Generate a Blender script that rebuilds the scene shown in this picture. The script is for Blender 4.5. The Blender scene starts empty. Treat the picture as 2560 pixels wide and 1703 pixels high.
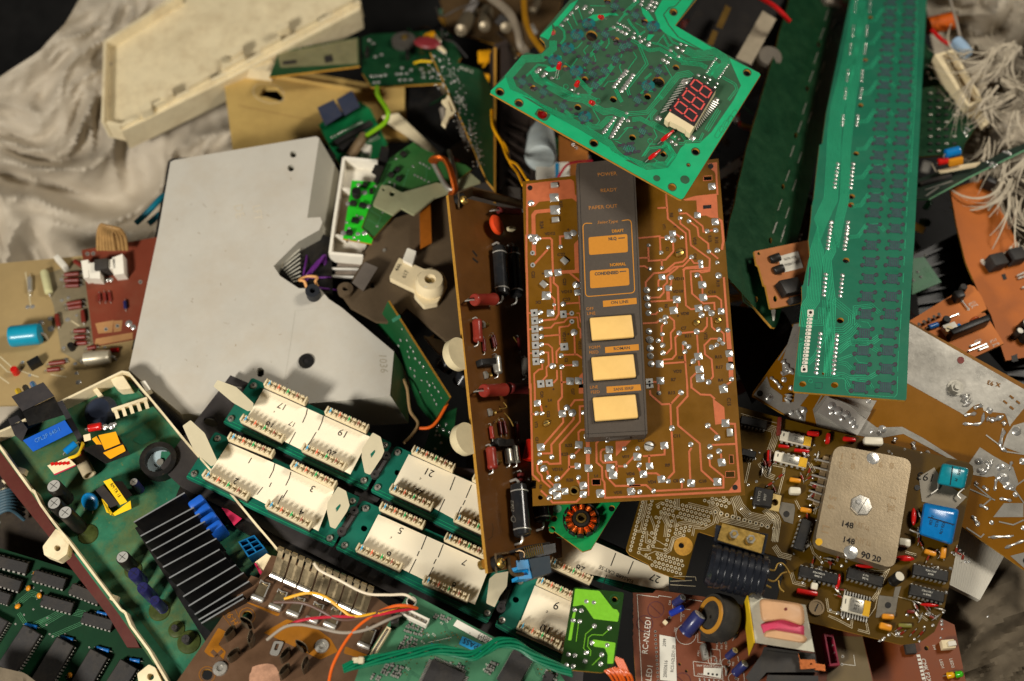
import bpy, bmesh, math, random
from mathutils import Vector, Matrix, noise
from mathutils.geometry import tessellate_polygon
random.seed(7)
R = random.Random(11)
SC = bpy.context.scene
COL = SC.collection
S = 0.00025            # metres per photograph pixel on the plane z = 0
H = 0.75               # camera height above that plane

# ------------------------------------------------------------------ camera, light, exposure
cd = bpy.data.cameras.new('camera'); cam = bpy.data.objects.new('camera', cd); COL.objects.link(cam)
TILT = math.radians(20); CT, ST = math.cos(TILT), math.sin(TILT)
EYE = Vector((0, -H * ST, H * CT)); cam.location = EYE; cam.rotation_euler = (TILT, 0, 0); cd.sensor_width = 36.0; cd.lens = 36.0 * H / (2560 * S)
cd.clip_start = 0.01; cd.clip_end = 50
cd.dof.use_dof = True; cd.dof.focus_distance = 0.742; cd.dof.aperture_fstop = 4.0
SC.camera = cam
SC.render.resolution_x, SC.render.resolution_y = 1024, 681
W = bpy.data.worlds.new('World'); SC.world = W; W.use_nodes = True
bgn = W.node_tree.nodes['Background']
bgn.inputs[0].default_value = (1.0, 0.92, 0.80, 1); bgn.inputs[1].default_value = 0.035

def area(name, loc, target, size, power, col, size_y=None, spread=180):
    l = bpy.data.lights.new(name, 'AREA'); l.energy = power; l.color = col
    l.spread = math.radians(spread); l.shape = 'RECTANGLE'; l.size = size; l.size_y = size_y or size
    o = bpy.data.objects.new(name, l); COL.objects.link(o); o.location = loc
    o.rotation_euler = (Vector(target) - Vector(loc)).to_track_quat('-Z', 'Y').to_euler()
    return o
area('key_lamp', (-0.66, -0.62, 0.82), (-0.10, 0.12, -.05), 0.20, 5.6, (1.0, 0.95, 0.87), spread=100)
area('second_lamp', (0.95, 0.50, 0.95), (0.04, 0.04, 0), 0.34, 3.4, (1.0, 0.93, 0.82), spread=90)
VS = SC.view_settings
VS.view_transform = 'Standard'; VS.look = 'None'; VS.exposure = 0.0; VS.gamma = 1.0; VS.use_curve_mapping = False
SC.cycles.use_denoising = True
SC.cycles.max_bounces = 6
SC.cycles.caustics_reflective = False; SC.cycles.caustics_refractive = False

# ------------------------------------------------------------------ materials
def lin(c):
    return tuple(((v / 255.0) / 12.92 if v <= 10 else (((v / 255.0) + 0.055) / 1.055) ** 2.4) for v in c)
MATS = {}
def mat(name, col, rough=.5, metal=0., var=.15, vs=60., bump=0., bs=900., dust=0., dustcol=(120, 104, 78), ds=45.,
        spec=.5, coat=0., trans=0., alpha=1., streak=None):
    """Procedural Principled material: fine and coarse tone variation, dust blotches, bump."""
    m = bpy.data.materials.new(name); m.use_nodes = True
    nt = m.node_tree; N = nt.nodes; L = nt.links
    b = N['Principled BSDF']
    tc = N.new('ShaderNodeTexCoord'); oi = N.new('ShaderNodeObjectInfo')
    def nz(scale, det=3., rgh=.6):
        n = N.new('ShaderNodeTexNoise'); n.noise_dimensions = '4D'
        n.inputs['Scale'].default_value = scale; n.inputs['Detail'].default_value = det; n.inputs['Roughness'].default_value = rgh
        mu = N.new('ShaderNodeMath'); mu.operation = 'MULTIPLY'; mu.inputs[1].default_value = 23.0
        L.new(oi.outputs['Random'], mu.inputs[0]); L.new(mu.outputs[0], n.inputs['W'])
        if streak:
            mp = N.new('ShaderNodeMapping'); mp.inputs['Scale'].default_value = streak
            L.new(tc.outputs['Object'], mp.inputs[0]); L.new(mp.outputs[0], n.inputs['Vector'])
        else:
            L.new(tc.outputs['Object'], n.inputs['Vector'])
        return n.outputs['Fac']
    def ramp(f, a, c):
        r = N.new('ShaderNodeMapRange'); r.inputs['From Min'].default_value = a; r.inputs['From Max'].default_value = c
        L.new(f, r.inputs['Value']); return r.outputs['Result']
    c = Vector(lin(col))
    mix = N.new('ShaderNodeMix'); mix.data_type = 'RGBA'
    mix.inputs[6].default_value = (*(c * (1 - var)), 1); mix.inputs[7].default_value = (*[min(.95, x) for x in (c * (1 + var))], 1)
    f1 = nz(vs, 5., .7)
    L.new(ramp(f1, .3, .7), mix.inputs[0])
    out = mix.outputs[2]
    fd = None
    if dust > 0:
        m2 = N.new('ShaderNodeMix'); m2.data_type = 'RGBA'
        L.new(out, m2.inputs[6]); m2.inputs[7].default_value = (*lin(dustcol), 1)
        fd = ramp(nz(ds, 8., .72), .46, .74)
        mm = N.new('ShaderNodeMath'); mm.operation = 'MULTIPLY'; mm.inputs[1].default_value = dust * .6
        sp = N.new('ShaderNodeMath'); sp.operation = 'MAXIMUM'; L.new(fd, sp.inputs[0]); L.new(ramp(nz(760., 2., .5), .66, .73), sp.inputs[1])
        L.new(sp.outputs[0], mm.inputs[0]); L.new(mm.outputs[0], m2.inputs[0]); out = m2.outputs[2]
    L.new(out, b.inputs['Base Color'])
    rr = N.new('ShaderNodeMapRange'); rr.inputs['To Min'].default_value = max(.03, rough - .12); rr.inputs['To Max'].default_value = min(1, rough + .14)
    L.new(f1, rr.inputs['Value']); L.new(rr.outputs[0], b.inputs['Roughness'])
    b.inputs['Metallic'].default_value = metal
    b.inputs['Specular IOR Level'].default_value = spec * (1 if metal else .55)
    b.inputs['Coat Weight'].default_value = coat * .4; b.inputs['Coat Roughness'].default_value = .12
    if trans: b.inputs['Transmission Weight'].default_value = trans
    if alpha < 1: b.inputs['Alpha'].default_value = alpha
    if bump:
        bp = N.new('ShaderNodeBump'); bp.inputs['Strength'].default_value = min(1, bump); bp.inputs['Distance'].default_value = .0004
        L.new(nz(bs, 4., .6), bp.inputs['Height']); L.new(bp.outputs[0], b.inputs['Normal'])
    MATS[name] = m
    return m

# ------------------------------------------------------------------ photograph pixel -> point of the pile
def ray(px, py):
    u = (px - 1280) * S; v = -(py - 851.5) * S
    return Vector((u, v * CT + H * ST, v * ST - H * CT))
def P(px, py, z=0.):
    d = ray(px, py); return EYE + d * ((z - EYE.z) / d.z)
def Q(x0, y0, k):
    """reader for a crop of the photograph: pairs in crop pixels -> photograph pixels"""
    def f(*a): return [(x0 + a[i] / k, y0 + a[i + 1] / k) for i in range(0, len(a), 2)]
    return f
def pairs(*a): return [(a[i], a[i + 1]) for i in range(0, len(a), 2)]
class Pl:
    """a flat face in the pile: three photograph points with heights"""
    def __init__(s, a, b, c):
        s.o, B, C = P(*a), P(*b), P(*c)
        s.n = (B - s.o).cross(C - s.o).normalized()
        if s.n.z < 0: s.n = -s.n
    def at(s, px, py, h=0.):
        d = ray(px, py); e = EYE; o = s.o + s.n * h
        return e + d * ((o - e).dot(s.n) / d.dot(s.n))
    def fr(s, px, py, ang=0., h=0.):
        o = s.at(px, py, h); a = math.radians(ang)
        x = (s.at(px + 8 * math.cos(a), py + 8 * math.sin(a), h) - o).normalized()
        y = s.n.cross(x)
        return Matrix(((x.x, y.x, s.n.x, o.x), (x.y, y.y, s.n.y, o.y), (x.z, y.z, s.n.z, o.z), (0, 0, 0, 1)))
    def u(s, px, py):
        q = s.at(px, py); return S / H * (EYE - q).dot(Vector((0, -ST, CT)))
    def dn(s, h):
        q = object.__new__(Pl); q.o = s.o + s.n * h; q.n = s.n; return q
def flat(z): return Pl((0, 0, z), (100, 0, z), (0, 100, z))
def ang(a, b): return math.degrees(math.atan2(b[1] - a[1], b[0] - a[0]))
def dist(a, b): return math.hypot(b[0] - a[0], b[1] - a[1])
def lerp(a, b, t): return (a[0] + (b[0] - a[0]) * t, a[1] + (b[1] - a[1]) * t)
def T(x=0, y=0, z=0): return Matrix.Translation((x, y, z))
def RX(a): return Matrix.Rotation(math.radians(a), 4, 'X')
def RY(a): return Matrix.Rotation(math.radians(a), 4, 'Y')
def RZ(a): return Matrix.Rotation(math.radians(a), 4, 'Z')
I4 = Matrix.Identity(4)

# ------------------------------------------------------------------ mesh builder
_box = {}
_txt = {}
def _boxgeo(w, d, h, bev, seg):
    k = (round(w, 6), round(d, 6), round(h, 6), round(bev, 6), seg)
    if k not in _box:
        bm = bmesh.new(); bmesh.ops.create_cube(bm, size=1)
        for v in bm.verts: v.co = Vector((v.co.x * w, v.co.y * d, (v.co.z + .5) * h))
        if bev: bmesh.ops.bevel(bm, geom=bm.edges[:], offset=bev, segments=seg, affect='EDGES', profile=.5)
        bm.verts.index_update()
        _box[k] = ([v.co.copy() for v in bm.verts], [[v.index for v in f.verts] for f in bm.faces]); bm.free()
    return _box[k]
class MB:
    def __init__(s): s.v = []; s.f = []; s.m = []; s.mats = []
    def mi(s, m):
        if m not in s.mats: s.mats.append(m)
        return s.mats.index(m)
    def add(s, vs, fs, m, M=None):
        n = len(s.v); k = s.mi(m)
        s.v.extend([(M @ Vector(v)) for v in vs] if M is not None else [Vector(v) for v in vs])
        for f in fs: s.f.append([n + i for i in f]); s.m.append(k)
        return s
    def box(s, M, w, d, h, m, bev=0., seg=1):
        vs, fs = _boxgeo(w, d, h, bev, seg); return s.add(vs, fs, m, M)
    def lathe(s, M, prof, m, seg=16, sx=1., sy=1.):
        vs = []; fs = []
        for r, z in prof:
            for i in range(seg):
                a = 2 * math.pi * i / seg; vs.append((r * math.cos(a) * sx, r * math.sin(a) * sy, z))
        for j in range(len(prof) - 1):
            for i in range(seg):
                a = j * seg + i; b = j * seg + (i + 1) % seg
                fs.append((a, b, b + seg, a + seg))
        if prof[0][0] > 0: fs.append(tuple(range(seg))[::-1])
        if prof[-1][0] > 0: fs.append(tuple(range((len(prof) - 1) * seg, len(prof) * seg)))
        return s.add(vs, fs, m, M)
    def cyl(s, M, r, h, m, seg=16, bev=0.):
        return s.lathe(M, [(r, 0), (r, h - bev), (r - bev, h)] if bev else [(r, 0), (r, h)], m, seg)
    def ring(s, M, r0, r1, h, m, seg=20):
        vs = []; fs = []
        for r, z in ((r0, 0), (r1, 0), (r1, h), (r0, h)):
            for i in range(seg):
                a = 2 * math.pi * i / seg; vs.append((r * math.cos(a), r * math.sin(a), z))
        for j in range(4):
            for i in range(seg):
                fs.append((j * seg + i, j * seg + (i + 1) % seg, ((j + 1) % 4) * seg + (i + 1) % seg, ((j + 1) % 4) * seg + i))
        return s.add(vs, fs, m, M)
    def tube(s, pts, r, m, seg=7, M=None, closed=False, flatten=1.):
        pts = [Vector(p) for p in pts]; n = len(pts); vs = []; fs = []
        rr = r if isinstance(r, (list, tuple)) else [r] * n
        up = None
        for i in range(n):
            a = pts[(i - 1) % n] if (i or closed) else pts[0]; b = pts[(i + 1) % n] if (i < n - 1 or closed) else pts[-1]
            t = (b - a)
            t = t.normalized() if t.length > 1e-9 else Vector((0, 0, 1))
            if up is None:
                up = Vector((0, 0, 1)) if abs(t.z) < .9 else Vector((1, 0, 0))
            x = t.cross(up)
            if x.length < 1e-4: x = t.orthogonal()
            x.normalize(); y = x.cross(t).normalized(); up = y
            for k in range(seg):
                w = 2 * math.pi * k / seg
                vs.append(pts[i] + x * (rr[i] * math.cos(w)) + y * (rr[i] * flatten * math.sin(w)))
        for i in range(n if closed else n - 1):
            for k in range(seg):
                a = i * seg + k; b = i * seg + (k + 1) % seg; j = ((i + 1) % n - i) * seg
                fs.append((a, b, b + j, a + j))
        if not closed: fs.append(tuple(range(seg))[::-1]); fs.append(tuple(range((n - 1) * seg, n * seg)))
        return s.add(vs, fs, m, M)
    def ribbon(s, pl, pts, w, m, h=.00012, end=True):
        """a flat printed line of width w (photo pixels) on face pl, mitred corners"""
        W2 = [pl.at(x, y, h) for x, y in pts]; n = len(W2); hw = w * pl.u(*pts[0]) / 2; vs = []
        for i in range(n):
            d0 = (W2[i] - W2[i - 1]).normalized() if i else (W2[1] - W2[0]).normalized()
            d1 = (W2[i + 1] - W2[i]).normalized() if i < n - 1 else d0
            t = d0 + d1
            t = t.normalized() if t.length > 1e-6 else d0
            q = pl.n.cross(t); c = max(.5, abs(t.dot(d0)))
            o = Vector()
            if end and i == 0: o = -d0 * hw * .6
            if end and i == n - 1: o = d1 * hw * .6
            vs += [W2[i] + q * (hw / c) + o, W2[i] - q * (hw / c) + o]
        fs = [(2 * i, 2 * i + 1, 2 * i + 3, 2 * i + 2) for i in range(n - 1)]
        return s.add(vs, fs, m)
    def poly(s, pl, pts, m, h=.0001, holes=()):
        loops = [[pl.at(x, y, h) for x, y in L] for L in [pts, *holes]]
        tri = tessellate_polygon([[Vector((p.x, p.y, 0)) for p in L] for L in loops])
        vs = [p for L in loops for p in L]; fs = []
        for t in tri:
            a, b, c = (vs[i] for i in t)
            fs.append(tuple(t) if (b - a).cross(c - a).dot(pl.n) > 0 else tuple(t[::-1]))
        return s.add(vs, fs, m)
    def plate(s, pl, pts, th, m, side=None, holes=(), bottom=None):
        """a slab: top face on pl, thickness th below it, through holes"""
        side = side or m
        s.poly(pl, pts, m, 0., holes)
        q = pl.dn(0)
        for k, L in enumerate([pts, *holes]):
            top = [pl.at(x, y) for x, y in L]; bot = [p - pl.n * th for p in top]; n = len(L)
            ar = sum(top[i].x * top[(i + 1) % n].y - top[(i + 1) % n].x * top[i].y for i in range(n))
            ccw = (ar > 0) == (k == 0)
            fs = [((i + 1) % n, i, i + n, (i + 1) % n + n) for i in range(n)]
            if not ccw: fs = [f[::-1] for f in fs]
            s.add(top + bot, fs, side)
        loops = [[pl.at(x, y) - pl.n * th for x, y in L] for L in [pts, *holes]]
        tri = tessellate_polygon([[Vector((p.x, p.y, 0)) for p in L] for L in loops])
        vs = [p for L in loops for p in L]
        s.add(vs, [tuple(t) if (vs[t[1]] - vs[t[0]]).cross(vs[t[2]] - vs[t[0]]).dot(pl.n) < 0 else tuple(t[::-1]) for t in tri], bottom or side)
        return s
    def slab(s, top, bot, m, cap=True):
        """closed solid between two loops of equal length (world points)"""
        n = len(top); vs = list(top) + list(bot)
        fs = [(i, (i + 1) % n, (i + 1) % n + n, i + n) for i in range(n)]
        if cap: fs += [tuple(range(n))[::-1], tuple(range(n, 2 * n))]
        return s.add(vs, fs, m)
    def text(s, M, txt, size, m, h=.00015, align='CENTER', sx=1., shear=0., bold=0., sp=1.):
        k = (txt, align, shear, bold, sp)
        if k not in _txt:
            cu = bpy.data.curves.new('t', 'FONT'); cu.body = txt; cu.size = 1; cu.align_x = align; cu.align_y = 'CENTER'
            cu.shear = shear; cu.offset = bold; cu.resolution_u = 2; cu.space_character = sp
            ob = bpy.data.objects.new('t', cu); COL.objects.link(ob)
            dg = bpy.context.evaluated_depsgraph_get(); ev = ob.evaluated_get(dg); me = ev.to_mesh()
            _txt[k] = ([v.co.copy() for v in me.vertices], [tuple(p.vertices) for p in me.polygons])
            ev.to_mesh_clear(); bpy.data.objects.remove(ob); bpy.data.curves.remove(cu)
        vs, fs = _txt[k]
        return s.add([(v.x * size * sx, v.y * size, h) for v in vs], fs, m, M)
    def ptext(s, pl, px, py, a, txt, hpx, m, h=.00015, **kw):
        """text on face pl centred at a photo pixel, baseline direction a degrees, cap height hpx pixels"""
        return s.text(pl.fr(px, py, a), txt, hpx * pl.u(px, py) / .56, m, h, **kw)
    def mesh(s, name, sharp=38):
        me = bpy.data.meshes.new(name); me.from_pydata([tuple(v) for v in s.v], [], s.f)
        for m in s.mats: me.materials.append(m)
        me.polygons.foreach_set('material_index', s.m)
        me.polygons.foreach_set('use_smooth', [True] * len(s.f))
        me.update(); me.validate()
        try: me.set_sharp_from_angle(angle=math.radians(sharp))
        except Exception: pass
        return me

# ------------------------------------------------------------------ things, parts, sub-parts
class Thing:
    def __init__(s, name, label, cat, loc, group=None):
        s.o = bpy.data.objects.new(name, None); COL.objects.link(s.o)
        s.o.empty_display_size = .01
        s.loc = Vector(loc); s.o.location = s.loc; s.o['label'] = label; s.o['category'] = cat
        if group: s.o['group'] = group
        s.cnt = {}
    def part(s, name, g, M=None, under=None, label=None, stuff=False):
        """g: an MB in world coordinates (M None) or a shared mesh / MB placed by M"""
        if isinstance(g, MB):
            if M is None:
                g.v = [v - s.loc for v in g.v]; M = T(*s.loc)
            me = g.mesh(name)
        else: me = g
        ob = bpy.data.objects.new(name, me); COL.objects.link(ob)
        loc = T(*(-s.loc)) @ (M if M is not None else T(*s.loc))
        if under is not None:
            ob.parent = under; ob.matrix_local = under.matrix_basis.inverted() @ loc
        else:
            ob.parent = s.o; ob.matrix_local = loc
        if label: ob['label'] = label
        if stuff: ob['kind'] = 'stuff'
        s.cnt[name] = s.cnt.get(name, 0) + 1
        return ob
def single(name, mb, label, cat, group=None, kind=None, loc=None):
    """a thing that is one mesh"""
    c = Vector(loc) if loc is not None else sum(mb.v, Vector()) / len(mb.v)
    mb.v = [v - c for v in mb.v]
    ob = bpy.data.objects.new(name, mb.mesh(name)); COL.objects.link(ob); ob.location = c
    if kind: ob['kind'] = kind
    if kind != 'structure': ob['label'] = label; ob['category'] = cat
    if group: ob['group'] = group
    return ob
def circ(px, py, r, n=12, ry=None, rot=0):
    c = math.cos(math.radians(rot)); d = math.sin(math.radians(rot)); o = []
    for i in range(n):
        a = 2 * math.pi * i / n; x = r * math.cos(a); y = (ry or r) * math.sin(a)
        o.append((px + x * c - y * d, py + x * d + y * c))
    return o
def rrect(pts, r, n=3):
    """round the corners of a pixel polygon"""
    out = []; k = len(pts)
    for i in range(k):
        a, b, c = pts[i - 1], pts[i], pts[(i + 1) % k]
        ra = min(r, dist(a, b) * .45, dist(b, c) * .45)
        p0 = lerp(b, a, ra / dist(a, b)); p1 = lerp(b, c, ra / dist(b, c))
        for j in range(n + 1):
            t = j / n; out.append(lerp(lerp(p0, b, t), lerp(b, p1, t), t))
    return out
def quad(a, b, w):
    """rectangle of width w round the segment a-b, in pixels"""
    L = dist(a, b); nx, ny = -(b[1] - a[1]) / L * w / 2, (b[0] - a[0]) / L * w / 2
    return [(a[0] + nx, a[1] + ny), (b[0] + nx, b[1] + ny), (b[0] - nx, b[1] - ny), (a[0] - nx, a[1] - ny)]
def curve(pts, n=6):
    """Catmull-Rom through points"""
    pts = [Vector(p) for p in pts]; o = []
    for i in range(len(pts) - 1):
        p0 = pts[max(i - 1, 0)]; p1 = pts[i]; p2 = pts[i + 1]; p3 = pts[min(i + 2, len(pts) - 1)]
        for j in range(n):
            t = j / n
            o.append(.5 * ((2 * p1) + (p2 - p0) * t + (2 * p0 - 5 * p1 + 4 * p2 - p3) * t * t + (3 * p1 - p0 - 3 * p2 + p3) * t ** 3))
    o.append(pts[-1]); return o
def wire(pts, n=6): return curve([P(*p) for p in pts], n)

# ------------------------------------------------------------------ shared materials
MS = mat('solder', (194, 192, 186), .24, .65, .25, 700, .15, 900)
MSB = mat('solder_flat', (176, 172, 162), .38, .6, .2, 500, .35, 900, dust=.25)
MTIN = mat('tinned_lead', (190, 186, 176), .3, .6, .15)
MBLK = mat('black_plastic', (24, 23, 22), .42, 0, .25, 300, .1, dust=.18)
MIC = mat('chip_epoxy', (44, 42, 41), .62, 0, .2, 500, .25, 1500, dust=.25)
MDK = mat('dark_metal', (38, 36, 36), .45, .5, .25, 80, dust=.2)
MCR = mat('cream_plastic', (226, 208, 168), .5, 0, .08, 60, .05, dust=.3)
MWH = mat('white_plastic', (222, 216, 200), .45, 0, .07, 60, dust=.2)
MWP = mat('white_print', (214, 210, 196), .6, 0, .08)
MBP = mat('black_print', (26, 22, 18), .7, 0, .1)
MEDGE = mat('laminate_edge', (168, 122, 42), .7, 0, .25, 700, .3)
MCU = mat('copper', (196, 112, 62), .34, .85, .2, 400, dust=.15)
MGOLD = mat('brass', (196, 160, 84), .34, .9, .2, 400, dust=.2)
MSTL = mat('steel', (166, 162, 150), .34, .65, .15, 300, dust=.2)
MAL = mat('aluminium', (200, 198, 190), .34, .45, .12, 200, dust=.15)
MBLUE = mat('blue_enamel', (14, 112, 178), .22, 0, .1, 300, coat=.5)
MTEAL = mat('teal_enamel', (18, 128, 142), .25, 0, .12, 300, coat=.5)
MRED = mat('red_enamel', (186, 26, 22), .25, 0, .15, 300, coat=.4)
MMAR = mat('maroon_enamel', (108, 36, 28), .35, 0, .2, 300, .1, dust=.25)
MYEL = mat('yellow_plastic', (232, 190, 30), .4, 0, .1)
MORG = mat('orange_enamel', (212, 138, 34), .35, 0, .12, 300, coat=.3)
MNAVY = mat('navy_sleeve', (36, 36, 78), .32, 0, .15, 300, coat=.3)
MPINK = mat('magenta_plastic', (176, 38, 72), .4, 0, .12)

# ------------------------------------------------------------------ shared component shapes (local: x along, z up)
def _solder(seed, sq):
    r = random.Random(seed); mb = MB(); seg = 12; prof = []
    hs = r.uniform(.5, .95)
    rings = [(1.0, 0.), (.92, .18), (.7, .36), (.42, .62), (.16, .9), (.0, 1.0)] if not sq else [(1.0, 0.), (.97, .12), (.72, .3), (.4, .52), (.2, .72), (.0, .8)]
    vs = []; fs = []; tip = (r.uniform(-.25, .25), r.uniform(-.25, .25))
    for k, (q, z) in enumerate(rings[:-1]):
        for i in range(seg):
            a = 2 * math.pi * (i + .5) / seg; c, d = math.cos(a), math.sin(a)
            s_ = 1.0
            if sq: s_ = min(1.3, 1 / max(abs(c), abs(d))) * (1 - .28 * z) + .0
            w = 1 + r.uniform(-.07, .07) * (1 if k else .6)
            vs.append((q * c * s_ * w + tip[0] * z, q * d * s_ * w + tip[1] * z, z * hs * (1 + r.uniform(-.1, .1))))
    vs.append((tip[0], tip[1], rings[-1][1] * hs))
    for k in range(len(rings) - 2):
        for i in range(seg):
            fs.append((k * seg + i, k * seg + (i + 1) % seg, (k + 1) * seg + (i + 1) % seg, (k + 1) * seg + i))
    n = len(rings) - 2
    for i in range(seg): fs.append((n * seg + i, n * seg + (i + 1) % seg, (n + 1) * seg))
    mb.add(vs, fs, MS)
    if r.random() < .5: mb.cyl(T(tip[0], tip[1], .5 * hs) @ RX(r.uniform(-25, 25)), .13, .75 * hs, MTIN, 6)
    return mb.mesh('solder_joint', 50)
SOLR = [_solder(i, False) for i in range(6)]
SOLS = [_solder(40 + i, True) for i in range(6)]
def solder(th, pl, items, name='solder_joint', hk=.75, limit=100, under=None):
    """items: (px,py,r[,square,angle]); past the limit the smallest go into one stuff part"""
    items = sorted(items, key=lambda t: -t[2])
    rest = MB()
    for i, it in enumerate(items):
        px, py, r = it[:3]; sq = it[3] if len(it) > 3 else 0; a = it[4] if len(it) > 4 else R.uniform(0, 360)
        u = pl.u(px, py) * r
        M = pl.fr(px, py, a) @ Matrix.Diagonal((u, u, u * hk, 1))
        me = R.choice(SOLS if sq else SOLR)
        if i < limit: th.part(name, me, M, under)
        else:
            rest.add([v.co for v in me.vertices], [tuple(p.vertices) for p in me.polygons], MS, M)
    if rest.v: th.part(name + 's', rest, None, under, stuff=True)
_cm = {}
def cached(key, fn):
    if key not in _cm: _cm[key] = fn()
    return _cm[key]
def m_axial(L, r, body, lead, bands=(), lift=0., bulge=0.):
    """axial resistor / diode / capacitor lying along x"""
    def f():
        mb = MB(); M = T(0, 0, r + lift) @ RY(90) @ T(0, 0, -L / 2)
        pr = [(0, 0), (r * .55, 0), (r * .95, L * .03), (r * (1 + bulge), L * .1), (r * (1 + bulge), L * .17), (r, L * .22), (r, L * .78), (r * (1 + bulge), L * .83), (r * (1 + bulge), L * .9), (r * .95, L * .97), (r * .55, L), (0, L)]
        mb.lathe(M, pr, body, 14)
        for t, m in bands: mb.lathe(M @ T(0, 0, L * t), [(r * 1.015, 0), (r * 1.015, L * .07)], m, 14)
        for sg in (-1, 1):
            e = L / 2 + lead
            mb.tube([(sg * L * .48, 0, r + lift), (sg * (e - r * .3), 0, r + lift), (sg * e, 0, (r + lift) * .75), (sg * e, 0, -.0006)], max(.0002, r * .16), MTIN, 6)
        return mb.mesh('axial', 40)
    return cached(('ax', round(L, 5), round(r, 5), body.name, round(lead, 5), str([(t, m.name) for t, m in bands]), round(lift, 5), bulge), f)
def m_can(r, h, sleeve, top=MAL, vent=True):
    """upright electrolytic can"""
    def f():
        mb = MB()
        mb.lathe(I4, [(r, 0), (r, h * .1), (r * .94, h * .14), (r, h * .18), (r, h * .93), (r * .9, h)], sleeve, 20)
        mb.lathe(T(0, 0, h * .985), [(r * .86, 0), (r * .84, h * .022), (0, h * .022)], top, 20)
        if vent:
            for a in (0, 90): mb.box(T(0, 0, h * .985 + h * .022) @ RZ(a + 20), r * 1.3, r * .07, .00008, MDK)
        return mb.mesh('can', 40)
    return cached(('can', round(r, 5), round(h, 5), sleeve.name, top.name, vent), f)
def m_dip(L, w, h, pins, body=MIC, txt=None, pitch=None):
    """dual in line chip, length along x"""
    def f():
        mb = MB(); p = pitch or L / pins; z = h * .35
        mb.box(T(0, 0, z), L, w, h, body, h * .12)
        mb.cyl(T(-L / 2 + w * .12, 0, z + h), w * .09, .00006, MBLK, 10)
        for sg in (-1, 1):
            for i in range(pins):
                x = (i - (pins - 1) / 2) * p
                mb.box(T(x, sg * (w / 2 + p * .12), z + h * .35), p * .5, p * .3, h * .12, MTIN)
                mb.box(T(x, sg * (w / 2 + p * .25), -.0004), p * .42, p * .1, z + h * .45, MTIN)
        if txt:
            for j, t in enumerate(txt): mb.text(T(0, (len(txt) / 2 - j - .5) * w * .3, z + h), t, w * .24, MWP, .00006)
        return mb.mesh('dip', 40)
    return cached(('dip', round(L, 5), round(w, 5), pins, body.name, str(txt)), f)
def m_disc(r, t, m, legs=.002):
    """disc capacitor standing on edge, disc faces y"""
    def f():
        mb = MB(); M = T(0, 0, r + legs * .5) @ RX(90) @ T(0, 0, -t / 2)
        mb.lathe(M, [(0, -.1 * t), (r * .7, 0), (r * .95, t * .25), (r, t * .5), (r * .95, t * .75), (r * .7, t), (0, t * 1.1)], m, 20)
        for sg in (-1, 1): mb.tube([(sg * r * .5, 0, r * .3), (sg * r * .5, 0, -.0006)], .00028, MTIN, 6)
        return mb.mesh('disc', 40)
    return cached(('disc', round(r, 5), round(t, 5), m.name), f)
def m_screw(r, m=MSTL, cross=False, ang_=30):
    def f():
        mb = MB(); mb.lathe(I4, [(r, 0), (r, r * .25), (r * .8, r * .55), (r * .3, r * .68), (0, r * .7)], m, 18)
        for a in ((0, 90) if cross else (0,)): mb.box(T(0, 0, r * .6) @ RZ(a + ang_), r * (1.1 if cross else 1.8), r * .2, r * .12, MDK)
        return mb.mesh('screw', 40)
    return cached(('scr', round(r, 5), m.name, cross, ang_), f)
def m_box(w, d, h, m, bev):
    return cached(('bx', round(w, 5), round(d, 5), round(h, 5), m.name, round(bev, 6)), lambda: MB().box(I4, w, d, h, m, bev, 2).mesh('box'))

# ------------------------------------------------------------------ placing components by the pixels they cover
def axial(th, pl, a, b, r, m, lead=7, name='resistor', bands=(), lift=0., bulge=.0, label=None):
    A, B = pl.at(*a), pl.at(*b); u = pl.u(*a); c = lerp(a, b, .5)
    return th.part(name, m_axial((A - B).length, r * u, m, lead * u, bands, lift, bulge), pl.fr(*c, ang(a, b)), label=label)
def can(th, pl, x, y, r, h, sleeve=MNAVY, top=MAL, name='capacitor', lean=None, vent=True):
    """electrolytic can whose foot is at (x, y); h in metres; lean = (angle in picture, degrees)"""
    M = pl.fr(x, y, lean[0] if lean else R.uniform(0, 360))
    if lean: M = M @ RY(lean[1])
    return th.part(name, m_can(r * pl.u(x, y), h, sleeve, top, vent), M)
def dip(th, pl, a, b, w, h=.0034, pins=7, txt=None, name='chip', body=MIC, lift=0.):
    A, B = pl.at(*a), pl.at(*b); u = pl.u(*a); c = lerp(a, b, .5)
    return th.part(name, m_dip((A - B).length, w * u, h, pins, body, txt), pl.fr(*c, ang(a, b), lift))
def block(th, pl, a, b, w, h, m, bev=.0004, name='block', lift=0., under=None):
    """box with axis a-b and width w in pixels"""
    A, B = pl.at(*a), pl.at(*b); u = pl.u(*a); c = lerp(a, b, .5)
    return th.part(name, m_box((A - B).length, w * u, h, m, min(bev, h * .3, w * u * .3)), pl.fr(*c, ang(a, b), lift), under)
def disc(th, pl, x, y, r, t, m, a, name='disc_capacitor', legs=.002, lean=0):
    u = pl.u(x, y); return th.part(name, m_disc(r * u, t * u, m, legs), pl.fr(x, y, a) @ RX(lean))
def pads(b, pl, pts, r, m=MSB, hole=None, h=.00016, n=10):
    for x, y in pts:
        b.poly(pl, circ(x, y, r, n), m, h)
        if hole: b.poly(pl, circ(x, y, hole, 8), MBLK, h + .00005)

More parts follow.
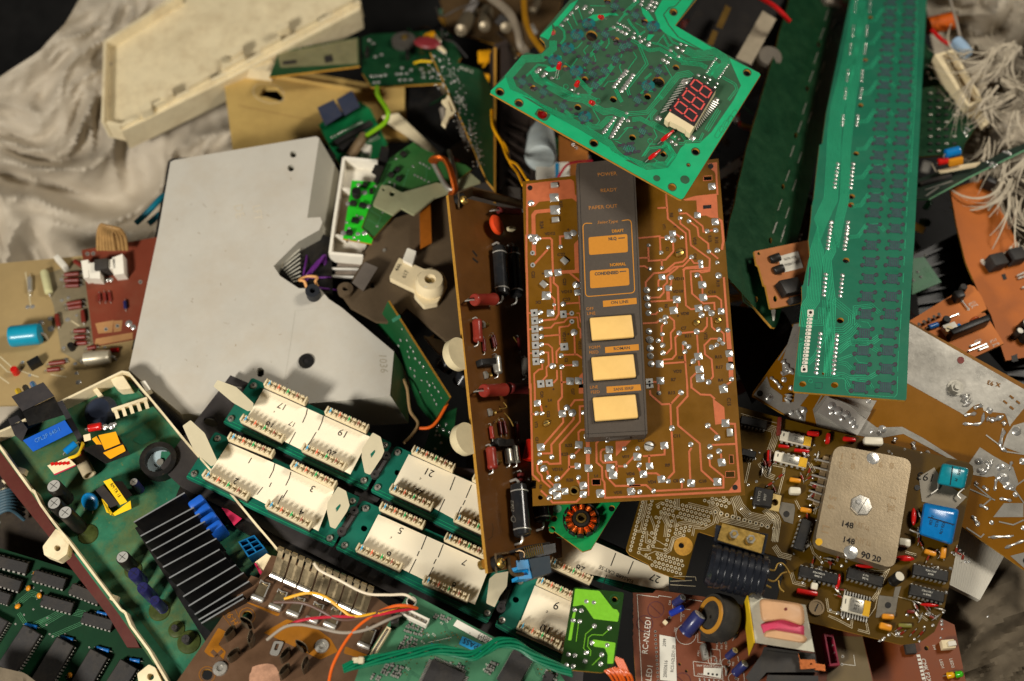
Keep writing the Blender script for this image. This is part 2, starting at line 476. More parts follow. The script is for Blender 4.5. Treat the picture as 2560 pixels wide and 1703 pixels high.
def dome(mb, pl, pts, h, m, lv=((.9, 0), (1, .2), (1, .6), (.93, .88), (.8, 1)), h0=.0, r=9):
    """cushion with rounded top edge over a pixel outline"""
    cc = (sum(v[0] for v in pts) / len(pts), sum(v[1] for v in pts) / len(pts)); rr = rrect(pts, r, 3); n = len(rr); fs = []
    vs = [pl.at(*lerp(cc, v, k), h0 + h * z) for k, z in lv for v in rr]
    for j in range(len(lv) - 1):
        for i in range(n): fs.append((j * n + i, j * n + (i + 1) % n, (j + 1) * n + (i + 1) % n, (j + 1) * n + i))
    fs.append(tuple(range((len(lv) - 1) * n, len(lv) * n))); return mb.add(vs, fs, m)
# ================================================================== brown printer board with copper traces
MBRN = mat('phenolic_brown', (106, 70, 8), .34, 0, .22, 38, .12, 1600, dust=.22, dustcol=(120, 92, 60), coat=.15)
MTRC = mat('trace_copper', (188, 100, 60), .5, .25, .14, 160, .1, dust=.15)
MSILK = mat('faded_ink', (62, 40, 20), .7, 0, .3, 700)
MPADT = mat('bare_tin_pad', (176, 174, 168), .45, .5, .15, 500)
def brown_board():
    p = flat(0.)
    c1, c2 = Q(1300, 390, 5.407), Q(1580, 390, 5.407); c3, c4 = Q(1300, 670, 5.227), Q(1580, 670, 5.227); c5, c6 = Q(1300, 960, 4.9), Q(1580, 960, 4.9)
    out = [(1306, 454), (1796, 396.5), (1863, 1237), (1332, 1264)] + c5(150, 1285, 195, 1280, 200, 1175, 148, 1170)
    holes = [circ(*c1(135, 432)[0], 6.5), circ(*c5(250, 1390)[0], 6.5), circ(*c6(1262, 1268)[0], 7), circ(*c2(1065, 138)[0], 7),
             c5(880, 1165, 985, 1162, 988, 1238, 884, 1240), c6(1190, 872, 1240, 870, 1248, 975, 1195, 978), c6(1145, 1072, 1258, 1068, 1260, 1142, 1147, 1148),
             c2(965, 275, 1080, 265, 1082, 328, 968, 336), c2(960, 668, 1073, 660, 1073, 708, 960, 718), circ(*c5(665, 1310)[0], 8)]
    th = Thing('circuit_board', 'brown circuit board with copper tracks facing up under the printer key panel', 'circuit board', p.at(1585, 830))
    b = MB(); b.plate(p, out, .0016, MBRN, MEDGE, holes)
    for g in (c1(85, 380, 310, 350, 690, 315, 730, 345, 745, 520, 860, 640, 860, 700, 705, 575, 260, 620, 200, 680, 85, 690),
              c5(1170, 705, 1360, 693, 1175, 890), c6(990, 180, 1130, 285, 1140, 440, 1090, 490, 1020, 500), c6(1300, 1165, 1330, 1310, 1180, 1315),
              c2(690, 590, 860, 540, 1145, 510, 1165, 840, 1060, 835, 1000, 805, 930, 810, 880, 780, 870, 600, 720, 605),
              c2(1020, 100, 1150, 85, 1155, 255, 1130, 250, 1115, 215, 1070, 180, 1030, 110), c3(768, 1568, 775, 1410, 860, 1330, 900, 1568), c5(720, 0, 900, 0, 900, 115, 720, 118)):
        hh = [h for h in holes if len(h) in (4, 12) and False]
        b.poly(p, g, MTRC, .00010)
    for h in (holes[0], holes[2], holes[3], holes[8]):   # dark through-holes inside copper fields
        b.poly(p, h, MBLK, .00016)
    RB = [(c1, 5.2, [(95, 690, 98, 1060, 85, 1075, 90, 1568), (270, 1115, 405, 1110, 430, 1135, 445, 1568), (200, 1455, 370, 1270), (600, 1085, 540, 1090, 545, 1200)]),
          (c1, 10, [(430, 735, 215, 755, 180, 800, 185, 1060), (185, 1160, 190, 1330), (790, 1165, 757, 1200, 770, 1568)]),
          (c3, 5.2, [(90, 0, 100, 560, 130, 1568), (440, 120, 440, 195, 495, 245, 507, 600, 465, 670, 305, 685), (650, 65, 775, 170), (397, 110, 402, 320), (405, 370, 450, 410, 452, 470, 452, 548)]),
          (c3, 9, [(740, 0, 740, 45, 540, 55)]),
          (c3, 4.4, [(610, 465, 775, 455), (610, 603, 650, 600), (310, 785, 405, 780, 455, 725, 575, 708, 630, 650, 750, 645, 765, 775, 790, 800, 792, 915), (655, 735, 630, 760, 515, 775, 522, 1000),
                     (315, 890, 510, 875), (320, 998, 365, 998, 420, 1045, 430, 1240), (325, 1103, 370, 1105, 375, 1270, 345, 1300, 350, 1410, 300, 1465), (290, 1260, 292, 1320, 245, 1330, 185, 1385, 190, 1568),
                     (522, 1045, 475, 1095, 480, 1240), (482, 1340, 485, 1450, 440, 1500), (710, 890, 718, 1130), (565, 1137, 745, 1130, 830, 1190), (585, 1275, 680, 1268), (537, 1345, 545, 1568), (545, 1495, 605, 1490),
                     (110, 590, 140, 590), (120, 800, 145, 800), (130, 1115, 160, 1115)]),
          (c3, 2.6, [(770, 370, 785, 545), (740, 590, 775, 590, 790, 710)]),
          (c5, 5, [(130, 0, 155, 1110, 235, 1190), (260, 1310, 340, 1385), (180, 0, 183, 200), (512, 0, 515, 160, 468, 215, 475, 330), (255, 265, 268, 330), (150, 370, 180, 370), (620, 270, 670, 200, 800, 193),
                   (528, 420, 530, 470, 300, 735), (658, 410, 655, 435, 383, 745, 388, 850, 270, 852), (800, 270, 732, 275, 735, 460, 487, 740, 495, 975, 360, 980, 335, 955, 275, 958), (810, 558, 745, 565, 715, 595, 720, 690),
                   (730, 800, 680, 850), (600, 880, 600, 1040, 490, 1165), (605, 1018, 665, 1015), (210, 990, 215, 1070, 265, 1125, 275, 1180, 370, 1265), (335, 1070, 345, 1110), (345, 1180, 415, 1245), (705, 1185, 730, 1225),
                   (380, 1430, 400, 1455, 690, 1445, 740, 1395), (990, 670, 935, 725, 938, 960, 1005, 1020, 1010, 1170, 1035, 1205, 1042, 1395, 1470, 1375), (1040, 800, 1010, 805, 988, 835, 990, 930, 1020, 965, 1180, 955, 1185, 1080),
                   (1190, 1008, 1270, 1010), (1310, 980, 1395, 890), (1050, 1060, 1060, 1140, 1170, 1250, 1470, 1245), (1350, 1240, 1355, 1290)]),
          (c5, 10, [(830, 710, 832, 1000)]), (c5, 3.6, [(835, 1090, 840, 1365)]),
          (c6, 5, [(220, 85, 225, 130, 365, 250, 470, 245, 480, 500), (595, 115, 480, 240), (485, 590, 515, 1080, 445, 1155), (675, 0, 680, 150, 555, 290, 565, 510, 830, 730, 850, 1060, 1000, 1195), (730, 0, 730, 45, 840, 130, 960, 135, 1010, 180),
                   (960, 540, 1045, 615), (985, 748, 1265, 735), (1090, 860, 1095, 920), (725, 790, 700, 830, 715, 1185), (400, 800, 400, 865, 140, 885), (210, 885, 210, 965), (190, 1095, 300, 1095, 345, 1130), (80, 1030, 100, 1070),
                   (610, 1200, 612, 1280), (325, 0, 325, 90), (0, 1240, 175, 1240, 240, 1300), (300, 1310, 1120, 1270, 1120, 1135, 955, 1000, 950, 930)]),
          (c6, 5.6, [(1200, 488, 1260, 490, 1285, 830, 1322, 1314, 0, 1380)]),
          (c2, 4.6, [(460, 520, 485, 850, 725, 1045, 745, 1370, 690, 1430, 580, 1450, 440, 1568), (350, 705, 460, 700), (645, 780, 735, 775, 955, 950, 965, 1025, 1000, 1025), (1050, 1010, 1100, 1005),
                     (650, 870, 655, 915, 775, 1010, 795, 1205, 1050, 1390, 1048, 1540, 790, 1560), (795, 900, 885, 970, 900, 1085, 1030, 1185, 1035, 1260), (1065, 1310, 1160, 1385), (1140, 240, 1155, 520),
                     (80, 1112, 375, 1085, 385, 1270), (385, 1105, 440, 1105), (220, 1240, 225, 1420, 455, 1405, 560, 1290, 555, 1170), (80, 1382, 220, 1375), (400, 1410, 405, 1480), (600, 1060, 645, 1095), (80, 1495, 170, 1490, 210, 1515),
                     (800, 1400, 840, 1450, 890, 1450), (780, 1395, 690, 1490, 570, 1500, 500, 1568), (900, 1490, 730, 1510, 690, 1540)]),
          (c2, 6, [(1180, 860, 1210, 880, 1235, 1150, 1215, 1260)]),
          (c4, 4.6, [(555, -10, 450, 55, 285, 70, 180, 185, 180, 250), (600, -5, 455, 110, 460, 190, 410, 240, 415, 320, 360, 385, 240, 390), (345, 240, 345, 165, 370, 150), (515, 160, 510, 215, 490, 240), (250, 440, 430, 430, 535, 422), (590, 470, 590, 510),
                     (1020, -2, 690, 8, 675, 40, 705, 490, 770, 540, 825, 535), (1010, -5, 1010, 40, 910, 60, 860, 40, 765, 50, 785, 335, 935, 465, 1075, 455, 1080, 545), (880, 90, 905, 120, 915, 180), (920, 270, 922, 345), (980, 375, 1100, 370, 1165, 420, 1170, 530),
                     (980, 650, 980, 760, 930, 825, 890, 830), (1035, 650, 1045, 770, 1085, 810), (250, 605, 310, 605, 335, 575), (150, 725, 325, 715, 345, 695), (490, 640, 550, 690, 555, 790, 505, 850, 515, 1050, 450, 1120), (405, 740, 385, 770, 385, 840), (395, 905, 395, 960),
                     (600, 875, 565, 910, 575, 1130, 525, 1190, 410, 1200), (660, 850, 810, 835), (850, 880, 865, 1110), (1115, 925, 1030, 925, 945, 1010, 955, 1130, 1040, 1195, 1060, 1420, 1035, 1450), (1160, 825, 1200, 860, 1205, 965), (665, 1010, 670, 1090), (690, 1125, 725, 1568),
                     (415, 1250, 690, 1230), (870, 1220, 880, 1275), (830, 1380, 770, 1440, 775, 1568), (250, 1490, 315, 1490), (1290, 1490, 1230, 1530)]),
          (c4, 5.4, [(1200, 130, 1250, 790)]), (c4, 9, [(470, 320, 475, 420)]), (c4, 11.5, [(1255, 840, 1275, 1080), (1275, 1080, 1290, 1240), (1290, 1240, 1295, 1420)])]
    for k, (cr, w, ls) in enumerate(RB):
        for l in ls: b.ribbon(p, cr(*l), w, MTRC, .00013 + .000004 * (k % 3))
    # copper rims round the rectangular cut-outs
    for h in holes[4:8]: b.ribbon(p, h + [h[0]], 1.6, MTRC, .00018)
    # bare tin pads of the edge connector and others
    pads = [(c3, x, y, 90, 92) for x, y in ((187, 588), (194, 692), (196, 798), (200, 905), (203, 1010), (206, 1118), (210, 1222))] + [(c3, 568, 605, 82, 92), (c3, 578, 1030, 100, 95), (c3, 272, 1515, 92, 95), (c3, 382, 1505, 92, 92), (c4, 228, 1485, 90, 80), (c4, 232, 1540, 90, 60)]
    for cr, x, y, w, h in pads:
        x0, y0 = cr(x, y)[0]
        b.poly(p, quad((x0 - w / 10.4, y0 + .8), (x0 + w / 10.4, y0 - .8), h / 5.2), MPADT, .0002)
        b.poly(p, circ(x0, y0, 3, 10), MBLK, .00026)
    for cr, x, y in ((c1, 170, 1312), (c1, 172, 1475), (c3, 676, 592), (c3, 678, 700)):
        x0, y0 = cr(x, y)[0]; b.poly(p, circ(x0, y0, 6, 14), MPADT, .0002); b.poly(p, circ(x0, y0, 2.3, 10), MBLK, .00026)
    tx = [(c1, 290, 935, 85, 'R24', 9), (c1, 405, 1055, -4, 'VD12', 8), (c1, 555, 1335, -4, 'C22', 8), (c1, 548, 655, 85, 'R25', 8), (c3, 170, 90, 87, 'C25', 8), (c3, 578, 185, 87, 'C29', 8), (c3, 610, 315, -4, 'VD13', 8), (c3, 240, 452, -4, 'X2', 8),
          (c3, 605, 415, -4, 'C23', 8), (c3, 575, 900, 87, 'VD14', 8), (c3, 778, 1010, 87, 'VD15', 7), (c3, 600, 1205, 87, 'C2', 7), (c5, 265, 130, 87, 'C30', 7), (c5, 645, 95, 87, 'C27', 7), (c5, 365, 203, -4, 'L4', 7), (c5, 345, 370, 87, 'C32', 7),
          (c5, 195, 500, 87, 'VT3', 7), (c5, 205, 690, 87, 'C31', 7), (c5, 595, 757, -4, 'R22', 8), (c5, 545, 865, -4, 'R23', 8), (c5, 460, 1050, -4, 'VD16', 8), (c5, 610, 1180, -4, 'R26', 8), (c5, 250, 1260, 87, 'R6', 7), (c5, 1295, 895, -4, 'VD7', 7),
          (c5, 1355, 1105, -4, 'VD6', 8), (c5, 1200, 1335, -4, 'VD5', 8), (c5, 932, 1130, -4, 'L4', 7), (c6, 485, 112, -4, 'R12', 8), (c6, 1185, 220, 87, 'C15', 9), (c6, 548, 640, -4, 'C11', 8), (c6, 435, 998, -4, 'R9', 8), (c6, 245, 1205, -4, 'VD4', 8),
          (c6, 535, 1190, -4, 'C8', 8), (c6, 865, 1195, -4, 'C10', 8), (c6, 110, 695, -4, 'C13', 7), (c2, 530, 800, 85, 'R8', 8), (c2, 845, 1150, 85, 'VD9', 8), (c2, 1050, 1120, 85, 'R13', 8), (c2, 1140, 1140, 85, 'R10', 8), (c2, 475, 1260, 85, 'C1', 7),
          (c2, 850, 1360, 85, 'C14', 7), (c2, 430, 960, 85, 'VT1', 7), (c2, 580, 960, 85, 'K', 6), (c4, 620, 145, -3, 'VD11', 8), (c4, 600, 310, -3, 'VD10', 8), (c4, 1045, 318, -3, 'C16', 8), (c4, 1120, 205, 87, 'R19', 8), (c4, 690, 600, -3, 'VD8', 8),
          (c4, 675, 790, -3, 'C7', 8), (c4, 735, 892, -3, 'R11', 8), (c4, 960, 890, 87, 'VT2', 8), (c4, 635, 1175, -3, 'R8', 8), (c4, 1130, 1165, -3, 'R15', 8), (c4, 1140, 1300, -3, 'R17', 8), (c4, 595, 1355, -3, 'VD3', 8), (c4, 540, 1462, -3, 'R7', 8), (c4, 1155, 1470, -3, 'R4', 8),
          (c4, 445, 500, 87, 'R5', 7), (c3, 300, 78, 0, '+', 8), (c3, 630, 870, 0, '+', 8), (c1, 650, 1000, 0, '+', 8), (c4, 760, 1275, 0, '+', 8), (c4, 600, 630, 0, '+', 8), (c5, 410, 68, 0, '+', 8), (c5, 320, 280, 0, '+', 8)]
    for cr, x, y, a, t, h in tx:
        x0, y0 = cr(x, y)[0]; b.ptext(p, x0, y0, a, t, h * .78, MSILK, .0002, bold=.03)
    th.part('board', b)
    q = []
    for cr, sq, l in ((c1, 1, (463, 560, 12, 475, 730, 13, 185, 1110, 11, 650, 1075, 10)), (c1, 0, (148, 635, 8.5, 720, 1040, 9, 250, 1115, 7, 135, 1090, 7, 195, 1175, 6, 550, 1225, 5.5, 380, 1235, 4.6)),
                      (c3, 1, (370, 72, 10, 497, 60, 9.5, 345, 362, 11.5, 400, 590, 9.5, 750, 320, 8, 655, 1480, 10, 765, 1475, 9.5, 725, 1250, 7.5)), (c3, 0, (735, 220, 9.5, 448, 480, 4.6, 565, 470, 7, 707, 840, 9, 425, 1280, 8, 540, 1145, 6.5, 545, 1290, 6.5, 265, 580, 6.5, 270, 690, 6.5, 275, 790, 6.5, 280, 895, 6.5, 282, 1000, 6.5, 285, 1108, 6.5, 288, 1215, 6.5)),
                      (c5, 1, (212, 235, 8.5, 520, 365, 9.5, 255, 775, 9.5, 722, 745, 9.5, 705, 1005, 8, 830, 815, 9, 840, 1030, 10, 455, 1265, 9.5, 455, 1370, 9.5, 550, 1315, 8.5, 775, 1245, 9.5, 775, 1352, 9, 985, 1340, 10.5, 1095, 805, 9.5, 1080, 905, 9.5, 1105, 1030, 10, 1140, 1115, 10.5, 1355, 1195, 9.5, 1360, 1315, 9.5, 1435, 890, 10)),
                      (c5, 0, (575, 290, 8, 640, 355, 10, 205, 360, 6, 270, 360, 5.5, 240, 860, 6, 390, 895, 6.5, 242, 960, 7, 292, 1035, 9, 350, 1140, 6, 457, 1160, 7.5, 645, 885, 7.5, 718, 1145, 6, 395, 1315, 9, 355, 1395, 6.5, 775, 350, 6, 820, 640, 8.5, 1070, 690, 6, 1278, 790, 6, 1290, 1005, 5.5, 1440, 790, 5, 1455, 1000, 6)),
                      (c6, 1, (1120, 62, 10.5, 1145, 480, 10.5, 395, 755, 9.5, 215, 1005, 9, 140, 1105, 9.5, 360, 1165, 9.5, 725, 1215, 10, 1045, 1200, 10, 1100, 960, 10, 70, 895, 9)),
                      (c6, 0, (600, 105, 7.5, 330, 112, 6, 490, 540, 7.5, 930, 510, 7.5, 1045, 660, 8.5, 720, 740, 6.5, 955, 770, 7.5, 1065, 825, 7.5, 955, 890, 7.5, 445, 1190, 6.5, 612, 1185, 6.5, 265, 1310, 6, 95, 1320, 6.5, 15, 1310, 6, 90, 985, 6, 70, 790, 6)),
                      (c2, 1, (1080, 412, 9.5, 1125, 890, 9.5, 885, 800, 8.5, 550, 1050, 8.5, 930, 1492, 6.5, 925, 1438, 6.5)), (c2, 0, (650, 735, 5, 650, 840, 6, 770, 880, 6, 1015, 1015, 6.5, 1130, 1005, 7, 475, 1105, 7.5, 555, 1135, 8, 670, 1100, 5, 395, 1305, 5.5, 225, 1210, 5, 805, 1365, 6, 1040, 1290, 6, 1150, 1275, 7, 240, 1525, 5, 405, 1510, 5, 1150, 1440, 5)),
                      (c4, 1, (390, 120, 8, 585, 412, 10, 543, 555, 10, 480, 265, 8, 918, 220, 10, 930, 385, 10, 870, 528, 10, 1165, 565, 8.5, 868, 1155, 10, 880, 1325, 10, 890, 1440, 11, 360, 1255, 10, 370, 1475, 10, 1270, 1120, 9.5, 1280, 1290, 9.5)),
                      (c4, 0, (1130, 100, 9, 850, 92, 6.5, 232, 20, 5, 358, 275, 5.5, 512, 125, 6.5, 375, 545, 6, 435, 645, 7, 375, 685, 5.5, 435, 710, 6, 395, 865, 6, 400, 1010, 7, 405, 1110, 7, 340, 950, 6.5, 615, 850, 7, 845, 830, 8, 980, 525, 8.5, 910, 615, 8, 1040, 590, 8.5, 1130, 805, 7, 1250, 815, 7, 1145, 935, 6.5, 1110, 1005, 6, 1185, 985, 6, 1040, 1035, 7, 685, 985, 6.5, 740, 1030, 7, 690, 1095, 6.5, 800, 1220, 7, 1000, 1490, 7.5, 1300, 1450, 6.5, 1210, 1550, 8,
                                190, 290, 9, 195, 395, 9, 205, 490, 8.5, 215, 590, 8, 220, 830, 8.5, 230, 940, 10, 235, 1050, 9.5, 240, 1150, 9, 250, 1255, 9))):
        for i in range(0, len(l), 3):
            x, y = cr(l[i], l[i + 1])[0]; q.append((x, y, l[i + 2], sq, -3 + R.uniform(-6, 6) if sq else R.uniform(0, 360)))
    solder(th, p, q)
    for cr, x, y, r in ((c2, 640, 1312, .0030), (c4, 842, 718, .0022), (c4, 1122, 688, .0022), (c6, 208, 765, .0030), (c5, 325, 483, .0022)):
        x0, y0 = cr(x, y)[0]; th.part('screw', m_screw(r, MGOLD if cr is not c6 else MAL, False, R.uniform(0, 180)), p.fr(x0, y0))
    x0, y0 = c5(665, 1310)[0]; th.part('eyelet', MB().ring(p.fr(x0, y0), 8 * S, 11 * S, .0008, MGOLD, 20))
    for cr, x, y, a in ((c1, 463, 405, -4), (c1, 478, 870, -4), (c1, 600, 1425, 40), (c3, 310, 220, 40), (c6, 1195, 600, 85)):
        x0, y0 = cr(x, y)[0]; th.part('bent_tab', m_box(.0048, .0036, .0016, MTIN, .0004), p.fr(x0, y0, a))
    return th
brown_board()

# ================================================================== printer key panel lying on it
def key_panel():
    MPAN = mat('panel_grey_brown', (74, 66, 58), .55, 0, .07, 500, .25, 2200, dust=.12)
    MOCH = mat('ochre_print', (188, 124, 38), .6, 0, .06, 700)
    MOCD = mat('ochre_lettering', (176, 116, 52), .6, 0, .06)
    MKEY = mat('yellow_key', (230, 188, 112), .38, 0, .05, 120, .05, dust=.1, dustcol=(150, 110, 60))
    t = .0125; p = Pl((1441, 409, t), (1619, 1086, t), (1465, 1094, t))
    c1, c3, c5 = Q(1300, 390, 5.407), Q(1300, 670, 5.227), Q(1300, 960, 4.9)
    th = Thing('key_panel', 'grey brown printer key panel with three yellow keys and ochre lettering', 'control panel', p.at(1530, 750, -.012))
    out = [(1441, 409), (1586, 394), (1619, 1086), (1465, 1094)]
    b = MB(); b.plate(p, rrect(out, 5), .0105, MPAN)
    b.ribbon(p, [(1447.5, 409), (1471, 1093)], 1., MBLK, .00008); b.ribbon(p, [(1582, 395), (1613.5, 1086)], .8, MBLK, .00008); b.ribbon(p, [(1466, 1085), (1618, 1077)], 1., MBLK, .00008)
    A = -4.3
    for cr, x, y, t_, h in ((c1, 1178, 248, 'POWER', 10), (c1, 1198, 465, 'READY', 9.5), (c1, 1122, 693, 'PAPER OUT', 10)):
        x0, y0 = cr(x, y)[0]; b.ptext(p, x0, y0, A, t_, h * .8, MOCD, sx=.98)
    x0, y0 = c1(1180, 893)[0]; b.ptext(p, x0, y0, A, 'SelecType', 6.8, MOCD, shear=.3, sx=1.05)
    fr = [(1457, 559), (1578, 549), (1587, 732), (1464, 742)]; rr = rrect(fr, 10, 4)
    lo = [v for v in rr]; g0 = c1(970, 912)[0]; g1 = c1(1380, 875)[0]
    top = rr[0:5]
    path = [g1] + rr[5:] + rr[0:5] + [g0]
    b.ribbon(p, path, 2.3, MOCH, .0001)
    for g in (c1(925, 1100, 1450, 1055, 1460, 1300, 935, 1340), c3(912, 35, 1420, 0, 1432, 225, 918, 268)): b.poly(p, rrect(g, 5), MOCH, .0001)
    for g in (c3(1082, 430, 1522, 390, 1527, 470, 1087, 512), c3(1110, 1035, 1550, 995, 1555, 1075, 1115, 1113), [(1516, 967), (1601, 961), (1603, 976), (1517, 983)]): b.poly(p, g, MOCH, .0001)
    for cr, x, y, t_, h, m, sx, bo in ((c1, 1322, 1016, 'DRAFT', 8, MOCH, .85, .03), (c1, 1250, 1122, 'NLQ', 8, MPAN, .85, .04), (c1, 1322, 1470, 'NORMAL', 8, MOCH, .85, .03), (c3, 1132, 72, 'CONDENSED', 8.2, MPAN, .85, .04), (c3, 1302, 450, 'ON LINE', 8, MPAN, 1, .01), (c3, 915, 537, 'OFF', 8, MOCD, .95, 0), (c3, 930, 597, 'LINE', 8, MOCD, .95, 0),
                                     (c3, 1330, 1053, 'ROMAN', 8, MPAN, 1, .01), (c3, 975, 1040, 'FORM', 8, MOCD, .95, 0), (c3, 965, 1105, 'FEED', 8, MOCD, .95, 0), (c5, 1270, 62, 'SANS SERIF', 7.6, MPAN, .95, .01), (c5, 905, 42, 'LINE', 7.6, MOCD, .95, 0), (c5, 922, 102, 'FEED', 7.6, MOCD, .95, 0)):
        x0, y0 = cr(x, y)[0]; b.ptext(p, x0, y0, A, t_, h * .8, m, .0002, sx=sx, bold=bo)
    for cr, x, y in ((c1, 1372, 1110), (c3, 1345, 45)):
        x0, y0 = cr(x, y)[0]; b.poly(p, quad((x0 - 8, y0 + .6), (x0 + 8, y0 - .6), 2.6), MPAN, .0002)
    th.part('panel_body', b)
    k = MB(); x0, y0 = c5(1200, 675)[0]
    M = p.fr(x0 + 3, y0 - 4, A, -.006); k.box(M, .013, .004, .0035, MPAN, .0005); th.part('clip', k)
    for x, y in ((1529, 822), (1533.4, 921), (1537.8, 1022)):
        M = p.fr(x, y, A)
        k = MB(); k.box(M, 104 * S, 59 * S, .0030, MKEY, .0009, 3); ky = th.part('key', k)
    w = MB()
    for x, y in ((1529, 822), (1533.4, 921), (1537.8, 1022)): w.box(p.fr(x, y, A, -.0003), 108 * S, 63 * S, .0005, MBLK, .0002)
    th.part('key_surround', w)
key_panel()

# ================================================================== green panel board with the three digit display
MSUB = mat('mask_substrate', (52, 86, 62), .4, 0, .16, 60, .08, 1400, dust=.18, dustcol=(110, 120, 96), coat=.1)
MGTR = mat('mask_over_copper', (28, 170, 112), .38, .1, .1, 60, .12, 2000, dust=.12, dustcol=(120, 170, 140), coat=.1)
MCARB = mat('carbon_pad', (56, 72, 78), .6, 0, .25, 500)
MCARD = mat('carbon_dot', (58, 54, 60), .6, 0, .2)
MBLUS = mat('blue_mask_stain', (26, 100, 100), .45, 0, .2, 300)
def bus(b, p, pts, n, sp, w, m, h=.00012):
    """n parallel lines that follow the path"""
    for k in range(n):
        d = (k - (n - 1) / 2) * sp; q = []
        for i, c in enumerate(pts):
            a = pts[i - 1] if i else c; e = pts[i + 1] if i < len(pts) - 1 else c
            l0 = dist(a, c) or 1; l1 = dist(c, e) or 1
            n0 = (-(c[1] - a[1]) / l0, (c[0] - a[0]) / l0); n1 = (-(e[1] - c[1]) / l1, (e[0] - c[0]) / l1)
            if i == 0: n0 = n1
            if i == len(pts) - 1: n1 = n0
            s = (n0[0] + n1[0], n0[1] + n1[1]); L = max(.4, (s[0] ** 2 + s[1] ** 2) ** .5); s = (s[0] / L, s[1] / L); cc = max(.5, s[0] * n0[0] + s[1] * n0[1])
            q.append((c[0] + s[0] * d / cc, c[1] + s[1] * d / cc))
        b.ribbon(p, q, w, m, h + .000006 * (k % 2))
def m_led(col):
    def f():
        mb = MB(); r = .0015
        mb.lathe(I4, [(r * 1.15, 0), (r * 1.15, .0006), (r, .0007), (r, .0036), (r * .86, .0044), (r * .5, .005), (0, .0052)], col, 14)
        for sg in (-1, 1): mb.tube([(sg * .0007, 0, .0002), (sg * .0007, 0, -.0075)], .00022, MTIN, 5)
        return mb.mesh('led', 40)
    return cached(('led', col.name), f)
MLED = mat('red_led', (206, 18, 22), .18, 0, .15, 300, coat=.6, trans=.15)
def display_board():
    p = Pl((1225, 233, .020), (1901, 187, .022), (1706, 496, .036))
    g1, g2, g3, g4 = Q(1220, 0, 6.271), Q(1560, 0, 6.271), Q(1220, 240, 6.271), Q(1560, 240, 5.809)
    th = Thing('circuit_board', 'bright green circuit board with three digit red display and small red lamps', 'circuit board', p.at(1560, 220))
    out = g1(30, 1460, 45, 1415, 540, 868, 600, 825, 640, 830, 760, 850, 850, 825, 890, 780, 905, 740, 880, 660, 810, 590, 815, 545) + [(1424, 0), (1490, -70), (1796, -70)] + g2(800, 400) + g2(2120, 1140, 2142, 1175) + g4(870, 1480, 835, 1505, 790, 1495)
    H_ = [(g1, 1010, 505, 8.5), (g1, 1625, 565, 15), (g1, 2010, 635, 9), (g1, 185, 1440, 10), (g1, 710, 1385, 9), (g1, 1210, 1075, 8.5), (g1, 1518, 1248, 9), (g1, 1965, 1560, 9), (g1, 1870, 20, 8.5), (g2, 775, 190, 9), (g2, 320, 340, 8.5), (g2, 815, 1062, 8.5), (g2, 540, 1290, 16), (g2, 370, 1515, 9), (g2, 1930, 1140, 9),
          (g3, 485, 110, 10), (g3, 850, 285, 13), (g3, 1408, 178, 9), (g3, 1660, 738, 10), (g4, 122, 605, 9), (g4, 1040, 808, 9.5), (g4, 700, 1325, 9.5), (g4, 570, 845, 8), (g4, 935, 1003, 3.5), (g1, 1190, 60, .01)]
    holes = []
    for cr, x, y, r in H_[:-1]: holes.append(circ(*cr(x, y)[0], r, 14 if r > 5 else 8, r * .86, 30))
    b = MB(); b.plate(p, out, .0016, MSUB, MEDGE, holes)
    # copper pours under the mask
    bord = g1(45, 1420, 280, 1205, 345, 1400, 760, 1575) + g3(530, 0, 1250, 430, 1440, 530, 1890, 800, 1925, 855, 2195, 1010) + g4(0, 925, 335, 1080, 640, 1042, 745, 900, 820, 760, 900, 692, 1100, 682, 1270, 525) + g2(1720, 1568, 1832, 1340, 1640, 900, 1590, 880) + g2(2125, 1150, 2138, 1175) + g4(868, 1478, 835, 1500, 795, 1490) + g1(40, 1462)
    hin = []
    def inside(c, poly):
        x, y = c; r = False
        for i in range(len(poly)):
            (x1, y1), (x2, y2) = poly[i - 1], poly[i]
            if (y1 > y) != (y2 > y) and x < (x2 - x1) * (y - y1) / (y2 - y1) + x1: r = not r
        return r
    hole_c = [(cr(x, y)[0], r) for cr, x, y, r in H_[:-1]]
    def pour(g, m=MGTR, h=.0001, grow=2.5):
        hs = [circ(*c, r + grow, 14, (r + grow) * .88, 30) for c, r in hole_c if inside(c, g)]
        b.poly(p, g, m, h, hs)
    pour(bord)
    pour(g1(815, 565, 1000, 385, 1012, 470, 985, 560, 945, 625))
    pour(g1(1015, 380, 1290, 60, 1400, 0) + [(1447, 0), (1447, -5)] + g1(1330, 130, 1100, 400, 1050, 420), grow=4)
    top = g2(600, 0, 1085, 0, 800, 400, 1400, 760, 1230, 790, 870, 650, 640, 520, 560, 440, 480, 200)
    pour(top)
    b.ribbon(p, g2(890, 0, 800, 100, 710, 120, 620, 230, 700, 390, 850, 580, 1230, 790), 2.6, MSUB, .00022)
    for g in (g1(1480, 330, 1650, 230, 2000, 200, 2050, 245, 1900, 240, 1700, 330), g1(950, 905, 1160, 930, 1150, 880, 1000, 850), g1(940, 1040, 1100, 1050, 1080, 1110, 960, 1130, 880, 1090), g2(270, 110, 380, 180, 480, 330, 380, 340, 290, 210), g2(380, 540, 480, 545, 400, 640, 350, 625)):
        b.poly(p, g, MGTR, .00011)
    L = MGTR
    bus(b, p, g1(1020, 640, 1020, 760, 860, 910, 560, 925, 325, 1210, 400, 1400, 800, 1600) + g3(640, 30, 1290, 390, 1450, 480, 1900, 750, 1985, 880, 2195, 985) + g4(0, 870, 330, 1030, 620, 1005, 715, 870, 580, 700), 6, 3.2, 1.7, L)
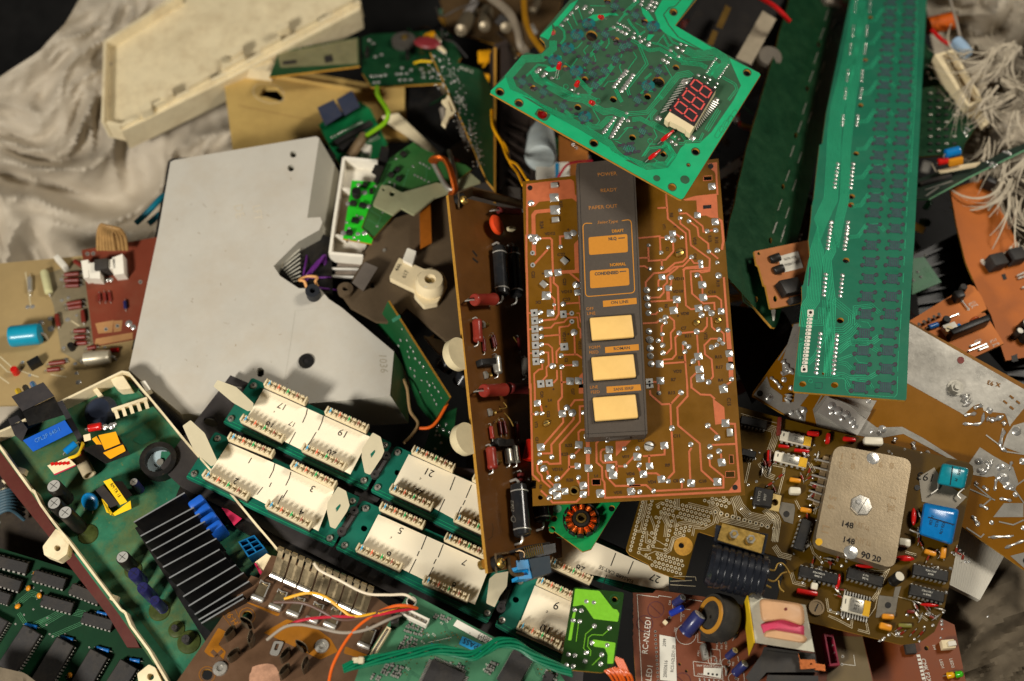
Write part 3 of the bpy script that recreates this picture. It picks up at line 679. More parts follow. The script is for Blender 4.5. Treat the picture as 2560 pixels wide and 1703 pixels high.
    for pts, n, sp in ((g1(600, 1195, 780, 1015, 940, 1035), 2, 3), (g1(700, 1110, 770, 1245, 1250, 1530) + g3(1500, 60, 1820, 250, 1950, 230, 2195, 330), 5, 3.4), (g1(870, 1190, 930, 1280, 1350, 1500, 1560, 1500, 1700, 1568), 3, 3.2), (g1(1100, 400, 1190, 480, 1205, 600, 1140, 690), 2, 3),
                       (g1(1320, 210, 1400, 400), 1, 3), (g1(1240, 310, 1330, 470), 1, 3), (g1(1410, 120, 1480, 300), 1, 3), (g1(1350, 760, 1400, 750, 1480, 660), 1, 3), (g1(1500, 790, 1570, 710), 1, 3), (g1(1500, 790, 1540, 870), 1, 3), (g1(1320, 1030, 1400, 920), 1, 3), (g1(1310, 1030, 1340, 1100), 1, 3),
                       (g1(1210, 990, 1290, 1050, 1310, 1100), 1, 3), (g1(1350, 1190, 1480, 1310, 1600, 1440, 1750, 1300, 1960, 1020), 4, 3.2), (g1(1600, 880, 1800, 640), 3, 3.2), (g1(1820, 800, 1900, 680, 1890, 600), 1, 3), (g1(2050, 780, 2100, 860, 2080, 900), 1, 3), (g1(1500, 1030, 1540, 1110, 1520, 1140), 1, 3),
                       (g1(1660, 860, 1690, 940, 1660, 1000), 1, 3), (g1(1800, 1380, 1880, 1280, 1990, 1270, 2040, 1230), 1, 3), (g1(2080, 1010, 2060, 1050, 2100, 1140), 1, 3), (g1(2000, 1400, 2060, 1530, 2100, 1600), 3, 3.2), (g1(1600, 90, 1840, 95), 1, 3), (g1(2050, 340, 2140, 230, 2195, 220), 2, 3), (g1(1870, 470, 2000, 430, 2100, 440), 2, 4),
                       (g2(0, 220, 230, 0), 3, 3.4), (g2(60, 300, 120, 400, 200, 480, 230, 560, 330, 490), 2, 3), (g2(110, 620, 230, 690, 360, 1000, 50, 1390, 90, 1510), 2, 5), (g2(180, 360, 320, 440), 1, 3), (g2(230, 700, 400, 790, 560, 770, 760, 880, 900, 960), 3, 3.2), (g2(430, 670, 540, 690, 760, 800, 900, 930), 2, 3),
                       (g2(630, 540, 520, 680), 1, 3), (g2(620, 570, 700, 720, 760, 700), 2, 3), (g2(680, 540, 760, 660, 860, 700), 2, 3), (g2(870, 880, 960, 940, 1420, 910), 3, 4), (g2(960, 780, 1100, 850, 1400, 800, 1560, 900, 1600, 980, 1400, 1200), 6, 3.2), (g2(900, 980, 1200, 1010, 1300, 1060), 4, 3), (g2(1320, 1180, 1460, 980), 5, 3.2),
                       (g2(560, 1540, 850, 1180, 1000, 1150, 1060, 1200), 4, 4.2), (g2(640, 1020, 750, 1210, 480, 1568), 1, 3), (g2(560, 1050, 580, 990), 1, 3), (g2(330, 1240, 430, 1150), 2, 3), (g2(200, 1530, 330, 1410, 460, 1430), 2, 3), (g2(1550, 1215, 1740, 1320, 1770, 1400, 1640, 1568), 2, 4.5), (g2(150, 820, 200, 900, 60, 1090), 1, 3),
                       (g3(1060, 190, 1080, 220), 1, 3), (g3(1200, 230, 1310, 320, 1420, 300), 3, 3), (g3(1560, 410, 1620, 490, 1760, 480, 1880, 360, 1960, 355), 4, 3.6), (g3(1640, 200, 1750, 390, 1700, 460), 1, 3), (g3(1820, 590, 1860, 640, 2000, 330), 3, 3), (g3(1960, 680, 2040, 680, 2195, 500), 1, 3), (g3(2000, 705, 2090, 750), 1, 3),
                       (g4(60, 260, 330, 240, 430, 120, 540, 0), 3, 4.2), (g4(120, 345, 240, 330, 640, 540, 760, 620), 4, 3), (g4(320, 350, 440, 180), 1, 3), (g4(400, 350, 390, 300, 470, 200), 2, 4), (g4(400, 360, 640, 490), 1, 3), (g4(0, 490, 40, 460, 140, 460), 1, 3), (g4(430, 480, 480, 590, 440, 640), 1, 3), (g4(260, 880, 380, 700, 480, 700), 1, 3),
                       (g4(290, 870, 370, 760, 560, 740, 610, 690, 580, 650), 2, 3.4), (g4(640, 690, 740, 850, 620, 1030), 2, 4), (g4(430, 910, 510, 960, 620, 960, 700, 840, 640, 740), 1, 3), (g4(430, 1010, 480, 940), 1, 3), (g4(800, 690, 880, 690, 900, 660, 1100, 650, 1150, 540), 2, 4), (g4(830, 540, 890, 640), 2, 4), (g4(1200, 500, 1380, 200), 3, 5)):
        bus(b, p, pts, n, sp, 1.6, L)
    # key pads printed in carbon, blue stained mask round some
    K = g1(540, 1280, 870, 1440, 1030, 960, 1230, 770, 1380, 560, 1560, 390, 1540, 940, 1700, 730, 1840, 540, 1370, 1130, 1640, 1160, 1680, 1340, 1830, 1110, 2000, 930, 2120, 740, 1990, 100) + g2(180, 240, 440, 430, 60, 700, 540, 1110, 360, 1360) + g3(1180, 160, 1500, 340, 2180, 830) + g4(200, 60, 270, 510, 100, 760)
    for i, (x, y) in enumerate(K):
        if i in (2, 3, 4, 5, 9, 17, 20, 22): b.poly(p, circ(x + 3, y - 3, 17, 14, 14), MBLUS, .00019)
        b.poly(p, quad((x - 8, y - 5), (x + 8, y + 5), 15), MCARB, .00021)
        for k in range(4): b.ribbon(p, [(x - 7 + k * 4.2 + 2, y - 8 + k * 2.3), (x - 8 + k * 4.2 - 2, y + 2 + k * 2.3)], .8, MGTR, .00023)
        for dx, dy in ((-19, -9), (-3, 13), (19, 8), (4, -13)): b.poly(p, circ(x + dx, y + dy, 5.4, 10, 4), MCARD, .00024); b.ribbon(p, [(x + dx * .4, y + dy * .4), (x + dx, y + dy)], 3, MCARB, .00022)
    for x, y, r in [(*g4(475, 1195)[0], 9), (*g4(885, 1215)[0], 12)]: b.poly(p, circ(x, y, r, 18, r * .84, 25), MSUB, .0002)
    b.poly(p, rrect(g3(725, 285, 790, 190, 985, 290, 925, 385, 870, 395), 3), MSUB, .00016, [circ(*g3(850, 285)[0], 13.4, 14, 11.5, 30)])
    for x, y in g4(1300, 570, 1370, 490, 1440, 420, 1500, 340): b.ribbon(p, rrect(quad((x + 6, y + 6), (x + 22, y - 22), 11), 5), .9, MSUB, .0002)
    for x, y in g1(1085, 1210, 1220, 1360) + g3(1720, 75) + g4(380, 655): b.ribbon(p, circ(x, y, 6, 14), 1.2, MGTR, .0002)
    bo = th.part('board', b)
    # solder beads in rows
    q = []
    def row(cr, pts, n, r):
        a, c = cr(*pts)
        for i in range(n): t = i / max(1, n - 1); q.append((*lerp(a, c, t), r))
    for cr, pts, n, r in ((g1, (1150, 395, 1395, 105), 4, 4), (g1, (1200, 325, 1375, 135), 3, 2.6), (g1, (1500, 135, 1530, 98), 2, 4), (g1, (1600, 195, 1632, 155), 2, 3.6), (g1, (1970, 428, 2155, 530), 4, 4.4), (g1, (2030, 358, 2190, 440), 5, 2.4), (g1, (765, 1125, 805, 1090), 2, 5), (g1, (870, 1190, 900, 1150), 2, 4.5), (g1, (1000, 1222, 1000, 1222), 1, 4), (g1, (1975, 1360, 2165, 1108), 7, 4.6), (g1, (2090, 1428, 2190, 1290), 4, 4.6),
                          (g2, (265, 68, 290, 20), 2, 3.8), (g2, (370, 125, 440, 25), 3, 4.4), (g2, (440, 168, 500, 48), 3, 4), (g2, (165, 10, 165, 10), 1, 4), (g2, (25, 525, 380, 705), 4, 4.8), (g2, (0, 420, 400, 668), 6, 3), (g2, (730, 790, 830, 745), 2, 4.2), (g2, (885, 690, 970, 710), 2, 3), (g2, (915, 790, 850, 885), 2, 4.2), (g2, (615, 937, 680, 975), 2, 4.8), (g2, (662, 860, 725, 905), 2, 2.8),
                          (g2, (1295, 1135, 1440, 915), 8, 2.4), (g2, (1480, 1230, 1630, 1015), 8, 2.4), (g2, (1165, 1178, 1340, 1245), 3, 3.6), (g2, (1300, 1298, 1420, 1370), 2, 3.8), (g2, (1455, 1310, 1455, 1310), 1, 3.4), (g2, (10, 1385, 140, 1175), 6, 4.6), (g2, (15, 1160, 40, 1110), 2, 4.6),
                          (g3, (1820, 568, 1985, 342), 6, 4.4), (g3, (1940, 632, 2115, 350), 7, 4.6), (g3, (2175, 270, 2185, 380), 2, 4), (g4, (40, 250, 60, 358), 2, 4), (g4, (690, 665, 750, 705), 2, 4), (g4, (735, 592, 800, 625), 2, 2.8), (g3, (2080, 150, 2080, 150), 1, .5), (g1, (1310, 1405, 1415, 1470), 2, 3.2)):
        row(cr, pts, n, r)
    solder(th, p, [(a, c, r * 1.2) for a, c, r in q], hk=.6)
    # display: cream body, dark face, red segments, leads
    MSEG = mat('red_segment', (214, 84, 78), .5, 0, .06); MFACE = mat('display_face', (46, 40, 42), .4, 0, .08, dust=.1)
    A = ang(g2(1080, 1210)[0], g4(680, 180)[0]) + 180     # direction up the long side
    cs = [g2(1085, 1210)[0], g2(1440, 1410)[0], g4(1020, 440)[0], g4(640, 210)[0]]
    hd = .0062; pd = p.dn(hd)
    b = MB(); b.plate(pd, [cs[0], cs[1], g4(960, 545)[0], g4(905, 515)[0], g4(890, 480)[0], g4(670, 370)[0], g4(640, 385)[0], g4(590, 335)[0]], .0048, MCR); disp = th.part('display', b)
    b = MB(); b.plate(p.dn(hd + .0003), cs, .0004, MFACE)
    pf = p.dn(hd + .0003)
    def cell(u, v):  # 0..1 across the face
        return lerp(lerp(cs[0], cs[1], u), lerp(cs[3], cs[2], u), v)
    # the digits stand along the long side, bottoms toward the left edge of the face
    for d in range(3):
        v0 = .045 + d * .325; v1 = v0 + .20; tl = .0
        def seg(u0, va, u1, vb):
            sl = .07
            b.ribbon(pf, [cell(u0, v0 + (v1 - v0) * va + sl * (u0 - .5)), cell(u1, v0 + (v1 - v0) * vb + sl * (u1 - .5))], 4.2, MSEG, .00015, end=False)
        ua, um, ub = .10, .50, .90
        for (x0, a, x1, c) in ((ua, .06, ua, .94), (um, .06, um, .94), (ub, .06, ub, .94), (ua + .04, 0, um - .04, 0), (um + .04, 0, ub - .04, 0), (ua + .04, 1, um - .04, 1), (um + .04, 1, ub - .04, 1)): seg(x0, a, x1, c)
        b.poly(pf, circ(*cell(.06, v1 + .075), 2.2, 10), MSEG, .00015)
    th.part('face', b, None, disp)
    lead = MB()
    for (s0, s1, f0, f1, n) in ((cs[0], g4(600, 235)[0], g2(905, 1255)[0], g4(505, 275)[0], 12), (g4(1290, 60)[0], cs[2], g4(1390, 105)[0], g4(1040, 520)[0], 15)):
        for i in range(n):
            t = (i + .3) / n; a = lerp(s0, s1, t); c = lerp(f0, f1, t)
            lead.tube([p.at(*a, hd * .45), p.at(*lerp(a, c, .85), hd * .42), p.at(*c, -.0004)], .00042, MTIN, 5)
    th.part('pins', lead, None, disp)
    for x, y, r in [(*g2(950, 1280)[0], 8), (*g4(505, 325)[0], 8), (*g4(1340, 55)[0], 7), (*g4(990, 610)[0], 8)]:
        u = p.u(x, y) * r; th.part('end_tab', R.choice(SOLS), p.fr(x, y, A) @ Matrix.Diagonal((u, u, u * .9, 1)))
    # lamps on bent leads
    for (hx, hy), (fx, fy), r in ((g1(1765, 268)[0], g1(1880, 300)[0], 1), (g1(1115, 1030)[0], g1(1060, 1250)[0], 1), (g1(1400, 1310)[0], g1(1345, 1440)[0], 1), (g3(1625, 105)[0], g3(1730, 150)[0], 1)):
        foot = p.at(fx, fy); tip = p.at(hx, hy, .0095); d = (tip - foot).normalized(); M = Matrix.Translation(tip - d * .0022) @ d.to_track_quat('Z', 'Y').to_matrix().to_4x4()
        th.part('lamp', m_led(MLED), M)
    for (hx, hy), (fx, fy) in ((g4(640, 570)[0], g4(490, 700)[0]), (g4(450, 845)[0], g4(310, 960)[0])):
        lp = MB(); a = p.at(fx, fy); m1 = p.at(*lerp((fx, fy), (hx, hy), .35), .003); t1 = p.at(*lerp((fx, fy), (hx, hy), 1.55), .004)
        lp.tube([a, m1], .00035, MTIN, 6); d = t1 - m1
        lp.tube([m1, m1 + d * .08, m1 + d * .35, m1 + d * .55, m1 + d * .7, m1 + d * .97, t1], [.0007, .0013, .0015, .0013, .0009, .0007, .0003], MLED, 10, flatten=.7); th.part('lamp', lp, label='red lamp bent flat in melted sleeve')
display_board()
# ================================================================== board standing on edge left of the brown one
def upright_board():
    MP = mat('phenolic_orange_brown', (88, 52, 10), .4, 0, .25, 30, .1, dust=.3, dustcol=(70, 48, 30), coat=.25)
    MGL = mat('black_glaze', (30, 31, 33), .2, 0, .2, 200, dust=.2, coat=.5)
    MRES = mat('brick_red_enamel', (124, 38, 28), .34, 0, .15, 200, dust=.18, coat=.1)
    MDR = mat('dark_red_enamel', (84, 26, 24), .35, 0, .2, 300)
    MKN = mat('ivory_ceramic', (204, 190, 152), .5, 0, .1, 80, dust=.3)
    e1, e2, d3 = Q(1100, 440, 4.357), Q(1100, 780, 4.357), Q(1140, 1110, 4.357)
    p = Pl((1124, 487, .004), (1221, 1432, .012), (1310, 960, -.030))
    th = Thing('circuit_board', 'brown circuit board standing on its edge with brick red resistors and black cylinders', 'circuit board', p.at(1240, 960))
    b = MB(); b.plate(p, [(1121, 487), (1170, 497), (1245, 516), (1345, 540), (1420, 1390), (1272, 1422), (1220, 1433)], .0022, MP, MEDGE)
    for g in (e1(360, 820, 400, 870), e1(360, 900, 410, 940)): b.ribbon(p, g, 6, MBP)
    b.ribbon(p, d3(395, 870, 405, 920, 395, 1010, 350, 1050), 1.4, MBP)
    th.part('board', b)
    # trimmer knobs on the back face
    for x, y, r in ((1146, 886, 40), (1164, 1098, 38)):
        u = .00026 * r; q = p.at(x, y, -.003); M = Matrix.Translation(q) @ p.n.to_track_quat('-Z', 'Y').to_matrix().to_4x4()
        th.part('ceramic_body', MB().lathe(T(0, 0, -.002), [(u, 0), (u * .98, .005), (u * .8, .0075), (0, .008)], MKN, 28), M)
    def ax(cr, x0, y0, x1, y1, r, m, name='resistor', lift=.0006, lead=9, bulge=.06): return axial(th, p, cr(x0, y0)[0], cr(x1, y1)[0], r, m, lead, name, (), lift, bulge)
    # resistors pointing into the depth, end caps toward the viewer
    def deep(cr, x0, y0, x1, y1, r, m):
        a, c = cr(x0, y0, x1, y1); A = p.at(*a, .006); B = p.at(*c, .005); u = r * .00026; d = B - A; L = d.length
        M = Matrix.Translation(A) @ d.to_track_quat('Z', 'Y').to_matrix().to_4x4(); mb = MB()
        mb.lathe(M, [(0, 0), (u * .9, 0), (u, .0006), (u, L * .1), (u * .93, L * .14), (u * .93, L * .86), (u, L * .9), (u, L), (0, L)], m, 20)
        mb.tube([A, A - d * .22, A - d * .3 - p.n * .002, p.at(a[0] - 14, a[1] - 2)], .0006, MTIN, 6)
        th.part('resistor', mb)
    deep(e1, 370, 1350, 590, 1342, 15.5, MRES); deep(e2, 470, 858, 700, 846, 16, MRES); deep(e2, 745, 832, 960, 835, 14, MDR); deep(e1, 640, 375, 860, 385, 10, MDR)
    ax(e2, 358, 108, 372, 342, 12, MRES); ax(d3, 330, 55, 355, 292, 12.5, MRES); ax(e2, 530, 1255, 548, 1390, 5.5, MRES, lead=8); ax(d3, 670, 335, 675, 445, 10, MDR)
    for c in ((455, 300, 466, 440), (545, 285, 572, 400), (560, 260, 590, 380), (830, 290, 850, 430), (625, 1200, 645, 1345), (670, 1195, 700, 1340), (820, 1230, 832, 1390)): ax(e2, *c, 4.5, MDR, lead=7)
    for cr, c, r in ((e1, (575, 800, 610, 1335), 17.5), (e1, (740, 810, 775, 1350), 15), (d3, (597, 462, 640, 1035), 21.5), (d3, (800, 440, 870, 880), 20)):
        o = ax(cr, *c, r, MGL, 'power_resistor', .001, 14, 0)
        a, e = cr(*c)
        st = MB()
        for t in (.16, .88):
            q = lerp(a, e, t); M = p.fr(*q, ang(a, e)); u = p.u(*q) * r
            st.tube([M @ Vector((0, math.cos(w) * u * 1.06, .001 + u + math.sin(w) * u * 1.06)) for w in [math.pi * k / 10 for k in range(-1, 12)]], .00045, MTIN, 6)
        if r > 21:
            q = lerp(a, e, .5); M = p.fr(*q, ang(a, e), .001 + 2 * p.u(*q) * r + .0001); st.text(M @ T(-.004, 0, 0), 'E902', .0035, MSTL, 0); st.ring(M @ T(.004, 0, 0), .0016, .0019, .0002, MSTL)
        th.part('strap', st, None, o)
    for cr, c, r in ((e2, (572, 500, 592, 690), 11), (e2, (888, 525, 900, 705), 10), (d3, (525, 70, 545, 222), 10.5), (d3, (600, 38, 622, 220), 10.5)): ax(cr, *c, r, MSTL, 'capacitor', .0005, 8, .02)
    block(th, p, *e2(395, 570, 610, 555), 16, .005, MBLK, name='transistor'); block(th, p, *d3(380, 20, 560, 10), 18, .006, MBLK, name='transistor')
    block(th, p, *e2(560, 1440, 650, 1450), 20, .006, MBLK, name='transistor')
    a = e1(590, 545)[0]; th.part('varistor', MB().lathe(I4, [(0, 0), (.0062, .0004), (.0072, .002), (.0062, .0036), (0, .004)], mat('orange_red_disc', (196, 62, 24), .4), 24), Matrix.Translation(p.at(*a, .004)) @ Vector((.75, .1, .5)).to_track_quat('Z', 'Y').to_matrix().to_4x4())
    a = e1(750, 590)[0]; th.part('ceramic_capacitor', m_box(.0055, .003, .0045, MKN, .001), p.fr(*a, 10, .001))
    for cr, x, y in ((e2, 470, 140), (e2, 500, 690), (e2, 545, 1095), (d3, 430, 195)):
        q = cr(x, y)[0]; n = MB(); M = p.fr(*q, 0, .0006) @ RY(80)
        for k in range(6): n.lathe(M @ T(0, 0, k * .0007), [(.0014, 0), (.0017, .0003), (.0014, .0006)], MGOLD, 12)
        n.cyl(M @ T(0, 0, -.0015), .0026, .0018, MSTL, 6); th.part('screw', n)
    w = MB()
    for l in (e2(690, 985, 725, 1040, 650, 1055), e2(700, 1100, 760, 1170, 800, 1245), e2(800, 270, 840, 330), e2(610, 1200, 640, 1150)): w.tube(curve([p.at(*q, .004) for q in l], 4), .0004, MGOLD, 5)
    th.part('loose_lead', w)
    # upper bracket, lower bracket, blue connector
    def strip(pts, w_, z, m=MSTL, th_=.0012, name='bracket'):
        A = [p.at(*q, h) for q, h in zip(pts, z)]; mb = MB(); n = Vector((0, 0, -w_))
        for i in range(len(A) - 1):
            d = (A[i + 1] - A[i]).normalized(); q = d.cross(Vector((0, 0, 1))).normalized() * th_
            mb.slab([A[i], A[i + 1], A[i + 1] + q, A[i] + q], [A[i] + n, A[i + 1] + n, A[i + 1] + n + q, A[i] + n + q], m)
        return th.part(name, mb)
    MBR = mat('old_bronze_steel', (112, 92, 66), .35, .75, .3, 200, dust=.3)
    strip(e1(195, 340, 190, 175, 345, 112, 900, 262), .012, (.002, .004, .006, .004), MBR)
    strip(d3(425, 1378, 418, 1195, 578, 1168), .010, (.002, .004, .004), MBR); strip(d3(578, 1168, 745, 1112, 1020, 1065), .012, (.004, .005, .005), MDK)
    for cr, x, y in ((e1, 255, 268), (d3, 485, 1300)):
        q = cr(x, y)[0]; th.part('screw', m_screw(.0032, MGOLD, True), p.fr(*q, 0, .004)); th.part('spacer', MB().cyl(I4, .0045, .0035, MBLK, 16), p.fr(q[0] - 12, q[1], 0, 0))
    q = d3(310, 1310)[0]; th.part('bolt_end', MB().lathe(I4, [(.003, 0), (.0028, .003), (0, .004)], MGOLD, 12), Matrix.Translation(p.at(*q, -.002)) @ p.n.to_track_quat('-Z', 'Y').to_matrix().to_4x4())
    pz = Pl((1290, 1395, -.006), (1380, 1385, -.016), (1300, 1450, -.006)); MBL = mat('blue_plastic', (14, 132, 190), .35, 0, .1, 200)
    c = MB(); c.plate(pz, d3(655, 1270, 800, 1258, 832, 1345, 838, 1462, 680, 1475, 672, 1440, 790, 1425, 790, 1360, 670, 1370), .009, MBL); blu = th.part('connector', c)
    c = MB(); c.plate(pz.dn(.001), d3(795, 1255, 1020, 1215, 1040, 1400, 840, 1462), .011, mat('blue_black_plastic', (24, 40, 50), .5)); c.plate(pz.dn(-.002), d3(470, 1200, 760, 1140, 1080, 1080, 1090, 1180, 800, 1260, 600, 1300), .006, MBLK); th.part('connector_body', c)
    w = MB()
    for k in range(9): q = d3(740 + k * 24, 1130 - k * 5, 775 + k * 22, 1240 - k * 6); w.tube([pz.at(*q[0], .003), pz.at(*lerp(q[0], q[1], .5), .005), pz.at(*q[1], .002)], .0004, MGOLD, 5)
    w.tube(curve([pz.at(*q, .004) for q in d3(570, 1240, 590, 1370, 640, 1425, 735, 1418)], 5), .0011, MBR, 6); w.tube(curve([pz.at(*q, .004) for q in d3(590, 1180, 690, 1165, 740, 1190, 735, 1240)], 5), .0006, MBR, 6)
    th.part('contact_wires', w)
upright_board()
mb = MB(); mb.plate(Pl((1310, 1100, -.018), (1330, 1100, -.018), (1310, 1150, -.018)), [(1316, 1098), (1345, 1098), (1345, 1150), (1306, 1146)], .006, mat('red_plastic', (206, 30, 14), .4, 0, .08, dust=.1))
single('plastic_wedge', mb, 'small bright red plastic wedge peeking out under left edge of the copper track board', 'plastic piece')

# ================================================================== patch panel with numbered paper labels
def patch_panel():
    MPCB = mat('teal_board', (22, 98, 80), .36, 0, .18, 40, .1, 1500, dust=.25, dustcol=(60, 90, 74), coat=.15)
    MPAP = mat('label_paper', (238, 226, 198), .6, 0, .05, 30, .12, 500, dust=.16, dustcol=(190, 160, 116), ds=30)
    MIV = mat('ivory_block', (214, 198, 162), .45, 0, .08, 200, dust=.25)
    MNY = mat('milky_nylon', (222, 210, 176), .35, 0, .06, 60, dust=.12, trans=.25)
    MFR = mat('black_painted_steel', (52, 48, 47), .5, .2, .2, 40, .1, dust=.4, dustcol=(84, 78, 70))
    MST = mat('block_side_steel', (92, 80, 66), .4, .5, .2)
    cols = [mat('blue_code', (84, 166, 200), .5), None, mat('orange_code', (226, 120, 88), .5), None, mat('green_code', (50, 166, 92), .5), None, mat('brown_code', (160, 98, 78), .5), None]
    d4, d5, d6, d7, r3, r4 = Q(440, 930, 5.2275), Q(780, 1010, 4.480), Q(860, 1180, 4.480), Q(1200, 1330, 4.204), Q(0, 1103, 2.58), Q(850, 1103, 2.613)
    p = Pl((604, 1043, -.042), (1081, 1264, -.042), (777, 1315, -.036))
    th = Thing('patch_panel', 'long network patch panel with numbered paper strips and colour coded punch down blocks', 'patch panel', p.at(900, 1230, -.01))
    A0 = 24.6
    # steel frame
    b = MB(); b.plate(p.dn(-.006), [(576, 938), (640, 966), (1560, 1372), (1700, 1445), (1690, 1500), (1480, 1400), (1455, 1730), (1190, 1590), (830, 1410), (452, 1216), (400, 1168), (544, 981)], .002, MFR, None, [circ(*d4(455, 655)[0], 19, 18, 11, 22), d4(690, 150, 870, 190, 800, 290, 640, 160)])
    b.plate(p.dn(-.008), [(450, 1216), (830, 1405), (1200, 1590), (1200, 1640), (820, 1440), (440, 1240)], .02, MBLK)
    for g in ([(900, 1240), (935, 1256), (905, 1300), (870, 1285)], d5(500, 940, 760, 1060, 720, 1110, 470, 1010)): b.plate(p.dn(-.003), g, .002, MFR)
    th.part('frame', b)
    BR = [[(630, 944), (980, 1108), (914, 1227), (557, 1058)], [(990, 1114), (1360, 1288), (1290, 1408), (926, 1229)], [(538, 1079), (900, 1244), (832, 1368), (464, 1195)], [(907, 1250), (1290, 1424), (1217, 1560), (838, 1372)], [(1305, 1430), (1480, 1510), (1410, 1665), (1236, 1566)], [(1365, 1290), (1690, 1434), (1640, 1500), (1340, 1400)]]
    for g in BR:
        c0 = lerp(lerp(g[0], g[3], .45), lerp(g[1], g[2], .45), .09)
        m = MB(); m.plate(p, rrect(g, 6), .0016, MPCB, None, [circ(*c0, 8, 14)] if g in (BR[1], BR[3], BR[4]) else [])
        m.ribbon(p, [lerp(g[0], g[3], .96), lerp(g[1], g[2], .96)], 1.2, MGTR); m.ribbon(p, [lerp(g[0], g[3], .9), lerp(g[1], g[2], .9)], 1.0, MGTR)
        th.part('board', m)
    # punch-down block, one mesh for all
    def mk():
        mb = MB(); L = .0272; w = .0046
        mb.box(T(0, 0, .0000), L, w, .0045, MST, .0002); mb.box(T(0, 0, .0046), L * 1.01, w * 1.06, .0036, MIV, .0004)
        pt = L / 8.6
        for i in range(8):
            x = (i - 3.5) * pt; c = cols[i]
            for sy in (-1, 1):
                mb.box(T(x, sy * w * .3, .0080), pt * .74, w * .36, .0026, MIV, .0005)
                mb.box(T(x - pt * .2, sy * w * .3, .0104), pt * .22, w * .3, .0010, MIV, .0002); mb.box(T(x + pt * .2, sy * w * .3, .0104), pt * .22, w * .3, .0010, MIV, .0002)
            if c:
                mb.box(T(x, w * .02, .0082), pt * .34, w * .8, .0029, c, .0002)
        for sx in (-1, 1): mb.box(T(sx * L * .5, 0, .0046), .0012, w * 1.1, .0062, MIV, .0004)
        return mb.mesh('punch_block', 40)
    me = mk()
    BL = [(663.8, 955, 765, 1001), (816, 1024, 918.4, 1070), (1033, 1121.6, 1135, 1168.5), (1185, 1190, 1287, 1237), (604.5, 1043, 707.8, 1094), (757.6, 1116, 862.6, 1164), (977.5, 1217.6, 1081, 1264.5), (1138, 1291, 1241, 1338), (1376, 1402, 1479, 1450),
          (573, 1089, 682, 1133), (730, 1159, 838, 1211), (952, 1263, 1060, 1310.6), (1114.5, 1340, 1219, 1387), (1345, 1449, 1447, 1496), (510, 1182, 620, 1239), (668, 1258, 777, 1312), (893.5, 1366.4, 1003, 1416.6), (1060, 1447, 1171.4, 1494.7), (1296, 1561, 1402, 1613)]
    for x0, y0, x1, y1 in BL:
        hh = .0095
        A, B = p.at(x0, y0, hh), p.at(x1, y1, hh); c = lerp((x0, y0), (x1, y1), .5); M = p.fr(*c, ang((x0, y0), (x1, y1)), hh) @ T(0, 0, -hh)
        k = (A - B).length / .0278; th.part('punch_block', me, M @ Matrix.Diagonal((k, 1, 1, 1)))
    # paper strips between the blocks
    q = p.dn(.0042)
    def paper(UL, UR, LR, LL, marks):
        mb = MB(); n = 10; mm = 6; vs = []; fs = []
        for j in range(mm + 1):
            for i in range(n + 1):
                u, v = i / n, j / mm; x, y = lerp(lerp(UL, UR, u), lerp(LL, LR, u), v)
                h = -.0022 * max(0, .12 - u) / .12 - .0016 * max(0, v - .8) / .2 * 0 + .0000
                h += -.0028 * max(0, .16 - v) / .16 * 0
                vs.append(q.at(x, y, h))
        for j in range(mm):
            for i in range(n): a = j * (n + 1) + i; fs.append((a + n + 1, a + n + 2, a + 1, a))
        mb.add(vs, fs, MPAP); mb.add([v - p.n * .0003 for v in vs], [f[::-1] for f in fs], MPAP)
        for k in marks:
            if isinstance(k[0], str):
                t, (x, y), h = k[0], k[1], k[2]; mb.ptext(q, x, y, A0 + 180 + (k[3] if len(k) > 3 else 0), t, h * 1.0, MBP, .0002, sx=1.0)
            else: mb.ribbon(q, k, 2.1, MBP, .0002)
        th.part('paper_label', mb)
    o = lambda cr, *a: cr(*a)[0]
    paper((659, 972), (925, 1092), (876, 1186), (612, 1054), [('17', o(d4, 1390, 448), 13), ('17', o(d4, 1520, 680), 10), ('18', o(d4, 1228, 692), 13), ('c', o(d4, 1280, 525), 5), ('19', o(d5, 350, 328), 15), ('20', o(d5, 218, 552), 14), d4(1715, 485, 1700, 560, 1655, 660), d4(1560, 790, 1480, 935), d4(1925, 580, 1905, 660, 1860, 760), d4(1830, 790, 1730, 955)])
    paper((572, 1108), (836, 1224), (796, 1328), (520, 1186), [('1', o(d4, 970, 1155), 13), ('2', o(d4, 785, 1425), 13), ('3', o(d4, 1785, 1525), 14), ('4', (754, 1281), 14), d4(1290, 1200, 1270, 1290, 1220, 1385), d4(1245, 1450, 1220, 1500), d4(1130, 1510, 1060, 1600), d4(1500, 1310, 1480, 1390, 1435, 1480), d4(1455, 1550, 1400, 1640), r3(1820, 350, 1790, 410)])
    paper((1022, 1136), (1330, 1272), (1270, 1372), (982, 1214), [('21', o(d5, 1310, 765), 15), ('22', o(d5, 1188, 992), 14), ('24', o(d5, 1860, 1318), 14), ('c', o(d5, 1210, 842), 6), d5(1600, 820, 1545, 965), d5(1485, 1070, 1415, 1215), d5(1785, 910, 1725, 1050), d5(1715, 1080, 1690, 1130), d5(1670, 1155, 1630, 1240)])
    paper((946, 1286), (1226, 1412), (1187, 1512), (902, 1372), [('5', o(d6, 635, 655), 14), ('6', o(d6, 500, 925), 15), ('7', o(d6, 1350, 1010), 13), ('8', o(d6, 1230, 1268), 14), ('c', o(d6, 525, 740), 6), d6(925, 715, 865, 865), d6(840, 890, 820, 940), d6(805, 980, 730, 1130), d6(1110, 815, 1055, 955), d6(1030, 980, 1005, 1030), d6(1000, 1070, 940, 1185)])
    paper((1337, 1464), (1490, 1532), (1440, 1650), (1290, 1582), [('9', o(d7, 805, 770), 17), ('10', o(d7, 690, 1022), 17), ('c', o(d7, 703, 842), 7)])
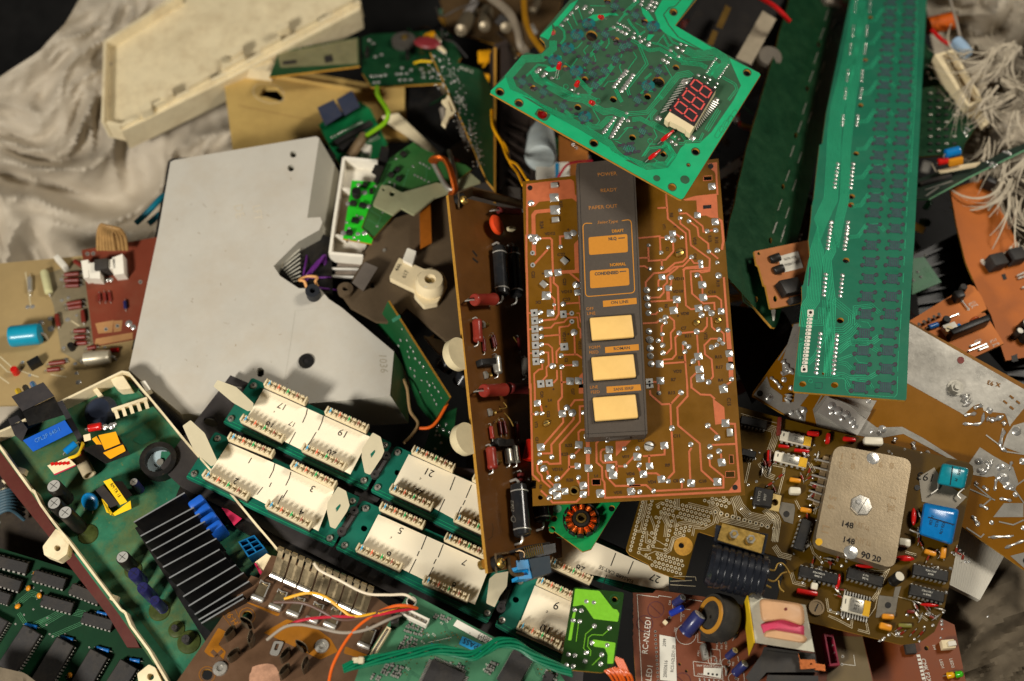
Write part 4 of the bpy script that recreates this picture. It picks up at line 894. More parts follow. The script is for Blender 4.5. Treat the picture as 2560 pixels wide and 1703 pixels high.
    paper((1375, 1306), (1672, 1436), (1672, 1480), (1352, 1408), [('28', o(d7, 1055, 385), 14), ('27', o(d7, 1840, 485), 15), ('EIA568B CAT.5E', o(d7, 1430, 445), 7.5), d7(1425, 225, 1375, 355), d7(1610, 310, 1555, 440), d7(1330, 455, 1285, 580), d7(1515, 540, 1485, 610)])
    # nylon clips
    def clip(o0, t, h0, h1):
        mb = MB(); lo = [p.at(*v, h0) for v in o0]; c = sum(lo, Vector()) / len(lo)
        mb.slab([p.at(*v, h1) for v in o0], [c + (v - c) * .8 for v in lo], MNY)
        if t: mb.plate(p.dn(h1 + .0004), t, .0003, MPCB)
        th.part('clip', mb)
    clip(rrect(d4(85, 705, 190, 630, 310, 740, 375, 800, 535, 1150, 520, 1200, 460, 1235, 240, 1040, 150, 850), 3), None, .004, .014)
    clip(rrect(d4(490, 190, 540, 105, 720, 170, 790, 200, 1015, 410, 1000, 500, 940, 515, 740, 400), 3), None, .004, .014)
    for dx, dy in ((0, 0), (-388, 606)):
        clip(rrect([(x + dx / 4.48, y + dy / 4.48) for x, y in d5(560, 500, 680, 320, 770, 370, 810, 530, 780, 600, 650, 795, 590, 770, 555, 600)], 3), [(x + dx / 4.48, y + dy / 4.48) for x, y in d5(655, 560, 700, 515, 705, 540, 665, 600)], .003, .013)
    clip(rrect(r4(975, 900, 1015, 865, 1100, 850, 1090, 950, 1045, 1010, 1010, 1085, 955, 1060), 3), None, .003, .013)
    for c0 in (d5(835, 600, 705, 805), d5(475, 1215, 335, 1445), r4(1090, 960, 1050, 1100)):
        mp = MB(); mp.tube([p.at(*c0[0], .001), p.at(*c0[1], .001)], .0025, MFR, 8)
        for v in c0: mp.ring(p.fr(*v, 0, .0005), .0009, .0028, .0035, MFR, 14)
        th.part('latch_post', mp)
    for cr, l in ((d4, (1015, 182, 720, 612, 545, 872, 240, 1332)), (d5, (815, 465, 960, 545, 580, 860, 735, 935, 455, 1090, 605, 1172, 200, 1505)), (r4, (30, 682, 165, 440, 962, 1125, 1058, 1172, 1178, 915))):
        for i in range(0, len(l), 2): v = cr(l[i], l[i + 1])[0]; th.part('screw', m_screw(.0022, MSTL, True, R.choice([10, 40, 70])), p.fr(*v, 0, .0002))
patch_panel()
# ================================================================== long green key contact board and the dark strip behind it
MKB = mat('green_mask', (28, 104, 78), .42, 0, .14, 30, .08, 1600, dust=.15, dustcol=(110, 140, 120), coat=.12)
MKT = mat('green_mask_track', (46, 160, 116), .42, 0, .1, 60, coat=.1)
MDG = mat('dark_green_mask', (14, 54, 30), .32, 0, .3, 90, .05, 900, dust=.15, dustcol=(70, 90, 50), coat=.2)
MGRN = mat('plain_green_mask', (18, 70, 36), .4, 0, .2, 50, .1, dust=.2, dustcol=(80, 100, 70), coat=.15)
def contact_board():
    k1, k2, k3 = Q(1700, 0, 2.613), Q(1700, 550, 2.613), Q(1860, 750, 3.136)
    p = Pl((1990, 980, .014), (2265, 1000, .014), (2220, 0, -.11))
    th = Thing('circuit_board', 'long green circuit board with two columns of dark key contact pads', 'circuit board', p.at(2150, 700))
    out = [(2132, -60), (2125, 0), (2098, 126), (2066, 280), (2055, 360), (2049, 362), (2040, 440), (2034, 497), (2030, 512), (2026, 560), (2021, 600)] + k2(848, 235, 838, 262, 805, 425, 795, 432, 797, 520) + k3(450, 25, 452, 100, 385, 700, 392, 718, 1262, 788, 1274, 775) + [(2276, 750), (2286, 600), (2305, 214), (2317, 0), (2320, -60)]
    hs = [(k1, 1243, 118, 6), (k1, 1210, 395, 6), (k1, 1180, 690, 6.5), (k1, 1150, 1005, 7), (k1, 1122, 1285, 8), (k1, 1118, 1340, 8), (k2, 1085, 265, 8.5), (k2, 1047, 657, 9), (k3, 460, 660, 9), (k3, 710, 668, 9.5), (k3, 622, 578, 4)]
    b = MB(); b.plate(p, out, .0016, MKB, MEDGE, [circ(*cr(x, y)[0], r, 14, r * .8) for cr, x, y, r in hs])
    bus(b, p, k1(1170, 0, 1150, 160, 1100, 420, 1030, 700, 1010, 860, 1000, 1080, 985, 1300, 920, 1440, 905, 1568) + k2(900, 60, 895, 200, 880, 330, 870, 520, 835, 570, 820, 700), 9, 4.0, 1.7, MKT)
    bus(b, p, k1(1200, 60, 1160, 420, 1120, 640, 1085, 980, 1075, 1300, 1045, 1420, 1020, 1568) + k2(1000, 110, 990, 200, 960, 260, 975, 420, 990, 540, 985, 700, 965, 1000), 6, 4, 1.8, MKT)
    bus(b, p, k3(640, 0, 660, 330, 655, 600), 4, 5, 1.6, MKT)
    bus(b, p, k3(700, 0, 845, 120, 840, 190, 780, 240, 690, 240, 685, 600), 4, 5, 1.6, MKT)
    for pts, n in ((k3(870, 150, 870, 60, 1000, 45, 1060, 100), 3), (k3(740, 320, 830, 270, 900, 190), 4), (k3(740, 400, 840, 320, 1010, 325, 1060, 290), 4), (k3(740, 470, 850, 430), 2), (k3(740, 410, 820, 340, 960, 345, 1050, 400), 3), (k3(740, 490, 800, 500, 840, 540), 3), (k3(720, 580, 780, 585, 830, 610, 990, 605, 1040, 575), 3), (k3(870, 450, 900, 490, 980, 500), 1), (k3(920, 170, 970, 175, 1000, 220), 1),
                   (k3(430, 590, 440, 350, 470, 340), 2), (k3(430, 595, 660, 610, 790, 620, 800, 700, 830, 738, 1180, 762, 1200, 740, 1205, 600), 1), (k3(690, 590, 790, 610, 830, 680), 2), (k3(830, 620, 980, 640, 1010, 690), 2), (k3(500, 500, 560, 440, 640, 260, 640, 120), 3), (k3(520, 180, 600, 180, 610, 60), 4), (k3(1205, 560, 1210, 400), 1), (k3(1215, 370, 1220, 260), 1), (k3(1225, 230, 1232, 110), 1), (k3(1233, 80, 1240, 0), 1)): bus(b, p, pts, n, 4.4, 1.5, MKT)
    ys = [968, 922, 876, 833, 785, 741, 697, 655, 613, 571, 532, 494, 459, 423, 388, 352, 316, 283, 245, 212, 180, 149, 119, 88, 57, 31, 4]
    for i, y in enumerate(ys):
        for cx in (2150 + (968 - y) * .081, 2214 + (968 - y) * .064):
            k = .66 + .34 * y / 968
            b.poly(p, quad((cx - 14 * k, y), (cx + 14 * k, y + 1), 25 * k), MCARB, .00021)
            for j in range(5): b.ribbon(p, [(cx - 11 * k + j * 5.5 * k, y - 9 * k), (cx - 11 * k + j * 5.5 * k, y + 9 * k)], .9, MKB, .00024)
            for dx, dy, r in ((-22, 9, 6), (21, -11, 6), (-16, -12, 4.2), (16, 13, 4.2)): b.poly(p, circ(cx + dx * k, y + dy * k, r * k, 10), MCARD, .00022); b.ribbon(p, [(cx + dx * k * .5, y + dy * k * .6), (cx + dx * k, y + dy * k)], 4 * k, MCARB, .00023)
        if i > 8:
            x0 = 2130 + (968 - y) * .075
            if i % 2: bus(b, p, [(x0 - 36, y + 22), (x0 - 14, y + 20), (x0 + 4, y - 6), (x0 + 40, y - 8), (x0 + 52, y + 6)], 3, 3.6, 1.5, MKT)
        if i > 4: xr = 2246 + (968 - y) * .05; b.ribbon(p, [(xr - 2, y + 9), (xr - .5, y - 14)], 1.6, MKT)
    b.ribbon(p, [(2295, 60), (2286, 270), (2277, 430)], 1.5, MKT)
    for i in range(17): x, y = lerp(k3(522, 95)[0], k3(472, 550)[0], i / 16); b.poly(p, rrect(quad((x - 7, y), (x + 7, y - .5), 7.2), 3), MWH, .00016); b.poly(p, circ(x - 2.6, y, 1.6, 8), MBLK, .0003)
    for c in ((522, 98), (472, 545)): x, y = k3(*c)[0]; b.poly(p, rrect(quad((x - 8, y), (x + 8, y), 14), 3), MWH, .0002); b.poly(p, circ(x, y, 4, 10), MBLK, .0003)
    b.ptext(p, *k3(450, 310)[0], 85, 'J8', 6, MKT); b.ptext(p, *k3(545, 55)[0], 85, '17', 5, MKT); b.poly(p, quad(k3(558, 668)[0], k3(612, 672)[0], 13), MKB, .0002); b.ribbon(p, rrect(quad(k3(558, 668)[0], k3(612, 672)[0], 14), 1), 1, MCARB, .00025); b.ribbon(p, circ(*k3(522, 636)[0], 5, 12), 1.2, MKT, .0002)
    b.ribbon(p, k2(850, 310, 845, 370, 838, 430), 3.4, MCARB, .0002)
    th.part('board', b)
    q = []
    for cr, a, n, r in ((k3, (600, 265, 565, 570), 10, 4.6), (k3, (728, 275, 700, 575), 10, 5), (k2, (988, 15, 965, 185), 8, 4.4), (k2, (1097, 15, 1075, 190), 8, 4.4), (k2, (952, 355, 940, 490), 6, 4.4), (k2, (1062, 360, 1047, 495), 6, 4.4), (k1, (1032, 1070, 1010, 1222), 7, 4.2), (k1, (1132, 1070, 1115, 1225), 7, 4.2), (k1, (992, 1450, 980, 1510), 3, 4), (k1, (1100, 1450, 1090, 1560), 4, 4),
                        (k1, (1065, 755, 1060, 818), 4, 3.4), (k1, (1162, 755, 1155, 818), 4, 3.4), (k1, (1085, 580, 1075, 642), 4, 3.2), (k1, (1187, 580, 1177, 640), 4, 3.2), (k1, (1097, 460, 1090, 527), 4, 3.2), (k1, (1192, 460, 1185, 527), 4, 3.2), (k1, (1115, 290, 1108, 350), 4, 3), (k1, (1212, 290, 1205, 350), 4, 3), (k1, (1132, 170, 1125, 232), 4, 3), (k1, (1222, 170, 1215, 232), 4, 3), (k1, (1150, 0, 1142, 76), 4, 3), (k1, (1243, 0, 1237, 76), 4, 3)):
        a, c = cr(*a)
        for i in range(n): q.append((*lerp(a, c, i / max(1, n - 1)), r))
    solder(th, p, [(a, c, r * 1.25) for a, c, r in q], hk=.6)
contact_board()
def dark_strip():
    k1, k2 = Q(1700, 0, 2.613), Q(1700, 550, 2.613)
    p = Pl((1797, 650, -.014), (1935, 820, -.026), (2040, 0, -.128))
    th = Thing('circuit_board', 'long very dark green circuit board with a pointed lower end and chipped yellow edge', 'circuit board', p.at(1930, 500))
    out = [(1985, -60)]; e = [(1974, 0), (1914, 207), (1868, 371), (1815, 600), (1794, 655)]
    for i in range(len(e) - 1):
        n = 5
        for j in range(n): x, y = lerp(e[i], e[i + 1], j / n); out.append((x + R.uniform(-2.2, 2.2), y))
    out += [(1794, 655), (1797, 668), (1930, 818), (1938, 820), (1946, 806), (1992, 610), (2060, 325), (2113, 77), (2145, -60)]
    b = MB(); b.plate(p, out, .0018, MDG, MEDGE, [circ(*k1(x, y)[0], 4, 10, 7) for x, y in ((975, 20), (903, 292), (830, 580), (755, 885), (672, 1220))] + [circ(*k2(x, y)[0], 4, 10, 8) for x, y in ((590, 135), (497, 520))])
    A = k1(960, 90, 930, 210, 890, 370, 860, 490, 815, 700, 785, 820, 735, 980, 705, 1140, 655, 1330, 620, 1480) + k2(625, 40); B = k1(1005, 150, 975, 270, 935, 430, 905, 550, 850, 760, 785, 1020, 750, 1200, 705, 1380, 680, 1500) + k2(672, 100)
    for L in (A, B):
        for x, y in L:
            for j in range(4): b.ribbon(p, [(x + 4 - j * 2.4, y - 10 + j * 7), (x + 1.5 - j * 2.4, y - 4 + j * 7)], 1.7, MSB, .0002)
    x, y = k2(612, 620)[0]; b.poly(p, rrect([(x - 7, y - 14), (x + 5, y - 14), (x + 2, y + 14), (x - 2, y + 16)], 3), MWP, .0003)
    bus(b, p, k2(340, 380, 420, 420, 440, 520, 500, 560), 5, 5, 1, mat('dark_track', (26, 78, 44), .4, 0, .2, 100))
    th.part('board', b)
dark_strip()
def label_board():
    MO = mat('pale_phenolic', (170, 106, 60), .5, 0, .15, 60, .1, dust=.25)
    k2 = Q(1700, 550, 2.613); p = Pl((1886, 629, -.020), (2025, 600, -.046), (1930, 772, -.012))
    th = Thing('circuit_board', 'small orange tan board with two black capacitors and white printed label', 'circuit board', p.at(1960, 690))
    b = MB(); b.plate(p, k2(485, 205, 860, 128, 1000, 300, 900, 500, 770, 545, 610, 578, 590, 575, 560, 430, 548, 425, 515, 300, 500, 290), .0016, MO, MEDGE, [circ(*k2(515, 220)[0], 4, 10), circ(*k2(622, 515)[0], 5, 12, 8)])
    L = k2(640, 240, 770, 203, 805, 312, 670, 345); b.poly(p, L, MWP, .0003)
    for i, t in enumerate(('E2H5A J-V007A61', 'S8Z61 R6Z901')): b.ptext(p, *k2(722 - i * 14 + 8, 285 - i * 34)[0], 166, t, 5.5, MBP, .0004, sx=.8)
    th.part('board', b)
    for x, y in ((588, 262), (612, 335)): can(th, p, *k2(x, y)[0], 11, .007, MBLK, MBLK, lean=(0, 55))
    block(th, p, *k2(640, 470, 760, 445), 40, .006, MBLK, name='jack'); block(th, p, *k2(705, 545, 765, 530), 16, .004, MIC, name='jack_tip')
label_board()

# ================================================================== tinned orange brown board at the right edge
def tinned_board():
    MOB = mat('amber_laminate', (122, 78, 4), .34, 0, .16, 26, .06, dust=.2, dustcol=(96, 60, 16), spec=.3)
    MTP = mat('dull_tin', (166, 162, 152), .28, .55, .2, 40, .12, 300, dust=.3, dustcol=(110, 100, 84))
    k3, r5 = Q(1860, 750, 3.136), Q(1700, 1103, 2.58)
    p = Pl((1879, 990, -.026), (2560, 960, -.026), (2410, 1320, -.034))
    th = Thing('circuit_board', 'amber brown circuit board with wide dull tin areas and big solder lumps', 'circuit board', p.at(2320, 1000))
    out = [(1879, 990), (1884, 978), (2060, 735), (2150, 735), (2276, 804), (2640, 1005), (2640, 1470), (2560, 1424), (2410, 1320), (2000, 1060)]
    b = MB(); b.plate(p, out, .002, MOB, MEDGE, [circ(*k3(125, 733)[0], 8), circ(*k3(1302, 390)[0], 7), circ(*k3(330, 867)[0], 3.5), circ(*r5(2235, 770)[0], 9)])
    TP = [k3(1295, 180, 2195, 700, 2250, 740, 2250, 860, 2195, 850, 2085, 985, 2045, 890, 1880, 870, 1860, 810, 1800, 830, 1720, 900, 1690, 880, 1275, 650), k3(2250, 940, 2195, 960, 2110, 985, 2060, 1060, 2030, 1150, 2250, 1230),
          k3(75, 745, 180, 600, 205, 680, 300, 750, 300, 800, 390, 800, 400, 720, 510, 740, 440, 830, 490, 850, 480, 960, 400, 945), k3(390, 190, 440, 185, 400, 560, 300, 600, 300, 480), k3(900, 950, 960, 940, 1040, 1000, 1240, 995, 1400, 1080, 1690, 1265, 1600, 1240, 1250, 1050, 1030, 1090, 890, 1060),
          k3(1850, 1155, 1950, 1220, 2110, 1310, 2150, 1430, 2120, 1500, 2050, 1470, 1960, 1380, 1900, 1390, 1790, 1370, 1750, 1300), r5(2215, 400, 2215, 490, 2020, 490, 2090, 400), r5(2130, 740, 2290, 700, 2290, 880), k3(545, 860, 640, 745, 1040, 790, 990, 880, 900, 1060, 575, 990)]
    for i, g in enumerate(TP): b.poly(p, g, MTP, .0001 + i * .00001, [])
    b.poly(p, circ(*k3(125, 733)[0], 8), MBLK, .0003); b.poly(p, circ(*k3(1700, 472)[0], 9), MMAR, .0003); b.poly(p, circ(*r5(2235, 770)[0], 9), MBLK, .0003)
    for l in (k3(610, 750, 545, 860, 575, 985), k3(2030, 1010, 2000, 1140, 2060, 1190, 2195, 1210), k3(2060, 900, 2085, 985), r5(1900, 280, 2010, 370, 1950, 420), r5(2219, 250, 2150, 300, 2219, 400), r5(1990, 620, 2150, 610), r5(1850, 560, 1940, 620, 1960, 600), r5(1850, 300, 2030, 380), r5(2060, 520, 2150, 540, 2215, 510), k3(440, 200, 270, 470), k3(1900, 1060, 2020, 1150)): b.ribbon(p, l, 3.4, MTP, .0003)
    for x, y in ((2050, 800), (2100, 760), (2150, 800), (2100, 845)): b.ribbon(p, [k3(x - 12, y - 8)[0], k3(x + 10, y + 10)[0]], 5, MOB, .0004)
    for c in ((1990, 670, 'x'), (1930, 650, '93')): b.ptext(p, *k3(c[0], c[1])[0], 198, c[2], 11 if c[2] == 'x' else 9, MOB, .0003, bold=.03)
    th.part('board', b)
    def lump(pts, r, n='solder_lump'):
        mb = MB(); A = [p.at(*v) for v in pts]; u = p.u(*pts[0]) * r; k = len(A)
        C = curve(A, 5); m = len(C); mb.tube(C, [u * (.75 + .25 * math.sin(i * 1.9)) * (.5 if i in (0, m - 1) else 1) for i in range(m)], MS, 9); th.part(n, mb)
    lump(k3(205, 605, 260, 650, 290, 700), 5); lump(k3(300, 470, 340, 530, 390, 580), 8); lump(k3(290, 580, 340, 550), 6); lump(k3(270, 660, 295, 695), 6); lump(k3(350, 740, 345, 780, 330, 800), 11); lump(k3(410, 860, 430, 895, 460, 945), 6); lump(k3(1735, 740, 1740, 790, 1760, 830), 13); lump(k3(1725, 905, 1820, 890), 6); lump(k3(1800, 850, 1870, 825), 6)
    lump(k3(1715, 970, 1850, 970, 1880, 885), 5); lump(k3(1900, 930, 1960, 940, 2030, 910), 8); lump(k3(2025, 950, 2050, 985), 7); lump(k3(2040, 1020, 2010, 1140, 2060, 1190), 6); lump(k3(1325, 1110, 1330, 1180, 1320, 1240), 7); lump(k3(1440, 1180, 1420, 1290), 8); lump(k3(1190, 1080, 1170, 1120), 6); lump(k3(1900, 1260, 1910, 1330, 1850, 1370), 6)
    for l in ((2010, 120, 2000, 160, 1950, 210), (2040, 240, 2030, 320), (1900, 260, 1920, 285), (1950, 290, 1990, 320), (2060, 370, 2140, 385), (2120, 190, 2140, 130), (2000, 620, 2140, 615), (2095, 690, 2219, 640), (1880, 480, 1920, 530), (1930, 410, 1990, 440)): lump(r5(*l[:2]) + r5(*l[2:]) if len(l) == 4 else r5(*l), 5)
    solder(th, p, [(*k3(x, y)[0], r) for x, y, r in ((195, 770, 12), (315, 625, 7), (370, 690, 7), (1925, 865, 9), (1085, 1015, 11), (975, 790, 8), (2135, 1030, 12), (1830, 1270, 8), (2000, 1315, 9), (2015, 1385, 11), (2065, 1455, 11), (1840, 1340, 7), (470, 865, 9), (375, 885, 8), (2180, 1270, 7), (1060, 1045, 8), (1005, 1030, 7))] + [(*r5(x, y)[0], r) for x, y, r in ((2090, 235, 13), (2080, 165, 8), (1950, 195, 8), (1935, 130, 9), (2140, 300, 8), (2165, 345, 7), (2010, 525, 6), (1900, 500, 6), (1920, 535, 6), (2210, 130, 9), (2215, 560, 6))])
    bl = MB(); q = p.dn(.005); bl.plate(q, k3(655, 760, 995, 882, 890, 1062, 570, 875), .005, MTIN); bl.plate(q.dn(.0006), k3(720, 775, 990, 885, 960, 930, 830, 830), .0006, MTP); th.part('shield_strip', bl)
    solder(th, q, [(*k3(x, y)[0], r) for x, y, r in ((690, 830, 11), (740, 870, 12), (800, 900, 12), (850, 950, 10), (690, 880, 8), (770, 930, 9), (870, 990, 9))], 'solder_lump')
    nut = MB(); M = p.fr(*k3(1655, 690)[0], 20); nut.cyl(M, .0052, .0008, MSTL, 22); nut.cyl(M @ T(0, 0, .0008), .0040, .003, MSTL, 6); nut.cyl(M @ T(0, 0, .0038), .002, .0012, MSTL, 12); th.part('nut', nut)
tinned_board()

# ================================================================== golden radio board with the tan metal can
def radio_board():
    MGD = mat('ochre_laminate', (80, 57, 3), .5, 0, .25, 30, .08, dust=.12, dustcol=(64, 46, 18), spec=.2)
    MTT = mat('tin_track', (196, 182, 150), .36, .35, .15, 300)
    MCAN = mat('tan_metal', (150, 134, 108), .34, .6, .1, 30, .15, 700, dust=.3, dustcol=(150, 124, 78))
    MEMB = mat('tan_and_relief_shade', (140, 118, 86), .45, .4, .1)  # embossed digits lie flat; their relief shading is put into this darker tan
    MPC = mat('pale_ceramic', (214, 206, 184), .35, 0, .06); MYG = mat('yellow_gold', (222, 172, 44), .32, .6, .1)
    a1, a2, a3, a4, r5 = Q(1560, 1020, 5.6), Q(1560, 1230, 5.6), Q(1900, 1080, 5.6), Q(1900, 1330, 4.204), Q(1700, 1103, 2.58)
    p = Pl((1571, 1385, -.020), (2360, 1530, -.016), (2428, 1161, -.021))
    th = Thing('circuit_board', 'ochre radio board with round corners and tan metal can marked 148', 'circuit board', p.at(2050, 1350))
    out = [(1612, 1190), (1600, 1250), (1566, 1368), (1566, 1376), (1574, 1387), (1620, 1410), (1632, 1425), (1674, 1441), (1712, 1449), (1744, 1333), (1750, 1330), (1962, 1398), (1967, 1404), (1935, 1530), (2049, 1562), (2254, 1612), (2300, 1606), (2336, 1580), (2359, 1529), (2434, 1180), (2432, 1166), (2420, 1156), (2300, 1128), (2040, 1068), (1840, 1015), (1700, 1000), (1630, 1120)]
    b = MB(); b.plate(p, out, .0016, MGD, MEDGE, [circ(*a2(805, 748)[0], 7), circ(*r5(1350, 1070)[0], 0.1)][:1])
    b.poly(p, circ(*a2(830, 760)[0], 24, 20), MEDGE, .00008, [circ(*a2(805, 748)[0], 7.4)])
    rings = [(820, 185, 1215, 290, 8), (830, 245, 1180, 345, 7), (790, 300, 1190, 405, 8), (755, 345, 1145, 455, 8), (545, 165, 770, 235, 5), (520, 280, 690, 330, 4), (565, 235, 680, 265, 3), (600, 120, 705, 155, 3), (260, 145, 90, 815, 13), (390, 125, 205, 850, 14), (1130, 120, 1425, 205, 6), (1235, 90, 1400, 135, 4), (1395, 75, 1470, 155, 3),
             (465, 870, 805, 965, 7), (480, 925, 820, 1030, 7), (435, 980, 775, 1080, 7), (395, 1025, 790, 1145, 8), (500, 365, 440, 590, 5), (670, 410, 575, 805, 7), (745, 465, 800, 510, 2), (860, 495, 925, 485, 2), (735, 525, 720, 580, 2), (845, 550, 910, 540, 2), (780, 570, 835, 610, 2), (310, 885, 355, 925, 2), (360, 685, 420, 700, 2), (340, 770, 405, 760, 2), (390, 575, 430, 645, 2), (450, 355, 480, 210, 2), (2090, 385, 2095, 510, 2)]
    for x0, y0, x1, y1, n in rings:
        for i in range(n): x, y = lerp(*a2(x0, y0, x1, y1), i / max(1, n - 1)); b.poly(p, circ(x, y, 4.3, 10), MTT, .0002); b.poly(p, circ(x, y, 1.9, 8), MBLK, .00026)
    for i in range(10): x, y = lerp(*a2(1280, 280, 2010, 485), i / 9); b.poly(p, circ(x, y, 5.4, 12), MTT, .0002); b.poly(p, circ(x, y, 2.8, 8), MBLK, .00026)
    for l, n in ((a2(1560, 60, 1620, 200, 1750, 335, 1970, 385, 2030, 470), 6), (a2(700, 660, 650, 830, 590, 870, 440, 830, 310, 885), 1), (a2(820, 600, 690, 650, 640, 810, 570, 850), 3), (a2(1290, 440, 1340, 290, 1300, 230, 1215, 200, 1225, 110), 3), (a2(300, 110, 255, 330, 190, 420), 3), (a2(335, 170, 270, 370, 235, 550, 170, 550), 2), (a2(370, 340, 420, 470, 440, 580), 2), (a2(520, 290, 600, 450, 580, 630), 3), (a2(570, 280, 640, 470), 3), (a2(700, 350, 720, 420, 710, 500), 2),
                 (a2(320, 550, 310, 700, 400, 740), 2), (a2(340, 590, 420, 660, 500, 700, 580, 750), 1), (a2(200, 850, 310, 920, 400, 960), 1), (a2(220, 800, 380, 815), 2), (a2(420, 780, 570, 805), 1), (a2(900, 160, 1230, 240, 1270, 370, 1250, 440, 1120, 510, 980, 500, 960, 615), 2), (a2(760, 450, 850, 430, 1050, 460, 1190, 380), 3), (a2(1500, 90, 1540, 200, 1570, 350), 2), (a2(1350, 380, 1900, 500), 4), (a2(2020, 250, 2130, 360, 2150, 420, 2110, 690), 5), (a2(740, 70, 740, 250), 4), (a2(450, 190, 520, 150, 560, 160), 2),
                 (a1(1700, 1050, 1760, 780, 1700, 700), 2), (a1(1640, 80, 2200, 230), 1), (a1(1990, 270, 2100, 300, 2120, 400, 2050, 600), 5), (a3(0, 430, 100, 600, 200, 640), 4), (a3(180, 460, 340, 490, 330, 600, 260, 870), 2), (a3(500, 960, 560, 1080), 2), (a3(700, 450, 760, 560), 3), (a3(790, 800, 820, 950, 760, 1150), 2), (a3(60, 1090, 230, 1260, 210, 1540), 4), (a4(150, 150, 210, 240, 330, 270), 4), (a4(330, 430, 360, 530, 480, 560), 3), (a4(520, 100, 560, 220, 640, 300, 660, 340), 2), (a4(1350, 380, 1290, 500, 1240, 640, 1180, 720), 3),
                 (a4(720, 880, 830, 930, 960, 1000, 970, 920), 2), (a4(1030, 1030, 1140, 1060, 1120, 960), 2), (a4(1530, 210, 1640, 240), 2), (a4(1680, 870, 1760, 930), 2), (a4(700, 700, 720, 830, 830, 860), 2), (a4(1100, 400, 1300, 420, 1360, 380), 2), (a4(1380, 1060, 1430, 1100, 1500, 1100), 1), (a4(1450, 680, 1700, 750), 1), (a4(1280, 480, 1210, 800, 1140, 900), 1), (a2(700, 1180, 1000, 1190, 1010, 1240), 1), (a2(650, 1250, 950, 1240), 1), (a2(650, 1300, 1000, 1320), 1)): bus(b, p, l, n, 3.9, 1.3, MTT)
    for g in (a3(280, 1040, 300, 980, 480, 1010, 490, 1080, 460, 1290, 340, 1250, 265, 1120), a4(1250, 665, 1450, 690, 1420, 880, 1240, 900, 1215, 900), a4(1420, 580, 1485, 570, 1450, 690, 1400, 690), r5(1540, 230, 1640, 170, 1690, 250, 1800, 330, 1850, 360, 1770, 440, 1560, 390)): b.poly(p, g, mat('grey_tin_area', (104, 98, 86), .45, .5, .2, 200, dust=.3) if 'grey_tin_area' not in MATS else MATS['grey_tin_area'], .0003)
    for c, r in ((a3(370, 1150)[0], 8), (a4(1345, 770)[0], 8), (r5(1530, 300)[0], 7)): b.poly(p, circ(*c, r, 14), MBLK, .0004)
    b.ptext(p, *r5(1590, 230)[0], 190, '193', 17, MBP, .0005, shear=.2)
    th.part('board', b)
    # can
    q = p.dn(.012); can_o = rrect([(2087, 1112), (2281, 1149), (2236, 1423), (2036, 1360)], 26, 6)
    c = MB(); c.plate(q, can_o, .010, MCAN); lo = q.dn(-.0008)
    tx = a3
    for (cr, x, y, t, h, a, m, bo) in ((a3, 1220, 1300, '148', 12, 14, MBP, .02), (a3, 1420, 1320, 'МГц', 11, 14, MEMB, 0), (a3, 1240, 1525, '148', 12, 14, MBP, .02), (a3, 1440, 1540, 'МГц', 11, 14, MEMB, 0), (a4, 1110, 250, '90', 13, 14, MBP, .03), (a4, 1225, 285, '20', 12, 14, MBP, .03), (a3, 1150, 335, '1', 12, 192, MEMB, .03), (a3, 1310, 340, '2', 12, 192, MEMB, .03), (a3, 1130, 460, '2', 12, 192, MEMB, .03), (a3, 1300, 475, '8', 12, 192, MEMB, .03), (a3, 1690, 450, '9', 12, 192, MEMB, .03), (a3, 1845, 470, '8', 12, 192, MEMB, .03),
                                       (a3, 1010, 925, '5', 14, 102, MEMB, .03), (a3, 990, 1050, '6', 14, 102, MEMB, .03), (a3, 1850, 920, '1', 14, 102, MEMB, .03), (a3, 1830, 1040, '3', 14, 102, MEMB, .03), (a3, 1830, 1100, 'L', 12, 102, MEMB, .03), (a3, 910, 1370, 'L1', 14, 102, MEMB, .03)): c.ptext(q, *cr(x, y)[0], a, t, h, m, .00012, bold=bo)
    c.poly(q, circ(*a4(620, 105)[0], 9, 14), MYG, .0001); th.part('metal_can', c)
    solder(th, q, [(*a3(1580, 370)[0], 16), (*a4(955, 212)[0], 18)], 'solder_lump', .3); x, y = a3(1415, 1030)[0]; hx = MB(); hx.lathe(q.fr(x, y, 12), [(.0068, 0), (.0062, .0012), (.003, .0016), (0, .0017)], MSB, 7); hx.poly(q.dn(.0018), quad(a3(1500, 930)[0], a3(1370, 1140)[0], 1.2), MDK, 0); hx.cyl(q.fr(*a3(1385, 975)[0], 0, .0015), .0016, .0008, MS, 10); th.part('solder_lump', hx)
    # film capacitors
    def pillow(pts, h, m, text, a):
        mb = MB(); cc = (sum(v[0] for v in pts) / 4, sum(v[1] for v in pts) / 4); rr = rrect(pts, 9, 3)
        lv = [(.86, 0), (1, .25), (1, .65), (.9, .9), (.74, 1)]
        L = [[p.at(*lerp(cc, v, k), .001 + h * z) for v in rr] for k, z in lv]; n = len(rr); vs = [v for l in L for v in l]; fs = []
        for j in range(4):
            for i in range(n): fs.append((j * n + i, j * n + (i + 1) % n, (j + 1) * n + (i + 1) % n, (j + 1) * n + i))
        fs.append(tuple(range(4 * n, 5 * n))); mb.add(vs, fs, m)
        qq = p.dn(.001 + h); mb.poly(qq, quad(*text[0], 2.2), MBP, .0003)
        for i, t in enumerate(text[1]): mb.ptext(qq, *lerp(*text[2], i / max(1, len(text[1]) - 1)), a, t, 5.5, MBP, .0002)
        th.part('film_capacitor', mb)
    pillow(r5(1690, 140, 1865, 175, 1835, 312, 1655, 275), .007, MTEAL, (r5(1760, 160, 1742, 285), ['10H5', 'M'], r5(1800, 195, 1780, 250)), 105)
    pillow(r5(1572, 395, 1802, 440, 1755, 672, 1540, 600), .008, MBLUE, (r5(1600, 490, 1770, 540), ['К73-17в', '0,22', 'М 250'], r5(1690, 560, 1620, 510)), 105)
